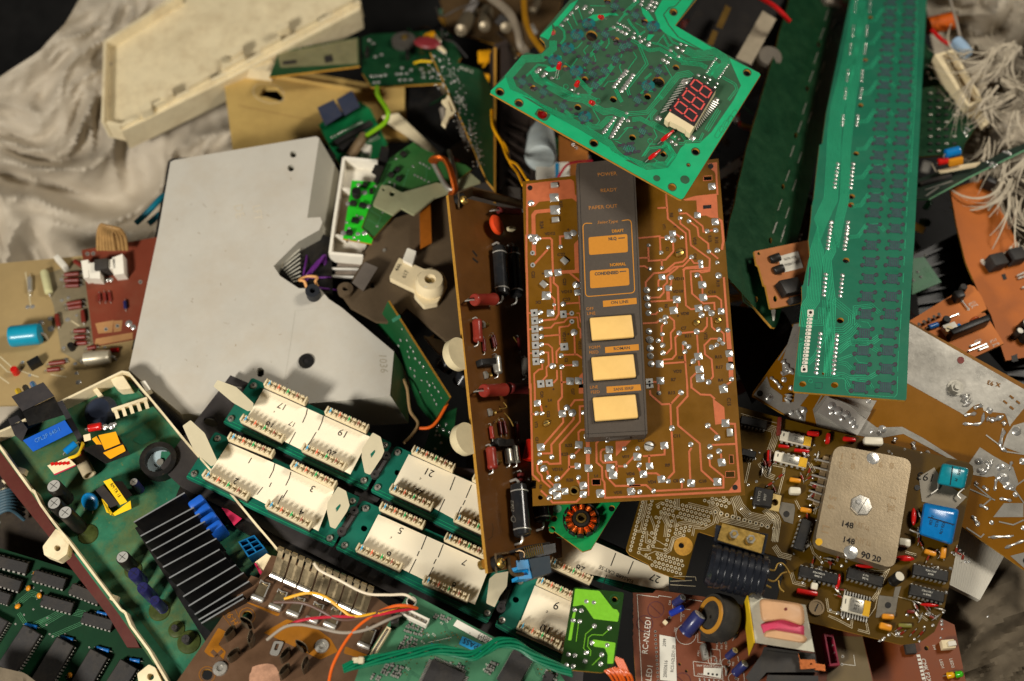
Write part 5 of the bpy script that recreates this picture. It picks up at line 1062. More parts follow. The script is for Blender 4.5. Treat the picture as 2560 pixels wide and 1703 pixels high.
    for l in (r5(1665, 270, 1660, 310, 1620, 340), r5(1830, 305, 1790, 345, 1810, 370), r5(1545, 595, 1500, 580, 1480, 570)): th.part('capacitor_lead', MB().tube(curve([p.at(*v, .003) for v in l], 4), .0005, MTIN, 6))
    for cr, l, w_, n, t in ((a4, (395, 420, 800, 520), 27, 8, ['К561ИЕ10', '8905 V']), (a4, (900, 440, 1275, 545), 27, 8, ['К176', 'ИЕ12']), (r5, (752, 708, 812, 518), 26, 7, None), (r5, (1490, 835, 1715, 885), 27, 8, ['К561ЛА7', '8908']), (r5, (1468, 962, 1690, 1020), 27, 8, ['К561ЛА7', 'Δ 8908']), (a1, (1620, 195, 1985, 270), 22, 7, None), (a1, (1630, 640, 1830, 690), 18, 5, None)): dip(th, p, *cr(*l), w_, .0034, n, t, body=MBLK)
    def ceram(a, e, w_, pin, n):
        A, B = p.at(*a), p.at(*e); L = (A - B).length; u = p.u(*a); W_ = w_ * u; M = p.fr(*lerp(a, e, .5), ang(a, e)); mb = MB()
        mb.box(M @ T(0, 0, .001), L, W_, .0018, MPC, .0002); mb.box(M @ T(-.0, 0, .0028), L * .5, W_ * .86, .0012, MSTL, .0006, 2); mb.box(M @ T(L * .37, 0, .0027), L * .24, W_ * .98, .0006, MYG, .0001); mb.box(M @ T(-L * .4, W_ * .12, .0028), L * .03, W_ * .3, .00015, MBLK)
        for i, t in enumerate(('С9907', '564', 'АГ1')): mb.text(M @ T(0, W_ * (.22 - .22 * i), .00405), t, W_ * .22, MBP, .0001)
        for s in (-1, 1):
            for i in range(n): mb.box(M @ T((i - (n - 1) / 2) * L / n, s * (W_ / 2 + pin / 2), .0005), L / n * .45, pin, .0006, MTIN)
        th.part('ceramic_chip', mb)
    ceram(*a3(275, 65, 705, 165), 25, .0012, 6); ceram(*a3(190, 350, 645, 460), 25, .0012, 6); ceram(*a4(855, 750, 1145, 825), 40, .003, 10)
    # ribbed coil with brass plate
    cl = MB(); A, B = p.at(*a2(1175, 1010)[0], .010), p.at(*a2(1975, 1220)[0], .010); d = (B - A); L = d.length; M = Matrix.Translation(A) @ d.to_track_quat('Z', 'Y').to_matrix().to_4x4(); pr = [(.0, 0), (.0115, 0)]
    for i in range(8): z = L * (i + .5) / 8.6; pr += [(.0128, z), (.0134, z + L * .015), (.0134, z + L * .088), (.0126, z + L * .1)]
    pr += [(.0118, L * .98), (.0118, L), (0, L)]; MCO = mat('black_lacquer', (26, 29, 36), .22, 0, .2, 200, .2, 250, spec=1.4, coat=1.6); cl.lathe(M, pr, MCO, 30); coil = th.part('coil', cl)  # coil base lightened and blued in place of sky reflections
    br = MB(); qq = p.dn(.0185); br.plate(qq, a2(1380, 440, 1975, 610, 1920, 860, 1310, 670), .0012, MGOLD); br.plate(qq.dn(-.0013), a2(1290, 460, 2020, 590, 1960, 880, 1260, 680), .006, MCO)
    for c in ((1535, 600), (1770, 670)): m_ = qq.fr(*a2(*c)[0], 10); br.cyl(m_, .0032, .0006, MGOLD, 18); br.cyl(m_ @ T(0, 0, .0006), .0027, .0016, MSTL, 6); br.cyl(m_ @ T(0, 0, .0022), .0012, .001, MGOLD, 10)
    th.part('coil_plate', br, None, coil)
    w = MB()
    for l in (a2(1980, 1060, 2100, 1100, 2150, 1010, 2230, 1010, 2330, 1150), a2(1970, 1200, 2100, 1250, 2200, 1150, 2280, 1120), a2(2160, 1240, 2180, 1340, 2240, 1400), a2(1980, 1300, 2060, 1340)): w.tube(curve([p.at(*v, .004) for v in l], 5), .0006, MGOLD, 6)
    th.part('coil_wires', w, None, coil)
    M = p.fr(*r5(528, 375)[0], 12); t = MB(); t.box(M @ T(0, 0, .001), .0115, .0115, .0042, MBLK, .0005); t.text(M @ T(-.0025, 0, .0052) @ RZ(90), 'КТ972', .0024, MSTL, .0001); t.text(M @ T(.001, 0, .0052) @ RZ(90), '8907', .0022, MSTL, .0001); tr = th.part('transistor', t)
    t = MB(); t.plate(p.dn(.0022), r5(590, 335, 655, 352, 637, 455, 572, 440), .0014, mat('tan_tab', (190, 164, 104), .4, .6, .1), None, [circ(*r5(613, 395)[0], 8.5, 14)]); th.part('tab', t, None, tr)
    for cr, l, w_, h, m, n in ((a3, (405, 675, 565, 700), 10, .003, MORG, 'tantalum'), (a3, (555, 1090, 715, 1120), 11, .003, MORG, 'tantalum'), (a4, (1720, 205, 1840, 245), 11, .003, MORG, 'tantalum'), (a4, (1925, 170, 1910, 285), 13, .003, MORG, 'tantalum'), (a4, (1275, 890, 1400, 900), 13, .003, MORG, 'tantalum'), (a4, (1245, 985, 1375, 1020), 16, .0035, MORG, 'tantalum'), (a4, (1450, 985, 1590, 990), 10, .002, mat('olive_resistor', (120, 116, 52), .4), 'resistor'),
                              (a3, (395, 840, 555, 850), 18, .005, MPC, 'ceramic_block'), (a3, (1430, 155, 1695, 165), 20, .006, MPC, 'ceramic_block'), (a4, (1440, 115, 1565, 135), 20, .005, MPC, 'ceramic_block'), (a4, (530, 570, 600, 585), 18, .003, MPC, 'ceramic_block'),
                              (a3, (650, 30, 820, 45), 12, .003, MRED, 'bead_capacitor'), (a3, (945, 40, 930, 180), 10, .004, MRED, 'bead_capacitor'), (a3, (1150, 105, 1330, 130), 11, .003, MRED, 'bead_capacitor'), (a3, (470, 265, 680, 285), 7, .003, MRED, 'bead_capacitor'), (a3, (250, 205, 400, 225), 6, .003, MRED, 'bead_capacitor'), (a3, (115, 270, 110, 430), 8, .003, MRED, 'bead_capacitor'), (a3, (740, 750, 835, 755), 5, .002, MRED, 'bead_capacitor'), (a1, (2170, 150, 2150, 400), 10, .004, MMAR, 'bead_capacitor'), (a1, (2030, 600, 2020, 800), 8, .003, MMAR, 'bead_capacitor'),
                              (a4, (375, 625, 595, 665), 12, .004, MRED, 'bead_capacitor'), (a4, (1540, 840, 1620, 845), 8, .002, MMAR, 'bead_capacitor')): block(th, p, *cr(*l), w_, h, m, .0012, n)
    for cr, l, r in ((a4, (1430, 270, 1625, 285), 7.5), (a4, (1000, 350, 1200, 370), 4.5), (a4, (835, 440, 805, 610), 6), (a4, (1680, 760, 1880, 775), 4.5), (a3, (2150, 1060, 2150, 1310), 7)):
        a, e = cr(*l); L = (p.at(*a) - p.at(*e)).length; mb = MB(); mb.lathe(p.fr(*lerp(a, e, .5), ang(a, e), .0025) @ RY(90) @ T(0, 0, -L / 2), [(0, 0), (.35, L * .06), (.75, L * .2), (1, L * .45), (.95, L * .6), (.6, L * .85), (0, L)] and [(k * r * .00025, z) for k, z in ((0, 0), (.4, L * .06), (.8, L * .22), (1, L * .48), (.85, L * .75), (.45, L * .93), (0, L))], MRED, 12); th.part('bead_capacitor', mb)
    can(th, p, *a4(1395, 520)[0], 14, .008, MBLK, MPC, lean=(-35, 20), vent=False)
    rg = MB(); M = p.fr(*a4(590, 798)[0]); rg.ring(M, .0035, .0046, .0015, MEMB, 22); rg.cyl(M, .0035, .0011, MEMB, 20); rg.box(M @ RZ(60) @ T(0, 0, .001), .005, .0008, .0003, MDK); th.part('trimmer', rg)
    # small glass diodes and leads, clusters round the chips
    Rr = random.Random(3); MDI = mat('amber_glass', (120, 40, 24), .2, 0, .2, coat=.4)
    for cx, cy, sx, sy, n in ((2020, 1190, 30, 60, 10), (2050, 1250, 16, 40, 6), (2215, 1160, 45, 10, 4), (2305, 1320, 12, 50, 5), (2360, 1390, 50, 14, 7), (2070, 1400, 40, 10, 6), (2330, 1530, 45, 25, 11), (2280, 1580, 35, 10, 4), (2010, 1330, 10, 40, 5), (1925, 1190, 30, 50, 8), (2110, 1480, 20, 30, 4)):
        for _ in range(n):
            x, y = cx + Rr.uniform(-sx, sx), cy + Rr.uniform(-sy, sy); a = Rr.choice([14, 104, 60, -40]) + Rr.uniform(-12, 12); dx, dy = math.cos(math.radians(a)) * 6, math.sin(math.radians(a)) * 6
            axial(th, p, (x - dx, y - dy), (x + dx, y + dy), Rr.uniform(2.2, 3.4), Rr.choice([MDI, MDI, MMAR, MTIN]), 7, 'diode', (), .0006)
    solder(th, p, [(Rr.gauss(x, sx), Rr.gauss(y, sy), Rr.uniform(2.4, 4.6)) for x, y, sx, sy, n in ((1900, 1190, 30, 50, 14), (2030, 1220, 20, 70, 18), (2330, 1545, 40, 30, 16), (2370, 1400, 40, 25, 12), (2060, 1410, 50, 25, 16), (2270, 1590, 40, 8, 8), (2090, 1540, 30, 20, 8), (2210, 1135, 40, 10, 8)) for _ in range(n)], hk=.8)
    w = MB()
    for k in range(6): a, e = a3(760 + k * 12 - k * 30, 380 + k * 110, 975 - k * 28, 425 + k * 112); w.tube([p.at(*a, .0015), p.at(*lerp(a, e, .5), .003), p.at(*e, .003)], .0006, MTIN, 5); w.box(p.fr(*lerp(a, e, .7), 14, .0006), .004, .006, .002, MEMB, .0004)
    th.part('can_leads', w)
radio_board()
# ================================================================== lower edge of the pile
def sensor_board():
    MRB = mat('red_brown_laminate', (112, 60, 38), .5, 0, .12, 50, .08, dust=.3, dustcol=(150, 104, 74))
    b5, a4, d7 = Q(1560, 1450, 4.714), Q(1900, 1330, 4.204), Q(1200, 1330, 4.204)
    p = Pl((1582, 1482, -.030), (2050, 1560, -.030), (1590, 1700, -.024))
    th = Thing('circuit_board', 'red brown board printed RC-N2LED1 with pink wound transformer and blue cans', 'circuit board', p.at(1800, 1600))
    out = [(1582, 1482), (1632, 1483), (1640, 1475), (1760, 1492), (2060, 1555), (2156, 1588), (2190, 1730), (1592, 1730)]
    out += [(1583 + R.uniform(-1.5, 1.5), y) for y in range(1590, 1490, -7)]
    b = MB(); b.plate(p, out, .0016, MRB, MEDGE, [circ(*b5(655, 993)[0], 4), circ(*b5(735, 1075)[0], 4)])
    MOL = mat('olive_laminate', (104, 88, 58), .5, 0, .15, 50, dust=.25)
    b.poly(p, [(2085, 1590), (2156, 1592), (2186, 1725), (2062, 1725)], MOL, .0001)
    for l, w in ((b5(210, 1193, 155, 172, 405, 205, 410, 185, 560, 205), 1.3), (b5(740, 225, 920, 252), 1.3), (b5(1270, 310, 1370, 325), 1.2), (b5(670, 490, 675, 340, 780, 350), 1), (b5(870, 630, 870, 735, 940, 745), 1), (b5(1020, 815, 1130, 825, 1140, 985, 1030, 985, 1020, 815), 1), (b5(815, 960, 1155, 1000, 1165, 1170, 830, 1130, 815, 960), 1.1), (b5(1290, 500, 1300, 620), 1), (b5(1340, 420, 1370, 425), 1), (b5(1340, 900, 1350, 960), 1), (a4(870, 1390, 1000, 1405, 985, 1290), 1.2), (b5(1410, 1080, 1420, 1193), 1)): b.ribbon(p, l, w, MWP, .0002)
    for x, y, rx, a in ((695, 260, 24, 60), (770, 590, 32, 60), (1240, 930, 14, 60), (1330, 1110, 16, 60), (1085, 900, 14, 0)): b.ribbon(p, circ(*b5(x - 40, y + 50)[0], rx * .8, 18) if x > 700 else circ(*b5(x - 45, y + 40)[0], rx * .7, 16), 1, MWP, .0002)
    for x, y in ((375, 350), (245, 515), (690, 1190)): c = b5(x, y)[0]; b.ribbon(p, circ(*c, 20, 24) + [(c[0] + 20, c[1])], 1.1, mat('violet_stamp%d' % x, (78, 44, 60), .7), .00022); b.ribbon(p, [(c[0] - 14, c[1] - 12), (c[0] + 13, c[1] + 13)], .9, MATS['violet_stamp%d' % x], .0002)
    x0, y0 = b5(270, 650)[0]; b.ptext(p, x0, y0, -84, 'RC-N2LED1', 11.5, MWP, sx=.9); x0, y0 = b5(295, 1150)[0]; b.ptext(p, x0, y0, -84, 'N2LED1', 11.5, MWP, sx=.9)
    for x, y in ((375, 600),): pads(b, p, [lerp(*b5(368, 607, 402, 1190), i / 12) for i in range(13)], 3.2, MSB, 2.2)
    b.poly(p, b5(418, 645, 605, 680, 622, 1200, 425, 1180), MWP, .0003)
    for x, y, t, h in ((478, 740, '2099', 6.5), (490, 1050, '20050616', 7), (578, 930, 'RCS-N2LED1-39', 6.4)): b.ptext(p, *b5(x, y)[0], -86, t, h, MBP, .0004, sx=.85)
    b.poly(p, b5(940, 1035, 1150, 1040, 1145, 1160, 935, 1120), MWP, .0003); pads(b, p, b5(995, 1105, 1045, 1112, 1095, 1117), 3, MBLK, None, .0004)
    for x, y, a, t, h in ((1010, 1020, 4, 'EASY SENSOR OPTION', 3.6), (905, 1115, 4, 'CN05', 4), (540, 270, -80, 'C03', 4), (605, 590, -80, 'C02', 4), (878, 865, -84, 'XTL1', 3.6), (1130, 965, -84, 'C04', 3.6), (1285, 990, -84, 'C05', 3.6), (700, 420, -80, 'C1', 4), (1095, 790, -84, 'D30', 3.4), (1150, 790, -84, 'D31', 3.4), (1205, 795, -84, 'D32', 3.4)): b.ptext(p, *b5(x, y)[0], a, t, h, MWP, .0002)
    for i in range(6): b.ribbon(p, [lerp(*b5(890, 1160, 1170, 1190), i / 5), lerp(*b5(895, 1193, 1175, 1215), i / 5)], 3.5, MSB, .0003)
    pads(b, p, a4(870, 1310, 862, 1392) + b5(540, 440, 1080, 945, 1235, 970, 1320, 1160, 1095, 740, 1145, 740, 1200, 745), 3.6, MSB, 2)
    th.part('board', b)
    def lying(a, e, r, m, name='capacitor', top=MAL):
        A, B = p.at(*a, .003), p.at(*e, .009 + r * .00012); d = B - A; M = Matrix.Translation(A) @ d.to_track_quat('Z', 'Y').to_matrix().to_4x4(); th.part(name, m_can(r * .00025, d.length, m, top), M)
    MVIO = mat('blue_violet_sleeve', (42, 46, 92), .3, 0, .15, 200, coat=.3); MROY = mat('royal_blue_sleeve', (28, 52, 150), .3, 0, .12, coat=.3)
    lying(b5(600, 275)[0], b5(695, 205)[0], 9.5, MVIO); lying(b5(555, 395)[0], b5(690, 325)[0], 8, MROY, top=MROY); lying(b5(720, 620)[0], b5(895, 410)[0], 18, MVIO); lying(b5(1225, 905)[0], b5(1310, 830)[0], 8.5, MVIO); lying(b5(1310, 1100)[0], b5(1425, 985)[0], 11, MVIO)
    # round sounder standing on edge
    t = MB(); c = p.at(*b5(1110, 440)[0], .010); ax = (p.at(*b5(1000, 380)[0], .016) - p.at(*b5(1180, 430)[0], .010)).normalized(); M = Matrix.Translation(c) @ ax.to_track_quat('Z', 'Y').to_matrix().to_4x4()
    MRUB = mat('worn_black_rubber', (44, 42, 38), .75, 0, .3, 200, .4, dust=.4); MOCR = mat('ochre_ring', (176, 122, 38), .5, 0, .15)
    t.lathe(M @ T(0, 0, -.007), [(0, 0), (.0125, 0), (.0138, .002), (.0138, .010), (.0128, .0125), (.011, .0128)], MRUB, 30); t.lathe(M @ T(0, 0, .0055), [(.0112, 0), (.0108, .0012), (.0088, .0014), (.0082, -.001)], MOCR, 30); t.lathe(M @ T(0, 0, .0040), [(.0084, 0), (.006, .0006), (0, .0010)], MRUB, 24); t.cyl(M @ T(.001, 0, .005), .0011, .0008, MGOLD, 10); th.part('sounder', t); block(th, p, *b5(900, 660, 1090, 690), 26, .004, MRUB, name='sounder_foot')
    for i in range(4): axial(th, p, b5(1090 + i * 68, 690)[0], b5(1140 + i * 62, 640)[0], 4.5, MIC, 6, 'diode')
    cx = MB(); a, e = b5(915, 750, 985, 940); q = p.dn(.0035); cx.plate(q, rrect(quad((lerp(a, e, .0)[0] + 3, a[1]), (e[0] - 3, e[1]), 15), 7), .0035, MSTL); cx.plate(q.dn(.0006), rrect(quad((a[0] + 4, a[1] + 4), (e[0] - 4, e[1] - 4), 10), 5), .0006, MTIN); cx.ptext(q.dn(.0006), *b5(965, 850)[0], -82, '8.000', 4.5, MBP); th.part('crystal', cx)
    block(th, p, *b5(462, 490, 502, 530), 9, .003, MCR, name='chip_led'); j = MB(); j.tube(curve([p.at(*v, h) for v, h in zip(b5(1185, 1010, 1205, 1070, 1200, 1130), (-.0005, .0025, -.0005))], 5), .0006, MTIN, 6); th.part('jumper', j)
    # transformer: yellow side, pale laminated core, bobbin with pink winding
    MCO = mat('pale_core_paint', (188, 184, 164), .6, 0, .1, 150, .3, 600, dust=.35); MYS = mat('yellow_tape', (216, 178, 30), .45, 0, .12, 40, dust=.2, dustcol=(150, 110, 30)); MBO = mat('tan_bobbin', (206, 160, 118), .45, 0, .1, 60, dust=.25); MPW = mat('pink_winding', (196, 66, 96), .4, 0, .2, 120, .5, 260, streak=(.15, 1, 1))
    q = p.dn(.024); f = b5(1465, 185, 2140, 295, 2245, 850, 1545, 740)
    c = MB(); c.slab([q.at(*v) for v in f], [q.at(*v, -.016) for v in f], MCO); core = th.part('transformer', c)
    c = MB(); c.slab([q.at(*v, .0004) for v in b5(1465, 185, 1545, 740)] + [q.at(*v, -.0165) for v in b5(1545, 740, 1465, 185)], [q.at(*v, .0004) for v in b5(1450, 183, 1532, 745)] + [q.at(*v, -.0165) for v in b5(1470, 900, 1400, 300)], MYS); th.part('tape', c, None, core)
    c = MB(); dome(c, q, b5(1590, 215, 1850, 240, 2110, 285, 2130, 420, 2125, 550, 1880, 465, 1620, 500), .0085, MBO, r=14)
    dome(c, q, b5(1660, 600, 1760, 585, 2130, 650, 2165, 700, 2130, 750, 1640, 670), .0085, MBO, r=8); c.cyl(q.fr(*b5(1905, 345)[0], 0, .0085), .0009, .0003, MMAR, 10); th.part('bobbin', c, None, core)
    c = MB(); dome(c, q, b5(1605, 520, 1880, 450, 2125, 540, 2125, 665, 1760, 595, 1645, 640), .0052, MPW, r=5); th.part('winding', c, None, core)
    MGB = mat('grey_black_case', (52, 50, 48), .55, 0, .12, 80, .1, dust=.25); q2 = p.dn(.017)
    c = MB(); g = b5(1650, 790, 2250, 870, 2290, 1085, 1680, 1090, 1590, 1193, 1500, 1230, 1430, 1150, 1620, 880); c.slab([q2.at(*v) for v in g], [q2.at(*v, -.015) for v in g], MGB); g2 = b5(1690, 1120, 2290, 1130, 2290, 1280, 1660, 1280); c.slab([q2.at(*v, .001) for v in g2], [q2.at(*v, -.016) for v in g2], MGB); c.ribbon(q2, b5(1680, 830, 2230, 900), 1.2, MBLK, .0002); rl = th.part('relay', c)
    c = MB(); c.plate(q2.dn(.0028), b5(2065, 935, 2250, 940, 2270, 1040, 2080, 1055), .0012, MCU, None, [circ(*b5(2205, 988)[0], 2.6, 10)]); c.plate(q2.dn(.0012), b5(2250, 980, 2370, 1000, 2375, 1075, 2250, 1060), .001, MCU); c.slab([q2.at(*v, .004) for v in b5(2050, 870, 2056, 870, 2076, 935, 2068, 935)], [q2.at(*v, 0) for v in b5(2050, 870, 2056, 870, 2076, 935, 2068, 935)], MCU); th.part('terminal', c, None, rl)
    MCX = mat('crimson_plastic', (128, 22, 48), .4, 0, .1, dust=.15); c = MB(); q3 = p.dn(.008); g = a4(672, 1070, 770, 1080, 840, 1400, 735, 1410); c.plate(q3, g, .008, MCX, None, [a4(695, 1095, 762, 1105, 815, 1375, 745, 1385)]); c.plate(p.dn(.002), a4(690, 1090, 765, 1100, 820, 1380, 742, 1390), .001, MCX)
    for k in range(4): c.cyl(p.fr(*lerp(*a4(730, 1130, 785, 1360), k / 3), 0, .002), .0004, .005, MTIN, 6)
    th.part('header', c)
sensor_board()
def lamp_board():
    MO = mat('rust_orange_laminate', (118, 56, 16), .5, 0, .12, 40, .06, dust=.25, dustcol=(120, 70, 40)); a4 = Q(1900, 1330, 4.204)
    p = Pl((2150, 1590, -.046), (2390, 1568, -.046), (2420, 1710, -.040)); th = Thing('circuit_board', 'rust orange board with one yellow and one green lamp at the bottom', 'circuit board', p.at(2320, 1650))
    b = MB(); b.plate(p, [(2135, 1590), (2240, 1560), (2340, 1540), (2386, 1562), (2420, 1730), (2150, 1730)], .0016, MO, MEDGE, [circ(*a4(1750, 1222)[0], 6)])
    b.ptext(p, *a4(1745, 1455)[0], 74, 'CMK P2X', 9, MWP, sx=.9); b.ptext(p, *a4(1910, 1390)[0], 74, 'LED1', 6, MWP); b.ptext(p, *a4(2015, 1380)[0], 74, 'LED2', 6, MWP); b.ptext(p, *a4(1830, 1215)[0], 74, 'SW', 5, MWP); b.ribbon(p, a4(1665, 1300, 1725, 1560), 9, MWP, .0002)
    for i in range(7): b.ribbon(p, [lerp(*a4(1657, 1325, 1712, 1560), i / 6), lerp(*a4(1680, 1322, 1733, 1556), i / 6)], 3.5, MO, .0003)
    th.part('board', b); block(th, p, *a4(1515, 1240, 1625, 1235), 26, .0035, MIC, name='switch'); o = block(th, p, *a4(1890, 1205, 2025, 1195), 22, .005, MCR, name='connector'); block(th, p, *a4(1950, 1205, 2030, 1195), 12, .0065, MWH, name='plug')
    for x, y, n, c in ((1975, 1510, 'yellow_lamp', (226, 168, 20)), (2065, 1500, 'green_lamp', (66, 176, 30))): th.part('lamp', m_led(mat(n, c, .2, coat=.5)), p.fr(*a4(x, y)[0], 0, .001) @ RY(50) @ Matrix.Diagonal((1.25, 1.25, .8, 1)), label=n.replace('_', ' '))
    w = MB(); w.plate(p.dn(-.004), a4(1120, 1330, 1230, 1280, 1290, 1310, 1290, 1400, 1370, 1480, 1350, 1568, 1200, 1570, 1190, 1420, 1140, 1400), .004, mat('grey_bent_plastic', (92, 86, 78), .5, dust=.2)); th.part('plastic_holder', w)
lamp_board()
mb = MB(); p_ = Pl((2400, 1335, -.050), (2510, 1390, -.050), (2420, 1480, -.044)); MRIB = mat('white_ribbed_cable', (206, 200, 184), .5, 0, .08, 900, .6, 1500, dust=.15, streak=(1, .05, 1))
mb.plate(p_, [(2380, 1300), (2500, 1360), (2512, 1388), (2450, 1500), (2374, 1462)], .004, MRIB)
for i in range(16): mb.ribbon(p_, [lerp((2385, 1320), (2508, 1386), i / 15), lerp((2377, 1458), (2449, 1496), i / 15)], 1.2, MATS['white_print'], .0002)
single('ribbon_cable', mb, 'folded white flat ribbon cable below the amber tinned board', 'ribbon cable')

def motor_board():
    MG = mat('vivid_green_mask', (12, 128, 66), .4, 0, .15, 60, .1, dust=.15, coat=.15); d3 = Q(1140, 1110, 4.357); r4 = Q(850, 1103, 2.613)
    p = Pl((1370, 1325, -.022), (1540, 1260, -.022), (1455, 1379, -.018)); th = Thing('motor_board', 'green tilted square board carrying a round motor stator of copper coils', 'motor board', p.at(1455, 1310))
    b = MB(); b.plate(p, r4(1360, 560, 1420, 405, 1830, 400, 1640, 705, 1585, 722), .0016, MG, MEDGE, [circ(*r4(1398, 507)[0], 8), circ(*r4(1385, 578)[0], 8), circ(*r4(1775, 440)[0], 8)]); b.ribbon(p, r4(1415, 628, 1480, 640, 1600, 635), 1, MATS['dark_track']); b.poly(p, circ(*r4(1420, 440)[0], 11), mat('pale_dot', (110, 150, 120)), .0002); th.part('board', b)
    M = p.fr(*r4(1577, 527)[0], 10, .0005); c = MB(); c.cyl(M, .0095, .001, MBLK, 28); c.ring(M, .0035, .0052, .006, MBLK, 20); c.ring(M, .0022, .0032, .0065, MGOLD, 18); MCO = mat('coil_copper', (206, 100, 34), .3, .8, .25, 900, .5, 1500)
    st = th.part('stator', c)
    for i in range(12):
        m_ = M @ RZ(i * 30 + 8) @ T(.0076, 0, .0034) @ RY(90); k = MB(); k.box(m_ @ T(0, 0, -.003), .0024, .0022, .0062, MBLK, .0003)
        for j in range(5): k.lathe(m_ @ T(0, 0, -.0021 + j * .0008), [(.0016, 0), (.0020, .0004), (.0016, .0008)], MCO, 10)
        k.box(m_ @ T(0, 0, .0028), .0034, .0044, .0008, MBLK, .0002); th.part('coil', k, None, st)
motor_board()
def lime_board():
    d7 = Q(1200, 1330, 4.204); MLD = mat('dark_lime_mask', (24, 58, 10), .35, 0, .15, 50, .06, dust=.1, dustcol=(60, 90, 40), coat=.25); MLB = mat('lime_copper', (118, 190, 30), .45, .05, .1, 500, .15, 1800)
    p = Pl((1437, 1472, -.014), (1560, 1484, -.014), (1400, 1690, -.004)); th = Thing('circuit_board', 'small lime green board with large bright copper areas standing near the cable end', 'circuit board', p.at(1480, 1580))
    b = MB(); b.plate(p, rrect(d7(985, 580, 1515, 635, 1410, 1400, 1290, 1480, 840, 1440), 7), .0016, MLD, MEDGE, [circ(*d7(1415, 710)[0], 7)])
    for g in (d7(1000, 597, 1255, 620, 1400, 810, 1440, 815, 1465, 860, 1448, 945, 1195, 915, 1110, 790, 1080, 765, 1030, 775, 975, 785), d7(972, 870, 1003, 800, 1012, 800, 960, 1140, 925, 1140), d7(1185, 1130, 1425, 1165, 1400, 1385, 1338, 1385, 1342, 1290, 1310, 1220, 1195, 1205)): b.poly(p, rrect(g, 3), MLB, .0001)
    for l in (d7(1035, 960, 1010, 1150), d7(1190, 1005, 1110, 1075, 1088, 1220, 1110, 1250), d7(1345, 1035, 1290, 1085, 1180, 1080, 1140, 1110, 1130, 1200, 1165, 1250, 1160, 1300), d7(1290, 1290, 1180, 1400)): b.ribbon(p, l, 1.6, MLB)
    b.ribbon(p, circ(*d7(1415, 710)[0], 12, 18), 1.2, MATS['dark_track']); b.ptext(p, *d7(1355, 1410)[0], 190, '6', 9, MBP); th.part('board', b)
    solder(th, p, [(*d7(x, y)[0], 6) for x, y in ((1117, 732), (1195, 742), (995, 820), (1065, 825), (978, 930), (1047, 940), (1202, 988), (1362, 1010), (1178, 1165), (1338, 1190), (1117, 1268), (1278, 1290), (930, 1288), (995, 1300), (1105, 1358), (1268, 1385), (910, 1400), (978, 1412))], hk=.6)
lime_board()

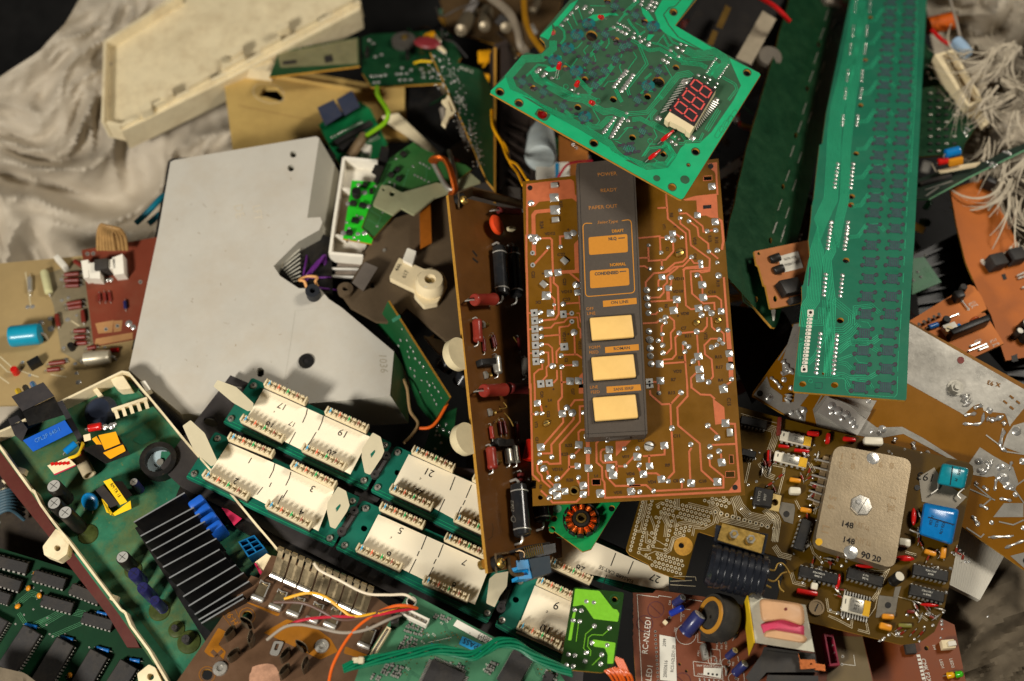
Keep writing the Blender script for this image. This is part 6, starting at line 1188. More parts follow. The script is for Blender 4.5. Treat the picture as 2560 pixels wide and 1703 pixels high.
def drive_board():
    e = Q(900, 1460, 4.714); MSG = mat('sea_green_mask', (60, 108, 78), .4, 0, .14, 60, .08, dust=.2, dustcol=(110, 140, 110), coat=.15); MST = mat('sea_green_track', (50, 96, 72), .4); MSM = mat('grey_chip_part', (104, 104, 96), .5, 0, .2)
    p = Pl((1020, 1482, -.012), (1440, 1700, -.012), (900, 1680, -.004)); th = Thing('circuit_board', 'sea green board with dense tiny parts, grey chips and blue pass sticker', 'circuit board', p.at(1120, 1600))
    b = MB(); b.plate(p, e(590, 100, 560, 130, 0, 960, -80, 1200, 2450, 1200, 2357, 1060, 1600, 640), .0016, MSG, MEDGE, [circ(*e(605, 208)[0], 10, 16)]); b.poly(p, circ(*e(605, 208)[0], 13.5, 20), MWP, .0002, [circ(*e(605, 208)[0], 10.2, 16)])
    b.poly(p, e(1145, 420, 1640, 690, 1540, 730, 1098, 490), MWP, .0003); b.poly(p, e(1205, 615, 1560, 770, 1510, 830, 1340, 790, 1165, 710), mat('cyan_sticker', (30, 140, 190), .5, 0, .06), .0004)
    for x, y, t, h, a in ((1305, 705, 'PASS', 11, 206), (1500, 640, '08 00477', 7, 206), (1475, 670, 'B 60014', 7, 206)): b.ptext(p, *e(x, y)[0], a, t, h, MBP, .0006)
    for l, n in ((e(940, 400, 990, 460, 1020, 540, 1140, 610), 3), (e(760, 1010, 790, 900), 2), (e(900, 1040, 870, 940, 900, 880), 2), (e(1300, 950, 1260, 900, 1240, 1000), 3), (e(2060, 960, 2100, 1060, 2180, 1110), 4), (e(640, 620, 760, 560, 800, 640), 2), (e(700, 1100, 600, 1040, 560, 1146), 3), (e(640, 300, 900, 420), 4)): bus(b, p, l, n, 3, 1, MST)
    for x, y, t in ((960, 465, 'R3'), (1020, 445, 'C9'), (800, 600, 'C8'), (740, 690, 'R74'), (870, 600, 'IC3'), (1500, 960, 'R92'), (1470, 1020, 'R91'), (560, 1000, 'C21')): b.ptext(p, *e(x, y)[0], 40, t, 4, MWP)
    b.ribbon(p, e(800, 690, 1080, 630), 1, MWP); th.part('board', b)
    Rr = random.Random(5); n = 0
    def smd(x, y, a):
        M = p.fr(x, y, a); k = Rr.choice([0, 0, 1])
        th.part('chip_part', cached(('smd', k), lambda: (MB().box(I4, .0021, .0012, .0008, MSM if k == 0 else MIC, .0001).box(T(-.0009, 0, 0), .0005, .00125, .00085, MTIN).box(T(.0009, 0, 0), .0005, .00125, .00085, MTIN)).mesh('smd')), M)
    for x0, y0, x1, y1, nx, ny in ((520, 480, 740, 600, 4, 3), (480, 640, 650, 780, 3, 4), (260, 960, 480, 1100, 4, 4), (420, 780, 560, 900, 3, 3), (100, 1080, 230, 1140, 2, 2), (960, 930, 1060, 980, 2, 2), (1100, 960, 1200, 1050, 2, 3), (1490, 930, 1580, 1060, 2, 4), (2140, 1040, 2330, 1140, 3, 2), (850, 380, 1060, 440, 3, 2), (330, 840, 420, 960, 2, 3)):
        for i in range(nx):
            for j in range(ny): x, y = x0 + (x1 - x0) * (i + .5) / nx + Rr.uniform(-10, 10), y0 + (y1 - y0) * (j + .5) / ny + Rr.uniform(-8, 8); smd(*e(x - (j - ny / 2) * 22, y + (i - nx / 2) * 16)[0], Rr.choice([24, 24, 114]))
    vb = MB(); pads(vb, p, [e(Rr.uniform(500, 1300), Rr.uniform(560, 1100))[0] for _ in range(90)] + [e(Rr.uniform(2050, 2300), Rr.uniform(1000, 1120))[0] for _ in range(14)], 1.5, MGOLD, .8, .0003); th.part('via_holes', vb, stuff=True)
    # connectors
    def conn(a, f, w, h, m, nm, slots):
        A, B = p.at(*a), p.at(*f); L = (A - B).length; u = p.u(*a); W_ = w * u; M = p.fr(*lerp(a, f, .5), ang(a, f)); c = MB(); c.box(M, L, W_, h * .6, m, .0003); c.box(M @ T(0, W_ * .38, h * .6), L, W_ * .24, h * .4, m, .0002); c.box(M @ T(0, -W_ * .38, h * .6), L, W_ * .24, h * .4, m, .0002)
        for s in (-1, 1): c.box(M @ T(s * L * .485, 0, h * .6), L * .03, W_, h * .4, m)
        for i in range(slots): c.box(M @ T((i - (slots - 1) / 2) * L * .92 / slots, 0, h * .6), L * .4 / slots, W_ * .5, h * .2, MTIN)
        th.part(nm, c)
    conn(e(345, 540)[0], e(85, 960)[0], 12, .006, MCR, 'flat_cable_connector', 22); conn(e(490, 340)[0], e(800, 490)[0], 20, .007, MWH, 'plug', 5)
    dip(th, p, e(1930, 830)[0], e(1720, 1200)[0], 54, .003, 18); c = MB(); M = p.fr(*e(960, 1180)[0], 25); c.box(M @ T(0, 0, .0006), .021, .021, .002, MIC, .0003)
    for k in range(4):
        for i in range(22): c.box(M @ RZ(k * 90) @ T((i - 10.5) * .0009, .0115, .0003), .0004, .002, .0004, MTIN)
    th.part('chip', c); dip(th, p, e(2160, 1100)[0], e(2260, 1150)[0], 30, .002, 6)
    block(th, p, *e(830, 730, 940, 745), 10, .003, MBLUE, .001, 'coil'); block(th, p, *e(420, 400, 410, 520), 20, .010, MBLK, .001, 'pin_header')
drive_board()

def clip_board():
    c2 = Q(440, 1350, 4.4417); MT = mat('tarnished_brown', (92, 66, 45), .42, .1, .25, 45, .15, 700, dust=.45, dustcol=(90, 72, 58)); MTA = mat('amber_clear', (146, 92, 22), .35, 0, .2, 60, coat=.3, dust=.3, dustcol=(150, 110, 70)); MCL = mat('worn_spring_metal', (150, 134, 104), .34, .85, .25, 150, dust=.35)
    p = Pl((600, 1440, -.024), (930, 1560, -.024), (500, 1690, -.012)); th = Thing('terminal_board', 'tarnished brown terminal board with rows of bent metal spring clips', 'terminal board', p.at(680, 1600))
    H_ = [circ(*c2(790, 843)[0], 13, 18), circ(*c2(345, 1495)[0], 14, 18)]
    b = MB(); b.plate(p, c2(835, 395, 920, 425, 1060, 170, 1250, 210, 2200, 620, 2600, 900, 2300, 1650, -80, 1700), .0022, MT, MEDGE, H_)
    for g in (c2(560, 1020, 470, 975, 310, 1240, 370, 1290, 520, 1340, 555, 1240, 470, 1160), c2(770, 690, 830, 700, 1160, 820, 1130, 850), c2(970, 1030, 1230, 880, 1560, 980, 1720, 1100, 1800, 1240, 1600, 1330, 1420, 1240, 1300, 1180, 1150, 1110), c2(1880, 1180, 2130, 1280, 2100, 1330, 1860, 1260)): b.poly(p, rrect(g, 4), MTA, .0001)
    b.poly(p, [(x + R.uniform(-3, 3), y + R.uniform(-3, 3)) for x, y in circ(*c2(980, 1540)[0], 40, 26)], mat('scraped_copper', (176, 132, 104), .6, .2, .2, 500, .3), .00012)
    for h in H_: c = (sum(v[0] for v in h) / len(h), sum(v[1] for v in h) / len(h)); b.ribbon(p, circ(*c, 20, 22) + [circ(*c, 20, 22)[0]], 1.6, MTA, .0002)
    b.ribbon(p, c2(525, 845, 600, 770, 650, 750, 720, 910, 620, 970, 525, 845), 1, MTA, .0002); b.ptext(p, *c2(620, 860)[0], 235, 'H-96', 12, MTA, .0002)
    for a in (45, 135): x, y = c2(455, 1290)[0]; b.ribbon(p, [(x - 16 * math.cos(math.radians(a)), y - 16 * math.sin(math.radians(a))), (x + 16 * math.cos(math.radians(a)), y + 16 * math.sin(math.radians(a)))], 9, MATS['tarnished_brown'], .0003)
    th.part('board', b)
    # upright row of long double clips on the far edge
    for i in range(7):
        a = lerp(*c2(1120, 420, 2060, 830), i / 6.2); A = p.at(*a, .001); nx = (p.at(a[0] + 8, a[1] + 3.6) - p.at(*a)).normalized(); up = (p.n * .8 + p.n.cross(nx) * .75).normalized(); f = MB()
        w = .0080; prof = [(0, 0), (.004, 0), (.019, 0), (.021, .001), (.0215, .003), (.020, .004)]
        for s in (-.25, .25):
            pts = [A + nx * w * s * 1.15 + up * z - up.cross(nx) * d for z, d in prof]; hw = nx * w * .2
            for k in range(len(pts) - 1): f.slab([pts[k] - hw, pts[k] + hw, pts[k + 1] + hw, pts[k + 1] - hw], [v + up.cross(nx) * .0005 for v in (pts[k] - hw, pts[k] + hw, pts[k + 1] + hw, pts[k + 1] - hw)], MCL)
        f.slab([A - nx * w * .5, A + nx * w * .5, A + nx * w * .5 + up * .013, A - nx * w * .5 + up * .013], [v + up.cross(nx) * .0006 for v in (A - nx * w * .5, A + nx * w * .5, A + nx * w * .5 + up * .013, A - nx * w * .5 + up * .013)], MCL)
        f.tube([A - nx * w * .5 + p.n * .001, A + nx * w * .5 + p.n * .001], .0016, MTIN, 8); th.part('spring_clip', f)
    for x, y in ((910, 660), (1105, 760), (1300, 830), (1510, 900), (1710, 960), (2090, 1180), (900, 580)):
        if (x, y) == (900, 580): continue
        M = p.fr(*c2(x, y)[0], 22); f = MB(); f.lathe(M @ T(-.0038, 0, .0018) @ RY(90), [(0, 0), (.0016, 0), (.0018, .001), (.0018, .0066), (.0016, .0076), (0, .0076)], MTIN, 12)
        f.box(M @ T(.0002, .0055, .0018), .0066, .0085, .0006, MCL, .0002); f.tube([M @ Vector(v) for v in ((-.003, .009, .002), (-.0028, .0105, .0035), (0, .0095, .0042), (.003, .0105, .0035), (.0034, .002, .0022))], .0005, MTIN, 6); th.part('contact_clip', f)
    for x, y, a in ((800, 960, 30), (620, 1070, -50), (850, 1130, -80), (660, 1310, -40), (1230, 1310, -50), (1410, 1220, 35), (1450, 1420, -70), (1220, 1490, -50)):
        M = p.fr(*c2(x, y)[0], a); f = MB(); o_ = M @ Vector((0, 0, 0)); pts = [M @ Vector((.0044 * math.cos(t), .0016 * math.sin(t), .0005)) for t in [2 * math.pi * i / 12 for i in range(11)]]
        MSP = MATS.get('dark_spring') or mat('dark_spring', (104, 92, 72), .36, .7, .25)
        for u, v in zip(pts, pts[1:]): iu, iv = u + (o_ - u) * .14, v + (o_ - v) * .14; f.slab([k_ + p.n * .0105 for k_ in (u, v, iv, iu)], [u, v, iv, iu], MSP)
        th.part('spring_sleeve', f)
    for x, y, r in ((1620, 1180, 15), (490, 1430, 14)): q = c2(x, y)[0]; M = p.fr(*q); f = MB(); f.lathe(M, [(.0044, 0), (.004, .0012), (.002, .0014), (.0016, .0004), (0, .0002)], MSB, 14); th.part('eyelet', f)
    b = MB(); b.plate(p.dn(.0012), rrect(c2(1090, 1120, 1200, 1130, 1130, 1290, 1035, 1270), 6), .001, MTIN, None, [rrect(c2(1110, 1150, 1150, 1150, 1120, 1230, 1085, 1220), 3)]); th.part('slotted_tab', b)
clip_board()

# ------------------------------------------------------------------ wires at the lower edge
MWG = mat('green_wire', (8, 104, 70), .35, 0, .15, 100, coat=.2)
def lines(name, label, cat, paths, r, m, group=None):
    mb = MB()
    for q in paths: mb.tube(wire(q, 7), r, m, 8)
    return single(name, mb, label, cat, group)
c2, e_ = Q(440, 1350, 4.4417), Q(900, 1460, 4.714)
gb = e_(-200, 1000, 0, 930, 250, 880, 600, 820, 900, 770, 1150, 810, 1330, 840, 1500, 760, 1650, 690, 1850, 720, 2050, 850, 2300, 970, 2500, 1050)
th_ = Thing('cable_bundle', 'bundle of twisted green wires crossing the bottom boards', 'cable', P(*gb[6], .002))
for k in range(7):
    ph = k * 2 * math.pi / 7; pts = []
    for i, (x, y) in enumerate(gb):
        w = 11 * (1 if 0 < i < 12 else .7); pts.append(P(x + 2 * math.cos(ph + i * .8), y + w * math.cos(ph + i * .75), .004 + .0016 * math.sin(ph + i * .75)))
    th_.part('wire', MB().tube(curve(pts, 7), .00085, MWG, 8))
tb = MB(); x, y = c2(2030, 1345)[0]; M = flat(.002).fr(x, y, 95); tb.ring(M @ T(-.0015, 0, .001) @ RY(90), .0030, .0038, .003, MATS['milky_nylon'], 16); tb.box(M @ T(0, .002, .004), .004, .0034, .003, MATS['milky_nylon'], .0006); th_.part('cable_tie', tb)
WC = {'yellow': (226, 166, 36), 'brown': (92, 66, 54), 'red': (176, 30, 50), 'grey': (146, 136, 122), 'orange': (212, 92, 26), 'white': (220, 206, 180)}
zz = [.004, .008, .009, .009, .006]
for cn, pts in (('yellow', c2(1205, 655, 1450, 590, 1650, 630, 1850, 780, 1980, 850, 2300, 800, 2600, 740)), ('brown', c2(1090, 690, 1400, 700, 1600, 780, 1800, 880, 2050, 870, 2350, 770, 2550, 720)), ('red', c2(1190, 975, 1400, 890, 1700, 855, 2000, 850, 2200, 840, 2450, 790, 2680, 760)), ('grey', c2(1010, 1110, 1200, 970, 1380, 940, 1600, 980, 1850, 1030, 2100, 1000, 2350, 890, 2500, 830)), ('orange', c2(1700, 1568, 1740, 1400, 1850, 1180, 2000, 980, 2200, 830, 2400, 740, 2560, 730, 2680, 760)), ('white', c2(1530, 255, 1600, 340, 1800, 440, 2100, 590, 2350, 610, 2550, 610, 2660, 690))):
    n = len(pts); lines('wire', cn + ' thin wire curling over the tarnished terminal board', 'wire', [[(x, y, (.002 if i in (0, n - 1) else .007 if cn != 'white' else .0)) for i, (x, y) in enumerate(pts)]], .0009 if cn != 'white' else .0008, mat(cn + '_wire', WC[cn], .4, 0, .1, coat=.2), 'wires over the terminal board')
Rr = random.Random(8)
lines('wire_bundle', 'short orange and red wire ends poking out beside the lime green board', 'wire bundle', [[(1512 + i * 6, 1668 + abs(i - 4) * 2, -.004), (1528 + i * 6 + Rr.uniform(-4, 4), 1690, -.004), (1545 + i * 5, 1720, -.010)] for i in range(9)] + [[(1535 + i * 5, 1640 + i * 2, -.03), (1560 + i * 4, 1690, -.03)] for i in range(5)], .0008, MATS['orange_wire'])
# ================================================================== left side of the pile
MCREAM = mat('yellowed_cream', (222, 207, 170), .5, 0, .1, 40, .06, 600, dust=.7, dustcol=(150, 118, 76), ds=60)
def wall(mb, pts, z0, z1, w, m, pl, closed=False):
    """thin wall along pixel points on face pl, from height z0 to z1"""
    n = len(pts)
    for i in range(n if closed else n - 1):
        a, b = pts[i], pts[(i + 1) % n]; g = quad(a, b, w); g = [lerp(g[0], g[1], -.0), g[1], g[2], g[3]]
        mb.slab([pl.at(*v, z1) for v in g], [pl.at(*v, z1) - pl.n * (z1 - z0) for v in g], m)
def power_supply():
    p1, r3 = Q(0, 930, 4.356), Q(0, 1103, 2.58)
    MPB = mat('grimy_green_mask', (44, 98, 74), .36, 0, .5, 24, .2, 600, dust=1.4, dustcol=(104, 100, 50), ds=30, spec=.3)
    p = Pl((0, 1100, -.052), (312, 930, -.056), (450, 1700, -.036)); th = Thing('power_supply', 'grimy green power board in a cream plastic tray with black finned heat sink', 'power supply', p.at(280, 1320))
    b = MB(); b.plate(p, [(-40, 1108), (147, 1016), (312, 938), (470, 1112), (700, 1385), (700, 1480), (440, 1740), (300, 1540), (168, 1362), (80, 1235), (0, 1128), (-40, 1120)], .002, MPB); MPG = mat('bright_grimy_green', (46, 108, 80), .4, 0, .3, 40, dust=.4, dustcol=(80, 120, 110))
    for g in (p1(1260, 300, 1440, 200, 1540, 270, 1290, 360), p1(1440, 740, 1620, 610, 1700, 640, 1700, 720, 1540, 800), r3(620, 900, 760, 1000, 900, 1150, 1050, 1350, 1200, 1500, 1150, 1568, 1080, 1500, 900, 1250, 700, 980)): b.poly(p, rrect(g, 5), MPG, .0002)
    b.ribbon(p, p1(850, 540, 1230, 300, 1520, 180), 6, MPG, .0003); b.ribbon(p, p1(1330, 690, 1700, 480), 8, MATS['bright_grimy_green'], .0003); th.part('board', b)
    t = MB(); rim = [(-40, 1096), (25, 1068), (147, 1006), (305, 929), (321, 932), (399, 1024), (461, 1100), (560, 1214), (636, 1306), (694, 1374)]; wall(t, rim, -.006, .012, 5, MCREAM, p)
    rim2 = [(-40, 1070), (0, 1118), (40, 1174), (78, 1226), (84, 1226), (99, 1257), (103, 1264), (132, 1304), (170, 1351), (240, 1444), (302, 1525), (312, 1530), (326, 1564), (372, 1626), (422, 1711)]; wall(t, rim2, -.006, .010, 6, MCREAM, p)
    q = p.dn(.009); t.plate(q, rrect(r3(360, 565, 395, 590, 445, 660, 430, 730, 375, 770, 285, 735, 275, 680), 3), .008, MCREAM, None, [circ(*r3(370, 690)[0], 8, 14)]); t.plate(q, rrect(r3(960, 1440, 1000, 1460, 1050, 1568, 1040, 1600, 900, 1600, 885, 1500), 3), .008, MCREAM, None, [circ(*r3(970, 1520)[0], 9, 14)])
    for c in ((140, 190), (735, 1010)): x, y = r3(*c)[0]; t.plate(p.dn(.004), quad((x - 9, y - 3), (x + 9, y + 3), 14), .004, MCREAM)
    t.plate(q, p1(1530, 105, 1580, 95, 1640, 190, 1590, 215), .006, MWH); th.part('tray', t)
    def solid(top, h, m, name, under=None, bot=0.): c = MB(); q_ = p.dn(h); c.slab([q_.at(*v) for v in top], [q_.at(*v, bot - h) for v in top], m); return th.part(name, c, None, under)
    MBX = mat('dusty_black_case', (44, 42, 44), .55, 0, .2, 60, .1, dust=.35, dustcol=(96, 84, 72)); MBB = mat('blue_case', (22, 84, 178), .4, 0, .12, 60, dust=.12)
    tr = solid(p1(125, 270, 470, 112, 590, 262, 245, 428), .044, MBX, 'line_transformer'); solid(p1(245, 432, 590, 268, 690, 470, 310, 590), .016, MBLK, 'core', tr); solid(p1(85, 515, 190, 470, 300, 620, 240, 760, 160, 690), .012, MBX, 'bracket', tr); solid(p1(620, 330, 680, 310, 900, 720, 880, 880, 830, 720), .016, MBX, 'bracket', tr)
    bl = solid(p1(250, 745, 705, 525, 792, 655, 362, 868), .036, MBB, 'blue_coil_box'); c = MB(); qq = p.dn(.0362); c.ptext(qq, *p1(520, 690)[0], -26, 'CPL2P 640-1', 9, mat('pale_blue_print', (84, 136, 200), .6), sx=.8); th.part('print', c, None, bl)
    for k, cc in enumerate(('yellow_plastic', 'black_plastic', 'blue_enamel')): x, y = p1(195 + k * 80, 205 - k * 38)[0]; c = MB(); c.tube([p.at(x, y, .004), p.at(x + 8, y + 14, .018)], .002, MATS[cc], 8); th.part('tail_wire', c)
    cn = solid(p1(515, 1020, 740, 930, 825, 1010, 590, 1112), .027, MCR, 'terminal_block'); solid(p1(580, 1110, 600, 1125, 830, 1020, 815, 1010), .0262, MPINK, 'red_cover', cn); c = MB()
    for k in range(5): x, y = lerp(*p1(570, 1000, 740, 990), k / 4); c.poly(p.dn(.0273), quad((x - 4, y + 2), (x + 4, y - 1), 8), MRED, 0)
    th.part('slots', c, None, cn)
    a, e = p1(860, 905, 975, 1125); A, B = p.at(*a, .008), p.at(*e, .008); c = MB(); M = Matrix.Translation(A) @ (B - A).to_track_quat('Z', 'Y').to_matrix().to_4x4(); c.lathe(M, [(0, 0), (.0042, 0), (.0042, (B - A).length), (.0032, (B - A).length), (.003, (B - A).length * .8), (0, (B - A).length * .8)], mat('stained_ceramic', (170, 156, 126), .6, 0, .2, 80, dust=.3), 20); th.part('ceramic_tube', c)
    rl = solid(p1(900, 840, 1290, 690, 1420, 900, 1150, 1000), .026, MBLK, 'relay'); MYO = mat('amber_yellow', (226, 158, 24), .38, 0, .1, dust=.12, dustcol=(120, 70, 20)); solid(rrect(p1(1120, 880, 1340, 790, 1370, 860, 1200, 950), 3), .029, MYO, 'bobbin', rl, .024); solid(p1(1070, 690, 1260, 650, 1310, 780, 1140, 850), .033, MYO, 'bobbin', rl, .024); solid(p1(1000, 730, 1050, 700, 1110, 790, 1050, 790), .031, MYO, 'bobbin', rl, .024); solid(p1(905, 690, 980, 670, 990, 740, 920, 760), .018, MCR, 'cream_block')
    axial(th, p.dn(.014), p1(975, 630)[0], p1(1120, 605)[0], 10, MRED, 8, 'capacitor', bulge=.02); solder(th, p.dn(.016), [(*p1(x, y)[0], r) for x, y, r in ((1145, 600, 8), (1215, 590, 9), (1245, 570, 6))])
    yl = solid(p1(1125, 1192, 1205, 1160, 1385, 1415, 1310, 1450), .024, MYEL, 'yellow_transformer'); solid(p1(1040, 1290, 1120, 1230, 1300, 1440, 1200, 1480), .012, MBX, 'core', yl); solid(p1(1220, 1190, 1330, 1190, 1440, 1340, 1370, 1390), .012, MBX, 'core', yl); solid(p1(1105, 1380, 1160, 1400, 1200, 1560, 1420, 1400, 1430, 1490, 1250, 1568, 1160, 1530), .006, MYEL, 'yellow_frame', yl); c = MB(); c.ptext(p.dn(.0242), *p1(1255, 1290)[0], 57, 'RM·TR 15', 6, MBP); th.part('print', c, None, yl)
    for x, y, r, h, sl in ((430, 375, 18.5, .020, MBLK), (425, 475, 18, .018, MBLK), (520, 560, 18, .024, MBLK), (905, 315, 11, .012, MNAVY), (850, 810, 17, .016, MBLK), (915, 905, 16, .014, MNAVY), (985, 1010, 15, .018, MNAVY), (1055, 1085, 13, .016, MNAVY)): can(th, p, *r3(x, y)[0], r, h, sl, MAL if sl is MBLK or r < 12 else MNAVY, lean=(-120, 8))
    disc(th, p, *r3(570, 455)[0], 24, 12, mat('cyan_disc', (10, 112, 168), .25, coat=.5), 20, lean=-50)
    for x, y, r in ((1140, 1215, 20), (1220, 1295, 28), (570, 600, 25), (1030, 1090, 26), (860, 830, 22)): gl = MB(); th.part('corroded_residue', gl.lathe(p.fr(*r3(x, y)[0]), [(r * .00026, 0), (r * .00024, .0008), (r * .00016, .0012), (0, .0014)], mat('olive_residue%d' % x, (58, 66, 30), .3, 0, .4, 200, coat=.3), 22))
    can(th, p, *r3(1140, 1215)[0], 8, .006, MIC, MIC); can(th, p, *r3(1215, 1290)[0], 11, .007, MIC, MIC)
    hs = MB(); MFI = mat('black_anodised', (20, 20, 21), .38, .3, .2, 100, dust=.15); FE = mat('fin_edge', (150, 152, 152), .35, .5, .2)
    Lp = r3(862, 520, 905, 610, 940, 655, 975, 705, 1010, 755, 1050, 810, 1090, 880, 1140, 930, 1180, 1000, 1215, 1060, 1255, 1115, 1280, 1150, 1297, 1172); Rp = r3(1190, 330, 1250, 425, 1285, 465, 1320, 515, 1350, 565, 1395, 625, 1415, 695, 1455, 750, 1520, 795, 1570, 845, 1605, 900, 1565, 985, 1570, 1010)
    sink = None
    for i, (a, e) in enumerate(zip(Lp, Rp)):
        A, B = p.at(*a, .028), p.at(*e, .028); t_ = (B - A).cross(p.n).normalized() * .0008; f = MB(); dn = p.n * .026
        f.slab([A, B, B + t_, A + t_], [A - dn, B - dn, B + t_ - dn, A + t_ - dn], MFI); f.slab([A + p.n * .0003, B + p.n * .0003, B + t_ + p.n * .0003, A + t_ + p.n * .0003], [A, B, B + t_, A + t_], FE); th.part('heat_sink_fin', f)
    f = MB(); f.slab([p.at(*v, .004) for v in r3(870, 560, 1210, 380, 1640, 960, 1330, 1300)], [p.at(*v, .001) for v in r3(870, 560, 1210, 380, 1640, 960, 1330, 1300)], MFI); th.part('heat_sink_base', f)
    for k in range(4): x, y = lerp(*r3(1305, 420, 1420, 580), k / 3); th.part('blue_capacitor', m_box(.010, .0055, .022, MBB, .0016), p.fr(x + 5, y + 14, 55 - 90))
    bc = MB(); q = p.dn(.014); g = r3(1535, 650, 1640, 605, 1710, 690, 1600, 748); hol = [[lerp(lerp(g[0], g[1], u0), lerp(g[3], g[2], u0), v0), lerp(lerp(g[0], g[1], u1), lerp(g[3], g[2], u1), v0), lerp(lerp(g[0], g[1], u1), lerp(g[3], g[2], u1), v1), lerp(lerp(g[0], g[1], u0), lerp(g[3], g[2], u0), v1)] for u0, u1 in ((.08, .46), (.54, .92)) for v0, v1 in ((.06, .32), (.37, .63), (.68, .94))]; MTB = mat('teal_blue_plastic', (14, 92, 140), .4, 0, .1); bc.plate(q, g, .014, MTB, None, hol); th.part('square_connector', bc)
    pc = solid(r3(1645, 780, 1720, 725, 1780, 760, 1690, 850), .014, MCR, 'terminal_block'); solid(r3(1640, 790, 1650, 785, 1695, 850, 1680, 865), .015, MPINK, 'red_cover', pc); solid(r3(1430, 430, 1470, 440, 1560, 500, 1510, 545), .012, MPINK, 'red_connector')
    rg = MB(); M = p.fr(*r3(1045, 150)[0]); rg.ring(M, .0085, .0118, .010, MBLK, 30); rg.cyl(M, .0085, .003, mat('pale_disc', (168, 186, 190), .5), 26); rg.box(M @ T(.004, .003, .003), .009, .009, .0004, MPG); rg.cyl(M @ T(0, 0, .003), .0022, .002, MSTL, 14); th.part('buzzer', rg)
    cb = MB(); a, e = p1(1215, 412, 1600, 285); q = p.dn(.012); cb.plate(q, quad(a, e, 7), .003, MCREAM)
    for k in range(5): x, y = lerp(a, e, .08 + k * .21); cb.slab([q.at(*v) for v in quad((x + 2, y + 2), (x + 9, y + 24), 9)], [q.at(*v, -.010) for v in quad((x + 2, y + 2), (x + 9, y + 24), 9)], MCREAM)
    cb.plate(p.dn(.010), rrect(p1(1200, 70, 1340, 40, 1430, 180, 1300, 195, 1240, 150), 4), .008, MCREAM); cb.plate(p.dn(.008), rrect(p1(1000, 180, 1050, 165, 1115, 250, 1070, 275), 3), .008, MCREAM); th.part('cream_comb', cb); th.part('dark_sleeve', MB().lathe(p.fr(*p1(1120, 450)[0]), [(.0105, 0), (.0108, .004), (.007, .009), (0, .010)], mat('dark_blue_tape', (38, 44, 58), .5, 0, .2), 16))
    w = MB(); w.tube(curve([p.at(*v, h) for v, h in zip(p1(740, 1010, 740, 950, 850, 900, 900, 800, 890, 770), (.02, .026, .024, .02, .014))], 5), .0011, MYEL, 7); w.tube(curve([p.at(*v, h) for v, h in zip(p1(760, 990, 800, 930, 880, 890, 910, 820), (.018, .022, .022, .018))], 5), .001, MRED, 7); th.part('wires', w); axial(th, p.dn(.018), p1(720, 890)[0], p1(840, 790)[0], 9, MBLUE, 6, 'capacitor')
power_supply()
mb = MB(); r3 = Q(0, 1103, 2.58); pb = flat(-.066); mb.plate(pb, r3(-60, -20, 40, 40, 330, 530, 800, 1120, 900, 1330, 820, 1330, 700, 1130, 420, 770, 310, 610, 20, 250, -60, 130), .008, mat('oxblood_laminate', (86, 34, 26), .5, 0, .15, 60, dust=.2)); single('circuit_board', mb, 'oxblood red board edge sticking out below the cream tray of the power supply', 'circuit board')

def memory_board():
    r3 = Q(0, 1103, 2.58); p = flat(-.072); th = Thing('circuit_board', 'dark green board with rows of black chips at the bottom left corner', 'circuit board', p.at(120, 1560))
    b = MB(); b.plate(p, [(-60, 1352), (70, 1392), (240, 1445), (420, 1560), (430, 1760), (-60, 1760)], .0016, mat('deep_green_mask', (12, 48, 27), .6, 0, .2, 60, .1, dust=.12, dustcol=(60, 90, 50), spec=.2), MEDGE)
    MT = mat('faint_track', (70, 130, 88), .45)
    for l, n in ((r3(120, 1110, 180, 1200, 330, 1130), 3), (r3(250, 1190, 420, 1090, 560, 1120), 5), (r3(100, 1060, 200, 980, 260, 1000), 4), (r3(330, 1260, 560, 1160, 640, 1200), 3)): bus(b, p, l, n, 4, .9, MT)
    pads(b, p, r3(215, 945, 265, 965, 155, 1120, 215, 1085, 305, 1140, 300, 1185, 320, 1245, 340, 1260, 420, 1245, 575, 1330, 100, 1180), 2.4, MSB, 1.2); th.part('board', b)
    for l in ((-60, 765, 195, 830), (230, 870, 435, 930), (-60, 880, 150, 945), (470, 955, 660, 1030), (285, 1030, 485, 1085), (545, 1140, 740, 1195), (-60, 985, 80, 1030)): dip(th, p, *r3(*l), 27, .004, 8)
    for l in ((230, 1220, 60, 1480), (445, 1295, 270, 1580), (660, 1370, 490, 1660), (20, 1140, -110, 1350), (850, 1440, 700, 1680)): dip(th, p, *r3(*l), 52, .0045, 14)
    for x, y, a in ((210, 850, 110), (165, 945, 110), (110, 1045, 150), (235, 1010, 70), (465, 945, 140), (430, 1520, 80), (840, 1310, 110)): disc(th, p, *r3(x, y)[0], 7.5, 7, MORG, a, lean=-60)
    MB2 = mat('blue_resistor', (20, 96, 168), .35, 0, .1, coat=.3)
    for l in ((165, 1185, 245, 1203), (395, 1262, 480, 1285), (625, 1332, 712, 1355), (630, 1105, 700, 1122), (840, 1410, 910, 1420)): axial(th, p, *r3(*l), 5, MB2, 6, bulge=.12)
memory_board()

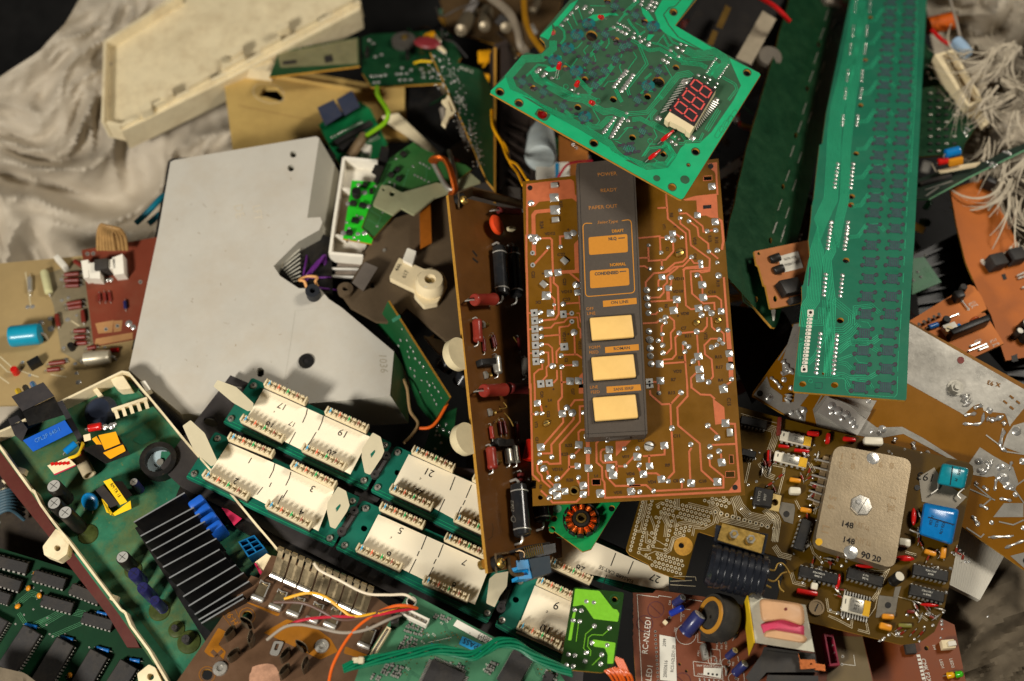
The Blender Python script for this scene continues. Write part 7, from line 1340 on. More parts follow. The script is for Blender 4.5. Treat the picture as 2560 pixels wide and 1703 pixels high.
def beige_board():
    b7 = Q(0, 560, 3.135); p = Pl((0, 680, -.104), (330, 660, -.104), (0, 1000, -.080)); th = Thing('circuit_board', 'pale beige board with turquoise barrel capacitor and small maroon resistors', 'circuit board', p.at(150, 830))
    b = MB(); b.plate(p, [(-60, 664), (204, 640), (345, 625), (335, 930), (150, 1008), (-60, 1016)], .0018, mat('beige_laminate', (158, 135, 92), .5, 0, .12, 26, .08, dust=.4, dustcol=(140, 122, 90), ds=24)); MTR = mat('pale_track', (196, 182, 146), .5)
    for l in (b7(0, 1040, 100, 1130, 300, 1200), b7(0, 1100, 60, 1160, 100, 1165), b7(0, 1200, 70, 1250), b7(560, 760, 620, 800), b7(200, 380, 240, 640), b7(400, 1180, 520, 1200)): b.ribbon(p, l, 3, MTR)
    b.poly(p, b7(330, 400, 640, 300, 760, 960, 640, 1100, 480, 1000, 420, 640), mat('grey_varnish', (132, 120, 94), .4, 0, .2, 60), .0001); th.part('board', b)
    MTQ = mat('turquoise_enamel', (16, 136, 164), .35, 0, .1, 100, coat=.3); axial(th, p, *b7(108, 930, 352, 905), 27, MTQ, 6, 'barrel_capacitor'); axial(th, p, *b7(355, 390, 395, 560), 10, mat('cream_green_body', (190, 186, 140), .45), 7, 'capacitor'); axial(th, p, *b7(240, 430, 243, 540), 6, MTIN, 12, 'glass_diode'); axial(th, p, *b7(675, 1090, 885, 1068), 18, mat('silver_can', (186, 176, 152), .4, .4, .15, dust=.3), 8, 'capacitor', bulge=-.05)
    for l in ((510, 410, 630, 400), (510, 455, 630, 450), (520, 495, 630, 490), (530, 640, 650, 620), (540, 670, 650, 655), (585, 850, 680, 845), (590, 900, 680, 895), (595, 945, 690, 940), (390, 1105, 520, 1090), (375, 1155, 480, 1145), (450, 720, 465, 810), (655, 690, 662, 780), (590, 300, 650, 340), (690, 985, 760, 975)): axial(th, p, *b7(*l), 6, MMAR, 6)
    can(th, p, *b7(130, 1170)[0], 9, .006, MRED, MRED, vent=False); block(th, p, *b7(240, 1135, 330, 1085), 20, .006, MBLK, name='transistor'); block(th, p, *b7(870, 1000, 940, 995), 8, .003, MRED, name='resistor'); block(th, p, *b7(455, 285, 530, 370), 14, .006, MWH, name='plug'); can(th, p, *b7(570, 980)[0], 8, .006, MBLK, MBLK)
    solder(th, p, [(*b7(x, y)[0], r) for x, y, r in ((217, 650, 6), (255, 648, 6), (320, 772, 7), (395, 742, 7), (400, 820, 9), (530, 750, 7), (600, 718, 5), (485, 600, 6), (537, 577, 5), (690, 845, 5), (590, 1095, 5), (515, 1065, 6), (175, 1085, 5), (235, 1185, 5), (615, 1240, 7), (570, 955, 5), (640, 460, 4), (480, 435, 5), (820, 965, 4), (600, 1170, 5), (500, 970, 5))], hk=.4)
beige_board()
def red_board():
    b7 = Q(0, 560, 3.135); p = flat(-.088); th = Thing('circuit_board', 'brick red board with white metal heat sink plate beside the big grey cover', 'circuit board', p.at(280, 730))
    b = MB(); b.plate(p, b7(640, 205, 1250, 100, 1240, 880, 1040, 905, 735, 962), .0016, mat('brick_red_laminate', (112, 50, 32), .5, 0, .1, 40, .06, dust=.3)); MTN = mat('tan_track', (158, 116, 74), .5)
    for g in (b7(745, 780, 890, 755, 880, 850, 770, 860), b7(890, 760, 960, 755, 950, 840, 890, 850)): b.poly(p, g, MTN)
    b.poly(p, b7(750, 900, 1040, 850, 1040, 900, 740, 955), MTN, .0001); pads(b, p, b7(685, 235, 730, 232, 830, 825, 920, 800, 1100, 455), 5, MSB, 2.4); th.part('board', b)
    h = MB(); q = p.dn(.010)
    for g in (b7(635, 290, 690, 280, 695, 420, 655, 425), b7(690, 310, 780, 295, 785, 430, 700, 425), b7(780, 300, 900, 270, 905, 350, 785, 350), b7(880, 265, 960, 235, 972, 390, 890, 400)): h.plate(q, g, .010, MWH)
    hs = th.part('heat_sink', h); block(th, p, *b7(835, 330, 835, 410), 32, .013, MIC, name='transistor'); solder(th, p, [(*b7(x, y)[0], r) for x, y, r in ((810, 440, 6), (840, 438, 6), (868, 436, 6), (1010, 780, 9), (1045, 810, 7))])
    for l in ((780, 550, 785, 610), (820, 540, 830, 610), (860, 540, 870, 610)): axial(th, p, *b7(*l), 4, MMAR, 5)
    axial(th, p, *b7(985, 610, 990, 670), 5, MNAVY, 6, 'diode')
red_board()

def grey_cover():
    MCV = mat('warm_grey_plastic', (178, 173, 161), .5, 0, .06, 20, .08, 1200, dust=.45, dustcol=(160, 138, 106), ds=30); MSD = mat('grey_plastic_side', (168, 164, 150), .55, 0, .06, 40)
    r1, r2, m6 = Q(0, 0, 2.613), Q(0, 550, 2.613), Q(680, 560, 2.85); p = Pl((426, 405, -.068), (796, 341, -.070), (975, 990, -.058)); th = Thing('plastic_cover', 'large warm grey plastic cover with torn corner opening and dark screw recess', 'plastic cover', p.at(620, 700, -.02))
    top = [(426, 405), (436, 400), (790, 341), (798, 345), (768, 545), (801, 543), (806, 556), (798, 575), (745, 605), (684, 665), (700, 690), (747, 721), (800, 722), (822, 748), (855, 770), (985, 879), (975, 988), (968, 992), (455, 1036), (322, 925), (394, 588)]
    bt = [(420, 403), (430, 396), (828, 372), (840, 390), (822, 560), (816, 560), (808, 566), (792, 585), (742, 612), (690, 665), (704, 685), (750, 716), (806, 720), (828, 745), (862, 768), (1018, 905), (1014, 1026), (905, 1032), (450, 1044), (318, 928), (388, 588)]
    c = MB(); hs = [circ(*r1(1915, 1008)[0], 8.5, 16), circ(*r1(1900, 1098)[0], 8.5, 16), circ(*r2(1700, 995)[0], 10, 16, 12)]; c.poly(p, top, MCV, 0, hs)
    c.slab([p.at(*v) for v in top], [p.at(*v) - p.n * .026 for v in bt], MSD, False); c.poly(p.dn(-.028), bt, MBLK, 0)
    for h in hs: c.slab([p.at(*v) for v in h], [p.at(*v) - p.n * .006 for v in h], MSD, False); c.poly(p.dn(-.006), h, MBLK, 0)
    c.ribbon(p, r2(1930, 590, 1895, 830, 1858, 1050), 1, MSD, .0001); c.ribbon(p, r2(1925, 595, 2100, 572), .8, MSD, .0001); Rk = random.Random(31); MSC = mat('dirt_scuff', (140, 124, 98), .7)
    for _ in range(34): x, y = Rk.uniform(400, 780), Rk.uniform(420, 980); a_ = Rk.uniform(0, 6.3); l_ = Rk.choice([2, 3, 4, 6, 14]); c.ribbon(p, [(x, y), (x + l_ * math.cos(a_) * .5, y + l_ * math.sin(a_) * .5 + .6), (x + l_ * math.cos(a_), y + l_ * math.sin(a_))], Rk.uniform(.6, 1.8) if l_ < 10 else .5, MSC, .00012)
    c.ribbon(p, r2(1000, 960, 1050, 945, 1040, 990), .8, MSD, .0001)
    MPN = mat('pencil_grey', (150, 142, 124), .7); c.ptext(p, *m6(790, 990)[0], 84, '1036', 15, MPN, shear=.2); c.ptext(p, *r1(1560, 1380)[0], 80, 'DE', 18, MATS['dull_pencil'] if 'dull_pencil' in MATS else mat('dull_pencil', (186, 176, 156), .7)); c.ptext(p, *r1(1680, 1390)[0], 80, 'LFT', 16, MATS['dull_pencil']); th.part('cover_body', c)
    k = MB(); M = p.fr(*m6(245, 980)[0]); k.ring(M, .0022, .0052, .0012, MBLK, 24); k.cyl(M, .0022, .0004, MDK, 14); th.part('screw_recess', k)
    k = MB(); M = p.fr(*m6(300, 510)[0]); k.ring(M, .0020, .0050, .008, mat('black_rubber', (34, 36, 40), .5), 22); th.part('rubber_foot', k); k = MB(); q = p.dn(-.012)
    k.plate(q, m6(20, 310, 200, 160, 340, 60, 420, 100, 430, 500, 260, 480, 180, 450), .004, MBLK)
    for i in range(8): a = lerp(*m6(70, 320, 190, 440), i / 7); e = lerp(*m6(110, 250, 200, 175), i / 7); k.slab([q.at(*v, .004) for v in quad(lerp(*m6(60, 300, 150, 410), i / 7), lerp(*m6(200, 180, 205, 400), i / 7), 3)], [q.at(*v, 0) for v in quad(lerp(*m6(60, 300, 150, 410), i / 7), lerp(*m6(200, 180, 205, 400), i / 7), 3)], MSD)
    th.part('inner_grille', k)
grey_cover()
m6 = Q(680, 560, 2.85); Rr = random.Random(12); mp = mat('purple_wire', (84, 30, 104), .4, 0, .15)
lines('wire_bundle', 'bunch of purple wires spilling from the torn corner of the grey cover', 'wire bundle', [[(*m6(200 + Rr.uniform(-10, 20), 430 + Rr.uniform(-15, 15))[0], -.078), (*m6(240 + k * 8, 370 - k * 6)[0], -.070), (*m6(300 + k * 10, 300 - k * 10 + Rr.uniform(-10, 10))[0], -.070), (*m6(380 + Rr.uniform(-20, 30), 250 + k * 8)[0], -.078)] for k in range(9)] + [[(*m6(210, 440)[0], -.08), (*m6(235, 300)[0], -.072), (*m6(260, 150 + k * 20)[0], -.085)] for k in range(4)] + [[(*m6(230, 385)[0], -.074), (*m6(420, 380)[0], -.074)], [(*m6(330, 455)[0], -.07), (*m6(480, 475)[0], -.08)]], .0007, mp)
lines('wire', 'tan wire hooked round the black rubber foot of the grey cover', 'wire', [[(*v, h) for v, h in zip(m6(250, 470, 230, 410, 195, 400, 250, 375, 320, 380, 310, 410, 325, 445), (-.066, -.062, -.064, -.066, -.064, -.062, -.066))]], .0010, mat('tan_wire', (206, 150, 92), .5))
lines('wire_bundle', 'dusty blue and grey wires in the dark at the left edge', 'wire bundle', [[(-30, 1240 + k * 9, -.08), (20, 1225 + k * 7, -.076), (60, 1215 + k * 12, -.09)] for k in range(8)], .0013, mat('dusty_blue_wire', (60, 90, 104), .6, 0, .3, dust=.5))
lines('wire_bundle', 'loop of tan and brown wires above the brick red board', 'wire bundle', [[(245 + k * 8, 625, -.078), (246 + k * 7, 580, -.066), (256 + k * 8, 562 + k * 2, -.062), (266 + k * 9, 590, -.070), (272 + k * 9, 625, -.08)] for k in range(6)], .0013, mat('dirty_tan_wire', (150, 116, 70), .5, 0, .4, 100))
lines('cord', 'teal blue plastic cord end lying on the sack beside the grey cover', 'cord', [[(340, 558, -.098), (372, 528, -.094), (398, 500, -.094), (420, 480, -.1)], [(372, 560, -.1), (400, 535, -.1)]], .0022, mat('teal_cord', (10, 110, 130), .5))
# ================================================================== upper left heap
r1, m1, m4, m5, m6 = Q(0, 0, 2.613), Q(850, 0, 2.613), Q(640, 60, 3.92), Q(800, 340, 5.226), Q(680, 560, 2.85)
p = Pl((264, 105, -.150), (860, 15, -.150), (304, 339, -.135)); th = Thing('plastic_tray', 'upturned yellowed cream plastic tray with notched rim at the top', 'plastic tray', p.at(520, 130))
b = MB(); b.plate(p, [(258, 108), (445, -20), (900, -70), (895, 5), (560, 190), (300, 312), (254, 304)], .003, MCREAM); wall(b, [(256, 304), (262, 104), (450, -14)], -.010, .010, 7, MCREAM, p); wall(b, [(900, 2), (790, 58), (560, 186), (420, 252), (302, 314), (256, 303)], -.012, .006, 9, MCREAM, p)
for i in range(6): x, y = lerp((880, -3), (430, 236), i / 5); wall(b, [(x, y), (x - 50, y + 27)], .0, .011, 5, MCREAM, p)
for v in r1(955, 705, 1090, 610, 1550, 330, 1850, 175): b.plate(p.dn(.013), rrect(quad((v[0] - 18, v[1] + 6), (v[0] + 12, v[1] - 8), 16), 5), .012, MCREAM)
b.slab([p.at(*v, .004) for v in [(304, 330), (560, 205), (900, 25), (900, 12), (560, 192), (304, 316)]], [p.at(*v) - p.n * .022 for v in [(304, 330), (560, 205), (900, 25), (900, 12), (560, 192), (304, 316)]], MCREAM); th.part('tray_body', b)
p = Pl((552, 165, -.150), (1000, 235, -.155), (583, 378, -.120)); MYP = mat('aged_yellow_plastic', (186, 156, 92), .5, 0, .14, 24, .06, dust=.45, dustcol=(120, 92, 46), ds=26)
b = MB(); b.plate(p, [(553, 150), (700, 168), (1010, 225), (1020, 345), (800, 352), (583, 385)], .004, MYP, None, [rrect(r1(1685, 630, 1730, 570, 1810, 570, 1855, 620, 1845, 665, 1790, 650, 1740, 635), 3)]); b.plate(p.dn(-.012), r1(1660, 640, 1700, 560, 1830, 555, 1880, 620, 1860, 690, 1700, 670), .002, MBLK); b.plate(p.dn(.010), r1(1445, 372, 1800, 400, 1770, 468, 1450, 430), .010, MCREAM); b.ring(p.fr(*r1(1510, 510)[0]), .002, .0045, .006, MYP, 18); b.ribbon(p, r1(1560, 690, 1900, 760, 2080, 790), 2, MATS['dirty_tan_wire']); b.ribbon(p, circ(*r1(1755, 610)[0], 40, 22, 24, 15), 1.6, MCREAM); wall(b, [(600, 172), (1000, 240)], 0, .003, 3, MYP, p); single('plastic_sheet', b, 'aged yellow plastic panel with dark slot behind the grey cover', 'plastic panel')  # black plate below the slot is added to stand in for its shade
def simple_board(label, pl, out, m, edge=MEDGE, name='circuit_board', th_=.0016, extra=None):
    th = Thing(name, label, 'circuit board', pl.at(sum(v[0] for v in out) / len(out), sum(v[1] for v in out) / len(out))); b = MB(); b.plate(pl, out, th_, m, edge)
    if extra: extra(b, pl, th)
    th.part('board', b); return th
Rr = random.Random(21)
def ex(b, p, th):
    b.poly(p, m4(210, 290, 990, 140, 1000, 390, 240, 430), mat('beige_silk_area', (132, 128, 92), .5, 0, .25, 120, dust=.3), .0001)
    for c in ((330, 375, 34, 9, 20), (712, 340, 20, 18, 20)): x, y = m4(c[0], c[1])[0]; b.poly(p, quad((x - c[2] / 2, y + 2), (x + c[2] / 2, y - 2), c[3]), MIC, .0003)
    solder(th, p, [(*m4(Rr.uniform(420, 900), Rr.uniform(200, 330))[0], 2.5) for _ in range(14)], hk=.4)
simple_board('narrow green and beige board wedged under the cream tray edge', Pl((690, 185, -.125), (900, 165, -.130), (690, 140, -.140)), m4(195, 340, 215, 270, 1005, 130, 1015, 410, 130, 520), MGRN, extra=ex)
def ex(b, p, th):
    u = p.u(950, 110); th.part('disc_coil', MB().lathe(I4, [(.010, 0), (.010, .004), (.003, .0045), (0, .0045)], mat('grey_disc', (70, 66, 60), .5), 26), p.fr(*m4(1450, 190)[0])); th.part('centre_pin', MB().cyl(I4, .0025, .006, MGOLD, 12), p.fr(*m4(1460, 180)[0])); th.part('red_disc', MB().lathe(I4, [(0, 0), (.008, .0005), (.0095, .002), (.008, .0035), (0, .004)], mat('dull_red_disc', (122, 40, 44), .4), 24, 1.2, .75), p.fr(*m4(1680, 205)[0], 8, .006))
    th.part('jumper_wire', MB().tube(curve([p.at(*v, h) for v, h in zip(m4(1550, 385, 1620, 365, 1720, 372), (.0, .004, .002))], 5), .0009, MYEL, 7))
    for l in ((1730, 130, 1800, 190), (1790, 240, 1850, 300)): axial(th, p, *m4(*l), 6, MCR, 4)
    for l in ((1480, 300, 1490, 360), (1100, 270, 1090, 340)): block(th, p, *m4(*l), 8, .006, MBLK)
    solder(th, p, [(*m4(x, y)[0], 5) for x, y in ((1130, 510), (1175, 510), (1220, 508), (1265, 500), (1380, 490), (1420, 488), (1475, 485), (1520, 450), (1200, 570), (1160, 575), (1410, 548), (1460, 548), (1515, 545), (1290, 410), (1430, 430), (1620, 440), (1640, 480), (1700, 470), (1740, 450), (1640, 520), (1720, 520), (1870, 100), (1150, 190), (1110, 160), (1230, 300), (1170, 320))], hk=.5)
simple_board('dark green board with dull red disc and yellow jumper wire', Pl((905, 90, -.150), (1130, 85, -.150), (930, 215, -.130)), m4(1040, 130, 1130, 100, 1740, 70, 1900, 80, 2010, 330, 1830, 580, 1130, 620, 1040, 480), MDG, extra=ex)
def ex(b, p, th):
    q = []
    for _ in range(170):
        t = Rr.random(); x = 1090 + t * 115 + Rr.uniform(-14 - 14 * (1 - t), 30 * (1 - t) + 12); y = 145 + t * 270 + Rr.uniform(-22, 22); q.append((x, y, Rr.uniform(1.8, 3.6)))
    solder(th, p, q, hk=.5); b.ptext(p, *m4(2060, 450)[0], 20, 'ALE12', 8, MWP); b.ptext(p, *m4(2010, 760)[0], 60, 'CP28 OE', 6, MWP)
simple_board('pointed green board covered in bright solder dots leaning by the vented case', Pl((1085, 140, -.095), (1200, 200, -.105), (1235, 455, -.080)), m1(590, 340, 640, 330, 770, 410, 930, 460, 1000, 600, 1010, 1240, 960, 1180, 800, 800, 690, 560), mat('bottle_green_mask', (20, 62, 36), .4, 0, .2, 60, .1, dust=.15, coat=.15), extra=ex)
mb = MB(); pc = Pl((1110, 250, -.085), (1140, 270, -.085), (1110, 310, -.080)); mb.plate(pc, m1(705, 615, 720, 640, 755, 720, 745, 745, 715, 765, 690, 825, 665, 800, 690, 750, 695, 690, 665, 655, 690, 645), .003, MCR, None, [m1(705, 660, 712, 655, 745, 720, 730, 735)]); single('plastic_clip', mb, 'small cream plastic clip hanging on the edge of the dotted green board', 'clip')
def ex(b, p, th):
    for i, l in enumerate(((600, 820, 760, 740, 850, 890, 680, 1000), (790, 740, 940, 650, 1020, 810, 870, 900))): c = MB(); q = p.dn(.016); g = m4(*l); c.slab([q.at(*v) for v in g], [q.at(*v, -.016) for v in g], mat('slate_blue_case%d' % i, (48, 54, 72), .5, 0, .12, dust=.2)); th.part('relay', c)
    for l in ((770, 1190, 1130, 990), (820, 1250, 1000, 1150), (1050, 1130, 1200, 1060)): block(th, p, *m4(*l), 16, .004, MIC, name='chip')
    b.ribbon(p, m4(760, 1140, 960, 1040, 1050, 980), 3, MATS['faint_track']); b.ptext(p, *m4(1120, 1150)[0], -28, 'BT-4012', 9, MWP); solder(th, p, [(*lerp(*m4(740, 1110, 1030, 960), i / 9), 3.5) for i in range(10)]); th.part('white_plug', m_box(.008, .008, .008, MWH, .001), p.fr(*m4(1075, 1280)[0], 10))
simple_board('bright green board with two slate blue relay boxes', Pl((800, 330, -.120), (950, 400, -.120), (880, 280, -.128)), m4(610, 990, 650, 960, 1020, 760, 1120, 830, 1290, 1180, 1230, 1300, 850, 1440), mat('fresh_green_mask', (16, 110, 62), .4, 0, .2, 60, dust=.12, coat=.15), extra=ex)
lines('wire', 'yellow green earth wire curving above the slate blue relays', 'wire', [[(*v, h) for v, h in zip(m4(1185, 620, 1195, 700, 1260, 800, 1295, 880, 1260, 970, 1150, 1050, 1055, 1110), (-.125, -.110, -.098, -.092, -.095, -.100, -.112))]], .0018, mat('lime_wire', (120, 170, 20), .4)); lines('tube', 'brown grey sleeve lying on the bright green relay board', 'tube', [[(*v, h) for v, h in zip(m4(1060, 1100, 1000, 1190, 920, 1300), (-.110, -.106, -.108))]], .0040, mat('brown_grey_sleeve', (112, 92, 66), .5))
# white tray holding a lime green board
p = Pl((860, 395, -.085), (945, 400, -.085), (830, 630, -.072)); th = Thing('plastic_tray', 'small white plastic tray under the vivid lime green circuit board', 'plastic tray', p.at(880, 510)); b = MB(); g = m5(300, 285, 750, 330, 740, 1000, 560, 1568, 130, 1530); b.plate(p.dn(-.008), g, .002, MWH); wall(b, m5(750, 330, 310, 285, 280, 500, 180, 1150, 130, 1530, 560, 1568), -.008, .002, 7, MWH, p)
for l in ((280, 690, 420, 700), (200, 1300, 330, 1310)): wall(b, m5(*l), -.008, 0, 6, MWH, p)
th.part('tray_body', b)
def ex(b, p, th):
    solder(th, p, [(*m5(x, y)[0], r) for x, y, r in ((505, 635, 6), (370, 885, 7), (635, 918, 7), (535, 1070, 7), (310, 1268, 8), (495, 1280, 6), (345, 1130, 4), (380, 1205, 4), (440, 1325, 4), (500, 1365, 4), (720, 655, 4), (480, 1040, 3), (580, 740, 8), (380, 1350, 3), (580, 1270, 7))], hk=.5); th.part('transistor', m_can(.0034, .006, MBLK, MBLK, False), p.fr(*m5(480, 780)[0]))
    for l in ((560, 650, 620, 660), (400, 890, 480, 905), (520, 910, 600, 940), (420, 1110, 510, 1130), (350, 1275, 430, 1285), (645, 740, 700, 740)): block(th, p, *m5(*l), 13, .003, MBLK, name='chip')
simple_board('small vivid lime green board with white beads inside the white tray', Pl((880, 455, -.079), (940, 460, -.079), (860, 595, -.068)), m5(415, 580, 720, 600, 745, 660, 700, 780, 620, 1000, 540, 1200, 690, 1350, 670, 1410, 300, 1340), mat('vivid_lime_mask', (36, 176, 34), .4, 0, .2, 120), extra=ex)
def ex(b, p, th):
    for l in ((860, 420, 1100, 560), (1160, 430, 1060, 740), (880, 480, 830, 640), (640, 960, 800, 1060), (560, 1060, 760, 1160), (800, 1050, 760, 1150), (1400, 400, 1380, 600)): b.ribbon(p, m5(*l), 1, MATS['faint_track'])
    solder(th, p, [(*m5(x, y)[0], 3) for x, y in ((1310, 350), (1350, 370), (1390, 395), (1430, 420), (1240, 510), (1280, 530), (1325, 550), (1365, 575), (1215, 395), (910, 600), (975, 630), (970, 665), (990, 300), (820, 1000), (745, 1180), (1420, 600))], hk=.4)
    for l in ((900, 510, 960, 540), (1000, 560, 1060, 590), (980, 440, 1040, 470), (1060, 230, 1120, 280)): block(th, p, *m5(*l), 12, .003, MBLK, name='chip')
    c = MB(); q = p.dn(.006)
    for g in (m5(800, 130, 900, 150, 880, 350, 760, 320), m5(720, 370, 840, 400, 740, 640, 700, 600, 730, 520, 670, 480)): c.slab([q.at(*v) for v in g], [q.at(*v, -.006) for v in g], MBLK)
    th.part('socket', c)
simple_board('dull green board with black edge socket partly covered by the pale metal plate', Pl((960, 400, -.082), (1150, 440, -.085), (880, 590, -.070)), m5(1220, 80, 1290, 140, 1600, 280, 1900, 380, 1980, 440, 1700, 640, 1200, 760, 700, 1330, 520, 1180, 900, 300), mat('dull_green_mask', (42, 92, 42), .45, 0, .15, 60, dust=.2), extra=ex)
mb = MB(); pp = Pl((950, 470, -.074), (1130, 430, -.076), (985, 540, -.064)); mb.plate(pp, rrect(m5(800, 640, 900, 650, 1070, 740, 1520, 610, 1700, 640, 1960, 480, 2100, 600, 1500, 800, 1220, 1030, 1060, 940, 950, 1030, 690, 900), 3), .0016, mat('pale_greenish_metal', (158, 158, 122), .5, .2, .1, 60, dust=.4, dustcol=(130, 110, 70)), None, [circ(*m5(940, 755)[0], 7, 12), circ(*m5(830, 700)[0], 4, 10)]); single('metal_plate', mb, 'pale greenish metal plate with two holes above the taupe chassis', 'metal plate')
mb = MB(); mb.tube(curve([P(*v) for v in [(1083, 404, -.068), (1092, 395, -.062), (1110, 398, -.060), (1122, 415, -.060), (1132, 445, -.062), (1138, 475, -.066), (1128, 482, -.070)]], 6), .0022, MATS['coil_copper'], 9, flatten=1.8); mb.tube(curve([P(*v) for v in [(1082, 405, -.070), (1100, 440, -.072), (1118, 470, -.070), (1132, 480, -.070)]], 5), .0020, MSTL, 9, flatten=1.6); mb.tube(curve([P(*v) for v in [(1122, 378, -.075), (1135, 420, -.066), (1142, 470, -.066)]], 5), .0016, MSTL, 8); single('copper_coil', mb, 'bent copper coil ring standing above the upright brown board corner', 'coil')
# taupe chassis with the cream lever
p = Pl((900, 640, -.072), (1140, 620, -.076), (1000, 830, -.058)); MTP_ = mat('taupe_painted_metal', (86, 71, 52), .55, .1, .15, 40, .15, 700, dust=.35, dustcol=(120, 100, 74)); th = Thing('metal_chassis', 'taupe painted metal chassis plate with riveted arm under the upright board', 'chassis', p.at(1000, 700)); b = MB()
b.plate(p, m6(660, 200, 760, 40, 840, -30, 1000, -80, 1100, -200, 1280, -280, 1370, 820, 1230, 820, 960, 600, 860, 700, 740, 690, 560, 590, 480, 480, 500, 430, 560, 410, 640, 280), .003, MTP_, None, [circ(*m6(715, 440)[0], 7, 14)]); b.slab([p.at(*v, .010) for v in m6(660, 270, 755, 310, 650, 480, 570, 420)], [p.at(*v) for v in m6(660, 270, 755, 310, 650, 480, 570, 420)], mat('grey_taupe', (96, 88, 80), .5)); b.ring(p.fr(*m6(525, 485)[0]), .002, .0055, .004, MTP_, 20); b.cyl(p.fr(*m6(800, 190)[0]), .0012, .001, MSTL, 10); th.part('plate', b); sl = MB(); sl.slab([p.at(*v, .010) for v in m5(1300, 1020, 1400, 820, 1560, 780, 1440, 880, 1460, 1400, 1310, 1480)], [p.at(*v) for v in m5(1300, 1020, 1400, 820, 1560, 780, 1440, 880, 1460, 1400, 1310, 1480)], mat('amber_film', (140, 78, 20), .35, 0, .2, coat=.3)); th.part('amber_strip', sl)
c = MB(); q = p.dn(.006); c.plate(q, rrect(m6(835, 380, 905, 240, 1090, 325, 1140, 310, 1220, 350, 1250, 420, 1180, 560, 1080, 580, 1010, 500, 1020, 470), 4), .005, MCR); c.plate(q.dn(.003), rrect(m6(965, 170, 1028, 195, 1000, 290, 930, 255), 3), .005, MWH); M = q.fr(*m6(1130, 450)[0]); c.lathe(M, [(.0105, 0), (.0105, .006), (.0085, .009), (.004, .0095), (.0035, .006), (0, .006)], MCR, 30); c.cyl(M @ T(-.001, -.001, .0062), .002, .002, MGOLD, 12); c.box(M @ T(-.001, -.005, .0062), .006, .004, .003, MWH, .0004)
c.ptext(q, *m6(900, 310)[0], -62, '446', 9, MBP); c.ptext(q, *m6(950, 360)[0], -62, '617', 9, MBP); c.v = c.v; single('plastic_lever', c, 'cream plastic lever with round socket and pencilled numbers on the taupe chassis', 'lever')
mb = MB(); pg = Pl((830, 640, -.080), (900, 640, -.080), (830, 690, -.078)); MCLR = mat('clear_plastic', (210, 190, 170), .1, 0, .1, coat=.5, trans=.7); mb.slab([pg.at(*v) for v in rrect(m6(480, 230, 660, 240, 630, 390, 440, 390), 4)], [pg.at(*v, -.010) for v in rrect(m6(480, 230, 660, 240, 630, 390, 440, 390), 4)], MCLR)
for y in (320, 375): mb.tube([pg.at(*v, .001) for v in m6(400, y, 620, y + 4)], .0012, MTIN, 8)
single('clear_box', mb, 'small clear plastic box between purple wires and the taupe chassis', 'box')
def ex(b, p, th):
    b.ribbon(p, m6(860, 690, 910, 660), 9, MATS['bright_grimy_green']); solder(th, p, [(*m6(x, y)[0], Rr.uniform(2.6, 4.4)) for x, y in ((830, 810), (925, 750), (915, 830), (900, 870), (960, 830), (985, 880), (1005, 910), (965, 910), (975, 950), (1020, 960), (1050, 990), (1075, 1020), (1100, 1060), (985, 1030), (1015, 1045), (1015, 1085), (1065, 1115), (1105, 1125), (1145, 1135), (1160, 1165), (1185, 1195), (1205, 1240), (1110, 1190), (1135, 1220), (1155, 1255), (1170, 1285), (1055, 1200), (1120, 1150))], hk=.5)
simple_board('narrow green board leaning between the grey cover and upright brown board', Pl((965, 760, -.050), (1120, 995, -.048), (960, 860, -.080)), m6(825, 550, 875, 630, 1265, 1240, 1140, 1420, 1040, 1290, 880, 870, 745, 730), MGRN, extra=ex)
simple_board('dark green board in the gap under the upright brown board', Pl((1070, 1010, -.085), (1140, 1010, -.085), (1060, 1130, -.08)), [(1090, 1040), (1142, 1020), (1128, 1130), (1080, 1160), (1060, 1120)], MGRN, extra=lambda b, p, th: solder(th, p, [(Rr.uniform(1085, 1125), Rr.uniform(1040, 1130), 3.6) for _ in range(12)]))
lines('wire', 'thin tan wire twisting down in front of the narrow leaning green board', 'wire', [[(*v, h) for v, h in zip(m6(940, 1110, 965, 1180, 985, 1330, 1040, 1420, 1000, 1500, 940, 1560), (-.07, -.066, -.064, -.06, -.056, -.05))]], .0011, mat('tan_lead', (150, 122, 84), .5)); lines('wire', 'short orange wire under the narrow leaning green board', 'wire', [[(*v, -.06) for v in m6(1040, 1455, 1120, 1450, 1180, 1400, 1250, 1280)]], .0011, MATS['orange_wire'])
mb = MB(); pz = flat(-.07); mb.plate(pz, m6(1080, 795, 1290, 850, 1290, 930, 1190, 920), .005, MCR); single('plastic_strip', mb, 'cream plastic strip behind the ceramic knobs of the upright board', 'plastic strip')
for lab, l in (('upper glossy black capsule behind the ceramic knobs of the upright board', (1215, 1040, 1280, 960)), ('lower glossy black capsule behind the ceramic knobs of the upright board', (1335, 1150, 1385, 1070))):
    a, e = m6(*l); A, B = P(*a, -.064), P(*e, -.060); mb = MB(); mb.lathe(Matrix.Translation(A) @ (B - A).to_track_quat('Z', 'Y').to_matrix().to_4x4(), [(0, 0), (.005, 0), (.006, .001), (.006, (B - A).length - .001), (.005, (B - A).length), (0, (B - A).length)], MATS['black_glaze'], 22); single('capacitor', mb, lab, 'capacitor', 'black capsules behind the knobs')
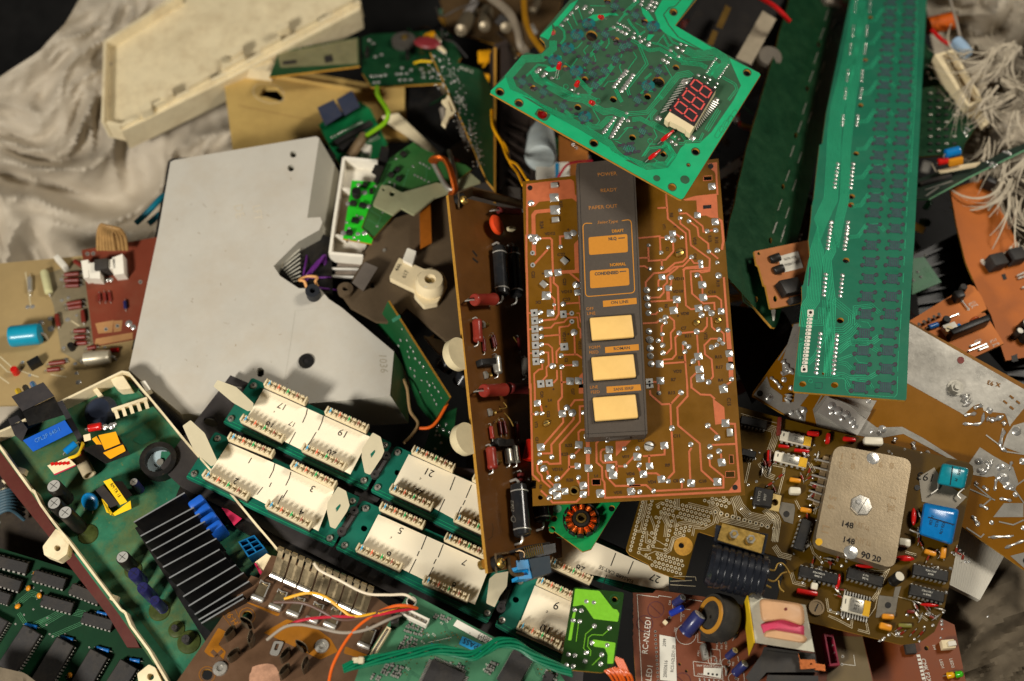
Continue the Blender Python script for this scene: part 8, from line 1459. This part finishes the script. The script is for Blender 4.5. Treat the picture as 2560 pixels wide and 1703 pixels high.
# vented dark case, its yellow wires, capacitors behind
p = Pl((1240, 130, -.110), (1340, 300, -.110), (1240, 460, -.085)); MVC = mat('dark_brown_plastic', (50, 40, 36), .5, 0, .15, 60, .1, dust=.25); th = Thing('vented_case', 'dark brown plastic case with slanted vent ribs below the green display board', 'vented case', p.at(1280, 300)); b = MB(); b.plate(p, m1(1010, 290, 1090, 260, 1280, 700, 1280, 1240, 1010, 1250), .012, MVC)
for k in range(8): g = quad(*m1(1100, 800 + k * 62, 1250, 860 + k * 75), 6); b.slab([p.at(*v, .003) for v in g], [p.at(*v) for v in g], MVC)
wall(b, m1(1060, 300, 1050, 1240), 0, .005, 8, MVC, p); wall(b, m1(1262, 760, 1262, 1200), 0, .004, 7, MVC, p); th.part('case', b); e_b = MB(); e_b.slab([p.at(*v, .010) for v in m1(1004, 310, 1022, 310, 1018, 1330, 1004, 1330)], [p.at(*v, -.01) for v in m1(1004, 310, 1022, 310, 1018, 1330, 1004, 1330)], MEDGE); th.part('edge_board', e_b)
lines('wire', 'pair of twisted yellow wires hanging down to the copper track board', 'wire', [[(*v, h) for v, h in zip(m1(990, 720, 1000, 830, 1060, 940, 1100, 1040, 1160, 1080, 1225, 1180), (-.09, -.08, -.075, -.06, -.04, -.012))], [(*v, h) for v, h in zip(m1(992, 730, 1015, 860, 1085, 960, 1110, 1060, 1160, 1130, 1195, 1210), (-.09, -.084, -.072, -.06, -.04, -.012))]], .0011, mat('golden_wire', (224, 156, 12), .4, coat=.2))
for k, (lab, a, e, r) in enumerate((('dull silver can leftmost of the three at top centre', (860, 80), (790, 200), 22), ('dull silver can in the middle of the three at top centre', (960, 70), (945, 175), 20), ('dull silver can rightmost of the three at top centre', (1110, 120), (1085, 180), 20), ('thin silver can high up against the green display board', (1290, 10), (1260, 70), 12))):
    A, B = P(*m1(*a)[0], -.165), P(*m1(*e)[0], -.135); d = B - A; mb = MB(); mb.lathe(Matrix.Translation(A) @ d.to_track_quat('Z', 'Y').to_matrix().to_4x4(), [(0, 0), (r * .00028, 0), (r * .00028, d.length * .9), (r * .00022, d.length), (0, d.length * 1.03)], mat('dull_can%d' % k, (132, 120, 98), .4, .6, .2, dust=.3), 22); single('capacitor', mb, lab, 'capacitor', 'silver cans at the top')
lines('cable', 'grey white cable sagging beside the silver cans', 'cable', [[(*v, h) for v, h in zip(m1(980, -20, 1100, 80, 1160, 190, 1180, 290, 1210, 340), (-.14, -.125, -.115, -.11, -.12))]], .0036, mat('grey_white_cable', (138, 126, 108), .5)); lines('wire', 'ochre wire passing behind the notch of the display board', 'wire', [[(*v, h) for v, h in zip(m1(1200, -10, 1210, 120, 1250, 230, 1320, 330), (-.12, -.11, -.10, -.09))]], .0024, mat('ochre_wire', (150, 104, 14), .5))
simple_board('dark board with silver cans at the top centre', Pl((1130, 0, -.18), (1380, 0, -.18), (1130, 120, -.175)), [(1080, -80), (1430, -80), (1380, 90), (1300, 130), (1120, 75)], mat('murky_brown_laminate', (70, 52, 28), .6, 0, .3, 40))
mb = MB(); pz = flat(-.12); mb.slab([pz.at(*v) for v in m1(1100, 300, 1125, 310, 1170, 370, 1130, 400)], [pz.at(*v, -.02) for v in m1(1100, 300, 1125, 310, 1170, 370, 1130, 400)], MCR); single('plastic_tab', mb, 'small cream tab standing on the vented case top', 'plastic tab')
mb = MB(); A, B = P(1352, 395, -.075), P(1352, 330, -.115); mb.lathe(Matrix.Translation(A) @ (B - A).to_track_quat('Z', 'Y').to_matrix().to_4x4(), [(0, 0), (.010, 0), (.012, .004), (.010, (B - A).length), (0, (B - A).length)], mat('pale_blue_white', (176, 184, 180), .5, 0, .15, 100, dust=.3, dustcol=(60, 120, 160), ds=90), 24); single('spool', mb, 'pale blue white spool with black rim below the display board', 'spool')
simple_board('orange brown board showing beneath the lower edge of the display board', flat(-.10), m1(1430, 880, 1620, 990, 1625, 1180, 1430, 1180), mat('woody_orange', (160, 96, 34), .5, 0, .25, 30, dust=.2), extra=lambda b, p, th: solder(th, p, [(1432, 362, 5), (1441, 370, 4)]))
mb = MB(); mb.plate(flat(-.08), m1(1280, 1090, 1400, 1060, 1500, 1060, 1500, 1200, 1280, 1200), .004, MWH); mb.plate(flat(-.0795), m1(1405, 1065, 1430, 1065, 1425, 1180, 1410, 1180), .0006, MATS['cyan_sticker']); single('plastic_piece', mb, 'white plastic piece with blue stripe above the copper track board', 'plastic piece'); lines('wire', 'thin dark red wire across the white and blue plastic piece', 'wire', [[(1395, 445, -.07), (1415, 415, -.068), (1440, 405, -.068), (1480, 402, -.074)]], .0009, MATS['red_wire'])
# behind the display board: dark frame, metal bar, red wire
mb = MB(); pz = flat(-.12); mb.slab([pz.at(*v) for v in [(1700, 90), (1790, -60), (1990, -60), (1910, 230), (1860, 260)]], [pz.at(*v, -.02) for v in [(1700, 90), (1790, -60), (1990, -60), (1910, 230), (1860, 260)]], mat('brown_black_plastic', (30, 26, 24), .5, 0, .2, dust=.15)); single('plastic_chassis', mb, 'brown black plastic frame behind the right edge of the display board', 'plastic frame')
pz = flat(-.098); k1 = Q(1700, 0, 2.613)
for lab, g in (('upper dim gold contact strip on the brown black frame', (300, 30, 335, 55, 275, 190, 235, 175)), ('lower dim gold contact strip on the brown black frame', (215, 195, 250, 210, 215, 300, 175, 290))): mb = MB(); mb.slab([pz.at(*v) for v in k1(*g)], [pz.at(*v, -.008) for v in k1(*g)], mat('dim_gold_' + lab[:2], (120, 90, 30), .45, .5)); single('contact_strip', mb, lab, 'contact strip', 'gold strips on the dark frame')
mb = MB(); pz = flat(-.080); g = k1(540, 70, 630, 125, 465, 425, 365, 380); mb.slab([pz.at(*v) for v in g], [pz.at(*v, -.012) for v in g], mat('brushed_bar', (190, 176, 150), .4, .4, .1, 100, .2)); single('metal_bar', mb, 'bright square metal bar beside the dark green strip', 'metal bar')
lines('wire', 'red wire crossing above the bright metal bar', 'wire', [[(*v, h) for v, h in zip(k1(510, -20, 600, 30, 660, 80, 715, 140), (-.07, -.062, -.06, -.066))]], .0018, mat('bright_red_wire', (190, 24, 24), .4)); mb = MB(); mb.lathe(flat(-.10).fr(*k1(560, 430)[0]), [(.010, 0), (.010, .012), (.008, .014), (0, .014)], mat('grey_knob', (120, 112, 100), .5), 24); single('knob', mb, 'round grey knob below the bright metal bar', 'knob')
def ex(b, p, th):
    solder(th, p, [(Rr.uniform(1800, 1858), Rr.uniform(400, 560), Rr.uniform(3, 6)) for _ in range(34)] + [(Rr.uniform(1960, 2010), Rr.uniform(545, 600), 5) for _ in range(12)], hk=.5); b.plate(p.dn(.0006), [(1795, 430), (1862, 385), (1870, 405), (1800, 450)], .0004, MAL, None, [circ(1855, 398, 6, 12)])
simple_board('brown board with silver solder blots glimpsed behind the copper track board', Pl((1790, 450, -.100), (1870, 380, -.110), (1840, 650, -.085)), [(1785, 440), (1868, 372), (2030, 500), (2030, 620), (1880, 680), (1790, 640)], mat('sooty_brown_laminate', (58, 42, 30), .5, 0, .2), extra=ex)
# ================================================================== right edge: orange boards, glassy board, green boards
h7, h8, k3 = Q(2240, 80, 3.266), Q(2230, 440, 3.2), Q(1860, 750, 3.136)
MOR = mat('orange_phenolic', (180, 96, 24), .5, 0, .14, 20, .06, dust=.25, dustcol=(140, 84, 60), ds=16)
def ex(b, p, th):
    for x, y in ((800, 725), (955, 680)): o = block(th, p, *h8(x - 55, y + 10, x + 55, y - 15), 34, .010, MIC, .0008, 'push_switch'); th.part('button', MB().cyl(I4, .0016, .004, MWH, 12), p.fr(*h8(x - 80 + (0 if x < 900 else 110), y - 45 - (0 if x < 900 else 30))[0]) @ RX(60))
    for x, y, r in ((970, 1290, 9), (1035, 1230, 15), (1050, 1310, 14)): can(th, p, *h8(x, y)[0], r, .009, MBLK, MWH, vent=False)
    b.poly(p, h8(875, 790, 905, 780, 920, 825, 892, 835), MBLK, .0002)
    for l in ((1000, 800, 1056, 775), (1010, 820, 1070, 800), (1040, 895, 1080, 885)): th.part('jumper', MB().tube([p.at(*v, .0015) for v in h8(*l)], .0008, MTIN, 6))
    b.poly(p, h8(985, 1430, 1000, 1420, 1010, 1480, 960, 1490, 955, 1440), MBLK, .0002); block(th, p, *h8(705, 70, 790, 110), 22, .010, MBLK, .001, 'socket')
simple_board('long orange board with two black push switches at the right edge', Pl((2400, 560, -.078), (2560, 640, -.082), (2510, 890, -.060)), [(2375, 470), (2461, 449), (2480, 478), (2560, 640), (2640, 800), (2640, 880), (2514, 902), (2503, 868), (2477, 787), (2449, 737), (2414, 655), (2392, 565)], MOR, extra=ex)
def ex(b, p, th):
    for x, y, t in ((690, 1320, 'JP715'), (810, 1320, 'JP717'), (830, 1350, 'JP718'), (640, 1020, 'JP712'), (660, 1040, 'JP710')): b.ptext(p, *h8(x, y)[0], -22, t, 5, MWP)
    for l in ((630, 1362, 700, 1332), (615, 1400, 755, 1345), (700, 1392, 765, 1365), (440, 1140, 530, 1105), (560, 1000, 610, 1065)): th.part('jumper', MB().tube([p.at(*v, .0012) for v in h8(*l)], .0006, MTIN, 6)); pads(b, p, h8(*l), 3.6, MWP, 2)
    block(th, p, *h8(440, 1310, 740, 1190), 17, .010, MBLK, .001, 'chip'); block(th, p, *h8(405, 1260, 505, 1225), 26, .005, MWH, .0006, 'trimmer'); th.part('trimmer_rotor', MB().cyl(I4, .0028, .002, MCR, 18).box(T(0, 0, .002), .004, .0008, .0003, MBLK), p.fr(*h8(455, 1240)[0], 20, .005))
    axial(th, p, *h8(285, 1225, 360, 1200), 7, MATS['blue_resistor'], 6, 'capacitor'); axial(th, p, *h8(515, 1205, 550, 1240), 7, MBLUE, 3, 'capacitor'); disc(th, p, *h8(640, 1180)[0], 13, 8, mat('rust_disc', (150, 66, 24), .4), -20); can(th, p, *h8(420, 1180)[0], 10, .006, MBLK, MBLK, vent=False); block(th, p, *h8(480, 1000, 550, 980), 22, .008, MBLK, .001, 'transistor'); can(th, p, *h8(550, 930)[0], 9, .007, MIC, MIC, vent=False)
    for i in range(5): x, y = lerp(*h8(215, 1185, 375, 1105), i / 4); th.part('pin', MB().tube([p.at(x, y, .006), p.at(x + 3, y + 6, -.0005)], .0011, MTIN, 7))
simple_board('small orange board printed JP717 with black chip and white trimmer', Pl((2300, 800, -.052), (2450, 740, -.056), (2440, 890, -.046)), h8(140, 1160, 400, 1000, 620, 870, 660, 885, 715, 960, 760, 1065, 705, 1095, 745, 1095, 895, 1340, 660, 1450, 150, 1300), mat('light_orange_phenolic', (192, 108, 40), .5, 0, .12, 30, dust=.2, dustcol=(150, 90, 60)), extra=ex)
def hous(lab, g, z, d, m, slots=0, name='plastic_housing'):
    mb = MB(); pz = flat(z); mb.slab([pz.at(*v) for v in g], [pz.at(*v, -d) for v in g], m)
    for k in range(slots): a = lerp(g[0], g[3], (k + .5) / slots); e = lerp(g[1], g[2], (k + .5) / slots); w = quad(a, e, 5); mb.slab([pz.at(*v, .004) for v in w], [pz.at(*v) for v in w], m)
    single(name, mb, lab, 'housing')
MHB = mat('satin_black_plastic', (22, 22, 22), .4, 0, .2, dust=.12)
hous('black ribbed plastic housing behind the small orange board', [(2280, 640), (2440, 560), (2560, 780), (2300, 800)], -.095, .02, MHB, 6); hous('black plastic housing below the long orange board by the right edge', [(2470, 880), (2640, 800), (2640, 1010), (2540, 960)], -.080, .02, MHB, 5); hous('black plastic box beside the dotted green board', m1(420, 540, 640, 540, 800, 920, 690, 980, 430, 800), -.150, .03, MHB); hous('grey plastic wedge below the dotted green board', m1(760, 750, 900, 1050, 860, 1120, 730, 1010, 690, 985, 800, 920), -.125, .02, mat('grey_brown_plastic', (96, 88, 78), .5, dust=.3)); hous('long cream plastic edge behind the pale metal plate', m1(270, 760, 380, 740, 660, 1010, 620, 1020, 300, 800), -.130, .02, MCREAM); hous('tan plastic wall beside the black plastic box', m1(230, 560, 425, 540, 420, 790, 300, 740), -.145, .03, MYP)
hous('black plastic shell under the tip of the dark green strip', [(1800, 760), (1960, 780), (2020, 880), (1880, 1010), (1830, 900)], -.075, .02, mat('brown_black_shell', (40, 28, 20), .5)); hous('black plastic shell under the lower left of the radio board', [(1180, 1040), (1300, 1150), (1340, 1400), (1560, 1500), (1500, 1560), (1150, 1300)], -.085, .02, MHB); hous('dark shell beside the chips board and grimy power supply', [(0, 1240), (90, 1280), (260, 1500), (200, 1520), (0, 1400)], -.095, .02, mat('dirt_brown_shell', (40, 32, 24), .7, 0, .3, 100, dust=.4)); hous('grey metal bracket glimpsed behind the upright board top', [(1100, 440), (1300, 470), (1310, 560), (1180, 560)], -.085, .01, mat('dim_bracket', (70, 64, 58), .5, .4))
mb = MB(); A, B = P(1128, 1182, -.055), P(1215, 1190, -.055); mb.tube([A, B], .0042, mat('grey_purple_sleeve', (88, 76, 76), .5), 14); single('sleeve', mb, 'grey purple cable sleeve between patch panel and upright brown board', 'cable sleeve')
simple_board('small deep green board with angular tracks right of the contact board', flat(-.085), h8(165, 660, 260, 650, 395, 850, 160, 950), mat('forest_green_mask', (20, 96, 50), .4, 0, .2, coat=.2), extra=lambda b, p, th: (bus(b, p, h8(170, 890, 250, 850, 300, 810, 250, 730), 4, 4, 1.2, MATS['faint_track']), solder(th, p, [(*h8(x, y)[0], 4) for x, y in ((205, 768), (230, 808), (168, 835), (265, 635))])))
def ex(b, p, th):
    Rq = random.Random(2)
    for y0, n in ((1290, 18), (1340, 14)):
        for i in range(n): x, y = lerp(*h7(250, y0, 460 if y0 < 1300 else 350, y0 - 70), i / n); th.part('pin', m_box(.0006, .002, .0006, MTIN, 0), p.fr(x, y, 70))
    block(th, p, *h7(190, 1260, 450, 1190), 12, .003, MIC, name='chip'); o = MB(); o.plate(p.dn(.006), h7(340, 1130, 560, 1080, 690, 1060, 650, 1090, 360, 1145), .0016, MCR); th.part('daughter_board', o); axial(th, p.dn(.010), *h7(400, 1030, 520, 1000), 12, MBLUE, 3, 'capacitor'); block(th, p.dn(.008), *h7(430, 1100, 545, 1075), 12, .006, MORG, .001, 'capacitor'); axial(th, p.dn(.006), *h7(340, 1090, 430, 1070), 9, MRED, 3, 'capacitor')
    solder(th, p, [(*h7(900 + Rq.uniform(-20, 30), 985 + Rq.uniform(-10, 10))[0], 5) for _ in range(5)] + [(*h7(780 + Rq.uniform(-40, 40), 1080 + Rq.uniform(-20, 20))[0], 4) for _ in range(8)])
simple_board('thin glassy edged green board pointing right over the orange boards', Pl((2290, 490, -.070), (2555, 365, -.075), (2300, 440, -.080)), h7(140, 1220, 540, 1060, 720, 1060, 900, 965, 1080, 900, 1080, 945, 600, 1180, 270, 1360, 140, 1365), mat('glassy_dark_board', (40, 52, 44), .3, 0, .2, coat=.4), mat('glassy_green_edge', (110, 170, 130), .3, 0, .1, coat=.5), extra=ex)
def ex(b, p, th):
    for i in range(9):
        for j in range(4): th.part('chip_part', m_box(.003, .0016, .0014, MIC if (i + j) % 3 else MSTL, .0002), p.fr(2325 + j * 20, 235 + i * 18, -4))
    solder(th, p, [(*h7(x, y)[0], 4) for x, y in ((575, 785), (560, 820), (595, 800), (575, 845), (495, 600), (505, 640), (515, 660), (450, 470), (435, 545), (260, 330), (280, 380))])
simple_board('dark green board covered with tiny parts below the white ribbed socket', Pl((2310, 220, -.098), (2395, 210, -.100), (2330, 380, -.085)), h7(200, 460, 510, 415, 505, 560, 650, 780, 560, 920, 540, 990, 180, 1020), MDG, extra=ex)
simple_board('green board edge under the long white ribbed socket', Pl((2310, 120, -.116), (2400, 220, -.112), (2300, 240, -.114)), h7(200, 60, 250, 105, 320, 200, 520, 520, 500, 560, 200, 560), MGRN)
mb = MB(); ps = Pl((2340, 140, -.088), (2458, 250, -.084), (2420, 265, -.084)); g = h7(315, 185, 470, 140, 715, 560, 590, 612); mb.plate(ps, g, .014, MCR, None, [h7(375, 190, 455, 168, 690, 550, 595, 585)]); mb.plate(ps.dn(-.010), g, .003, MCR)
for i in range(18): mb.slab([ps.at(*v, -.001) for v in quad(*(lambda a, e: (lerp(a[0], a[1], (i + .5) / 18), lerp(e[0], e[1], (i + .5) / 18)))(h7(385, 200, 590, 580), h7(410, 195, 615, 575)), 2.4)], [ps.at(*v, -.010) for v in quad(*(lambda a, e: (lerp(a[0], a[1], (i + .5) / 18), lerp(e[0], e[1], (i + .5) / 18)))(h7(385, 200, 590, 580), h7(410, 195, 615, 575)), 2.4)], MCR)
single('socket', mb, 'long cream white multi pin socket at upper right', 'socket'); mb = MB(); mb.plate(flat(-.09), h7(590, 660, 680, 620, 770, 740, 720, 770, 660, 660, 600, 690), .006, MCR); single('plastic_latch', mb, 'cream plastic latch just below the long white socket', 'latch')
mb = MB(); A, B = P(2318, 66, -.115), P(2388, 50, -.115); M = Matrix.Translation(A) @ (B - A).to_track_quat('Z', 'Y').to_matrix().to_4x4(); pr = [(0, 0)]
for i in range(9): z = (B - A).length * i / 9; pr += [(.0062, z), (.0070, z + .0006), (.0070, z + .0012), (.0060, z + .0016)]
mb.lathe(M, pr + [(0, (B - A).length)], mat('orange_coil', (196, 92, 20), .5), 20); single('coil', mb, 'small ribbed orange coil at the top right by the sack', 'coil')
lines('wire', 'red wire running under the small orange coil', 'wire', [[(2330, 75, -.10), (2355, 100, -.096), (2382, 115, -.1)]], .0016, MATS['bright_red_wire']); lines('wire', 'thin grey wire hanging down past the orange coil', 'wire', [[(2370, -20, -.1), (2390, 50, -.092), (2402, 100, -.095)]], .0012, MATS['grey_wire']); mb = MB(); A, B = P(2390, 105, -.092), P(2418, 135, -.088); mb.tube([A, A + (B - A) * .5, B], [.0052, .0056, .0050], mat('pale_blue_sleeve', (150, 176, 200), .35), 14); single('capacitor', mb, 'pale blue capsule at the end of the thin grey wire', 'capacitor')

# ================================================================== woven sack round the heap, ground
MSK = mat('woven_sack', (186, 175, 156), .6, 0, .1, 14, .7, 1500, dust=.6, dustcol=(120, 104, 82), ds=14)
def cloth(name, label, A, B, nz, amp, m, seed, nu=84, nv=60, z0=-.14, z1=-.25, prof=None):
    mb = MB(); vs = []; fs = []; off = Vector((seed * 7.1, seed * 3.3, 0))
    def pol(pts, t): t *= len(pts) - 1; i = min(int(t), len(pts) - 2); return lerp(pts[i], pts[i + 1], t - i)
    for j in range(nv + 1):
        for i in range(nu + 1):
            u, v = i / nu, j / nv; x, y = lerp(pol(A, u), pol(B, u), v); w = Vector((x * .0045, y * .0045, 0)) + off; k = min(1, v * 5) * .8 + .2
            d = (x * .55 + y * .83) * .0042 * nz + .8 * noise.noise(w * .7 * nz); e = (x * .83 - y * .55) * .0016 * nz
            f1 = noise.noise(Vector((d, e, seed))); f2 = noise.noise(Vector((d * 2.3, e * 1.6, seed + 4))); f3 = noise.noise(Vector((d * 5.2 + e * 3, e * 6, seed + 9)))
            z = z0 + (z1 - z0) * (v if prof is None else prof(v)) + amp * k * (1.6 * f1 + .85 * (.5 - 2 * abs(f2)) + .32 * (.5 - 2 * abs(f3)) + .05 * (.5 - 2 * abs(noise.noise(Vector((d * 9 - e * 9, e * 15 + d * 3, seed))))))
            vs.append(P(x + 5 * noise.noise(w * 3) * (1 if v < .01 else 1), y, z))
    for j in range(nv):
        for i in range(nu): a = j * (nu + 1) + i; fs.append((a, a + 1, a + nu + 2, a + nu + 1))
    mb.add(vs, fs, m); bt = [v - Vector((0, 0, .0012)) for v in vs]; mb.add(bt, [f[::-1] for f in fs], m); return mb
single('sack', cloth('s', '', [(-260, 420), (-80, 250), (0, 193), (103, 124), (160, 60), (200, -5), (290, -160)], [(-100, 1150), (120, 950), (330, 720), (500, 560), (620, 420), (720, 250), (900, -60)], 1.15, .024, MSK, 1, 110, 80, -.120, -.205, lambda v: v ** .8), 'crumpled off white woven sack edge spread at the upper left', 'sack')
mb = cloth('s', '', [(2290, -120), (2330, 100), (2380, 300), (2430, 480), (2520, 700)], [(2760, -150), (2740, 80), (2740, 300), (2740, 500), (2760, 700)], 1.6, .022, MSK, 3, 70, 50, -.150, -.075); sk = single('sack', mb, 'frayed woven sack with loose fibres at the upper right', 'sack'); Rf = random.Random(4); MFB = mat('sack_fibre', (182, 170, 148), .6, 0, .2)
fb = MB()
for c_k in range(34):
    t = Rf.random(); cx, cy = lerp((2440, 60), (2580, 660), t); cx += Rf.uniform(-50, 80); cy += Rf.uniform(-60, 60); ca = Rf.gauss(2.0, .7); ct = Rf.uniform(-1.3, 1.3); cl = Rf.uniform(60, 170); cz = -.086 + Rf.uniform(-.012, .014); ch = Rf.uniform(.2, 1.2)
    for k in range(11):
        x0, y0 = cx + Rf.gauss(0, 7), cy + Rf.gauss(0, 7); a = ca + Rf.gauss(0, .13); L = cl * Rf.uniform(.5, 1.15); tw = ct + Rf.gauss(0, .35); q = []
        for i in range(7): s = i / 6; q.append(P(x0 + math.cos(a + tw * s) * L * s, y0 + math.sin(a + tw * s) * L * s, cz + .011 * math.sin(s * 3) * ch - .014 * s + Rf.gauss(0, .0005)))
        r_ = Rf.choice([.0002, .0002, .0003, .0003, .0004, .0007, .0011]); fb.tube(curve(q, 3), [r_ * (1 - .6 * i / 18) for i in range(19)], MFB, 4, flatten=.16)
c_ = sk.location.copy(); fb.v = [v - c_ for v in fb.v]; fo = bpy.data.objects.new('frayed_fibres', fb.mesh('frayed_fibres')); COL.objects.link(fo); fo.parent = sk; fo['kind'] = 'stuff'
single('sack', cloth('s', '', [(2290, 1640), (2330, 1520), (2430, 1400), (2560, 1330), (2700, 1280)], [(2250, 1800), (2420, 1800), (2560, 1800), (2700, 1800), (2800, 1700)], 1.0, .014, mat('grey_sack', (104, 93, 76), .85, 0, .25, 30, .5, 900, dust=.4, dustcol=(60, 52, 42)), 6, 60, 44, -.085, -.045), 'grey sack fold at the bottom right corner', 'sack')  # darker grey than the woven sack at the upper left
single('sack', cloth('s', '', [(-80, 1660), (0, 1668), (60, 1682), (110, 1720)], [(-80, 1800), (0, 1800), (60, 1800), (120, 1800)], 1.5, .006, MATS['grey_sack'], 9, 20, 14, -.040, -.035), 'small grey sack corner at the bottom left', 'sack')
g = MB(); g.add([(-6, -6, -.40), (6, -6, -.40), (6, 6, -.40), (-6, 6, -.40)], [(0, 1, 2, 3)], mat('dark_floor', (12, 12, 15), .8, 0, .3, 3, .2, 60)); single('floor', g, '', '', kind='structure')
g = MB(); hp = [P(x, y, -.30) for x, y in ((-500, -400), (3000, -400), (3000, 1900), (-500, 1900))]
g.add([Vector((v.x * .85, v.y * .85, -.27 if False else -.26)) for v in hp] + [Vector((v.x, v.y, -.399)) for v in hp], [(0, 3, 2, 1), (0, 1, 5, 4), (1, 2, 6, 5), (2, 3, 7, 6), (3, 0, 4, 7)], mat('black_scrap', (18, 17, 16), .7, 0, .5, 60, .6, 120)); single('ground', g, '', '', kind='structure')

# loose small scrap lying deep in the gaps
db = MB(); Rd = random.Random(77); DM = [MIC, MIC, MBLK, MDG, MGRN, MSTL, MTIN, MCR, MMAR, MATS['murky_brown_laminate'], MATS['dim_bracket'], MATS['bright_red_wire'], MATS['golden_wire'], MATS['grey_wire'], MEDGE]
for k in range(620):
    if k < 540:
        x, y = Rd.uniform(1030, 2330), Rd.uniform(-40, 1010)
        if x < 1100 and y < 60: continue
        z = Rd.uniform(-.20, -.135) if y < 420 or x < 1350 else Rd.uniform(-.17, -.105)
    else: x, y, z = Rd.uniform(-20, 200), Rd.uniform(1130, 1400), Rd.uniform(-.15, -.11)
    o = P(x, y, z); M = T(*o) @ RZ(Rd.uniform(0, 360)) @ RX(Rd.gauss(0, 25)) @ RY(Rd.gauss(0, 25)); m = Rd.choice(DM); t = Rd.random()
    if t < .5: db.box(M, Rd.uniform(.004, .022), Rd.uniform(.003, .012), Rd.uniform(.0015, .006), m, .0004)
    elif t < .75: db.cyl(M @ RX(90), Rd.uniform(.0015, .005), Rd.uniform(.006, .014), m, 12, .0005)
    else: db.tube(curve([M @ Vector((Rd.gauss(0, .004) + s * .012, Rd.gauss(0, .006), Rd.gauss(0, .004))) for s in (-1.5, -.5, .5, 1.5)], 5), Rd.uniform(.0004, .0011), m, 6)
single('debris', db, 'dark loose scrap of tiny parts and wire bits deep in the gaps', 'debris', kind='stuff')
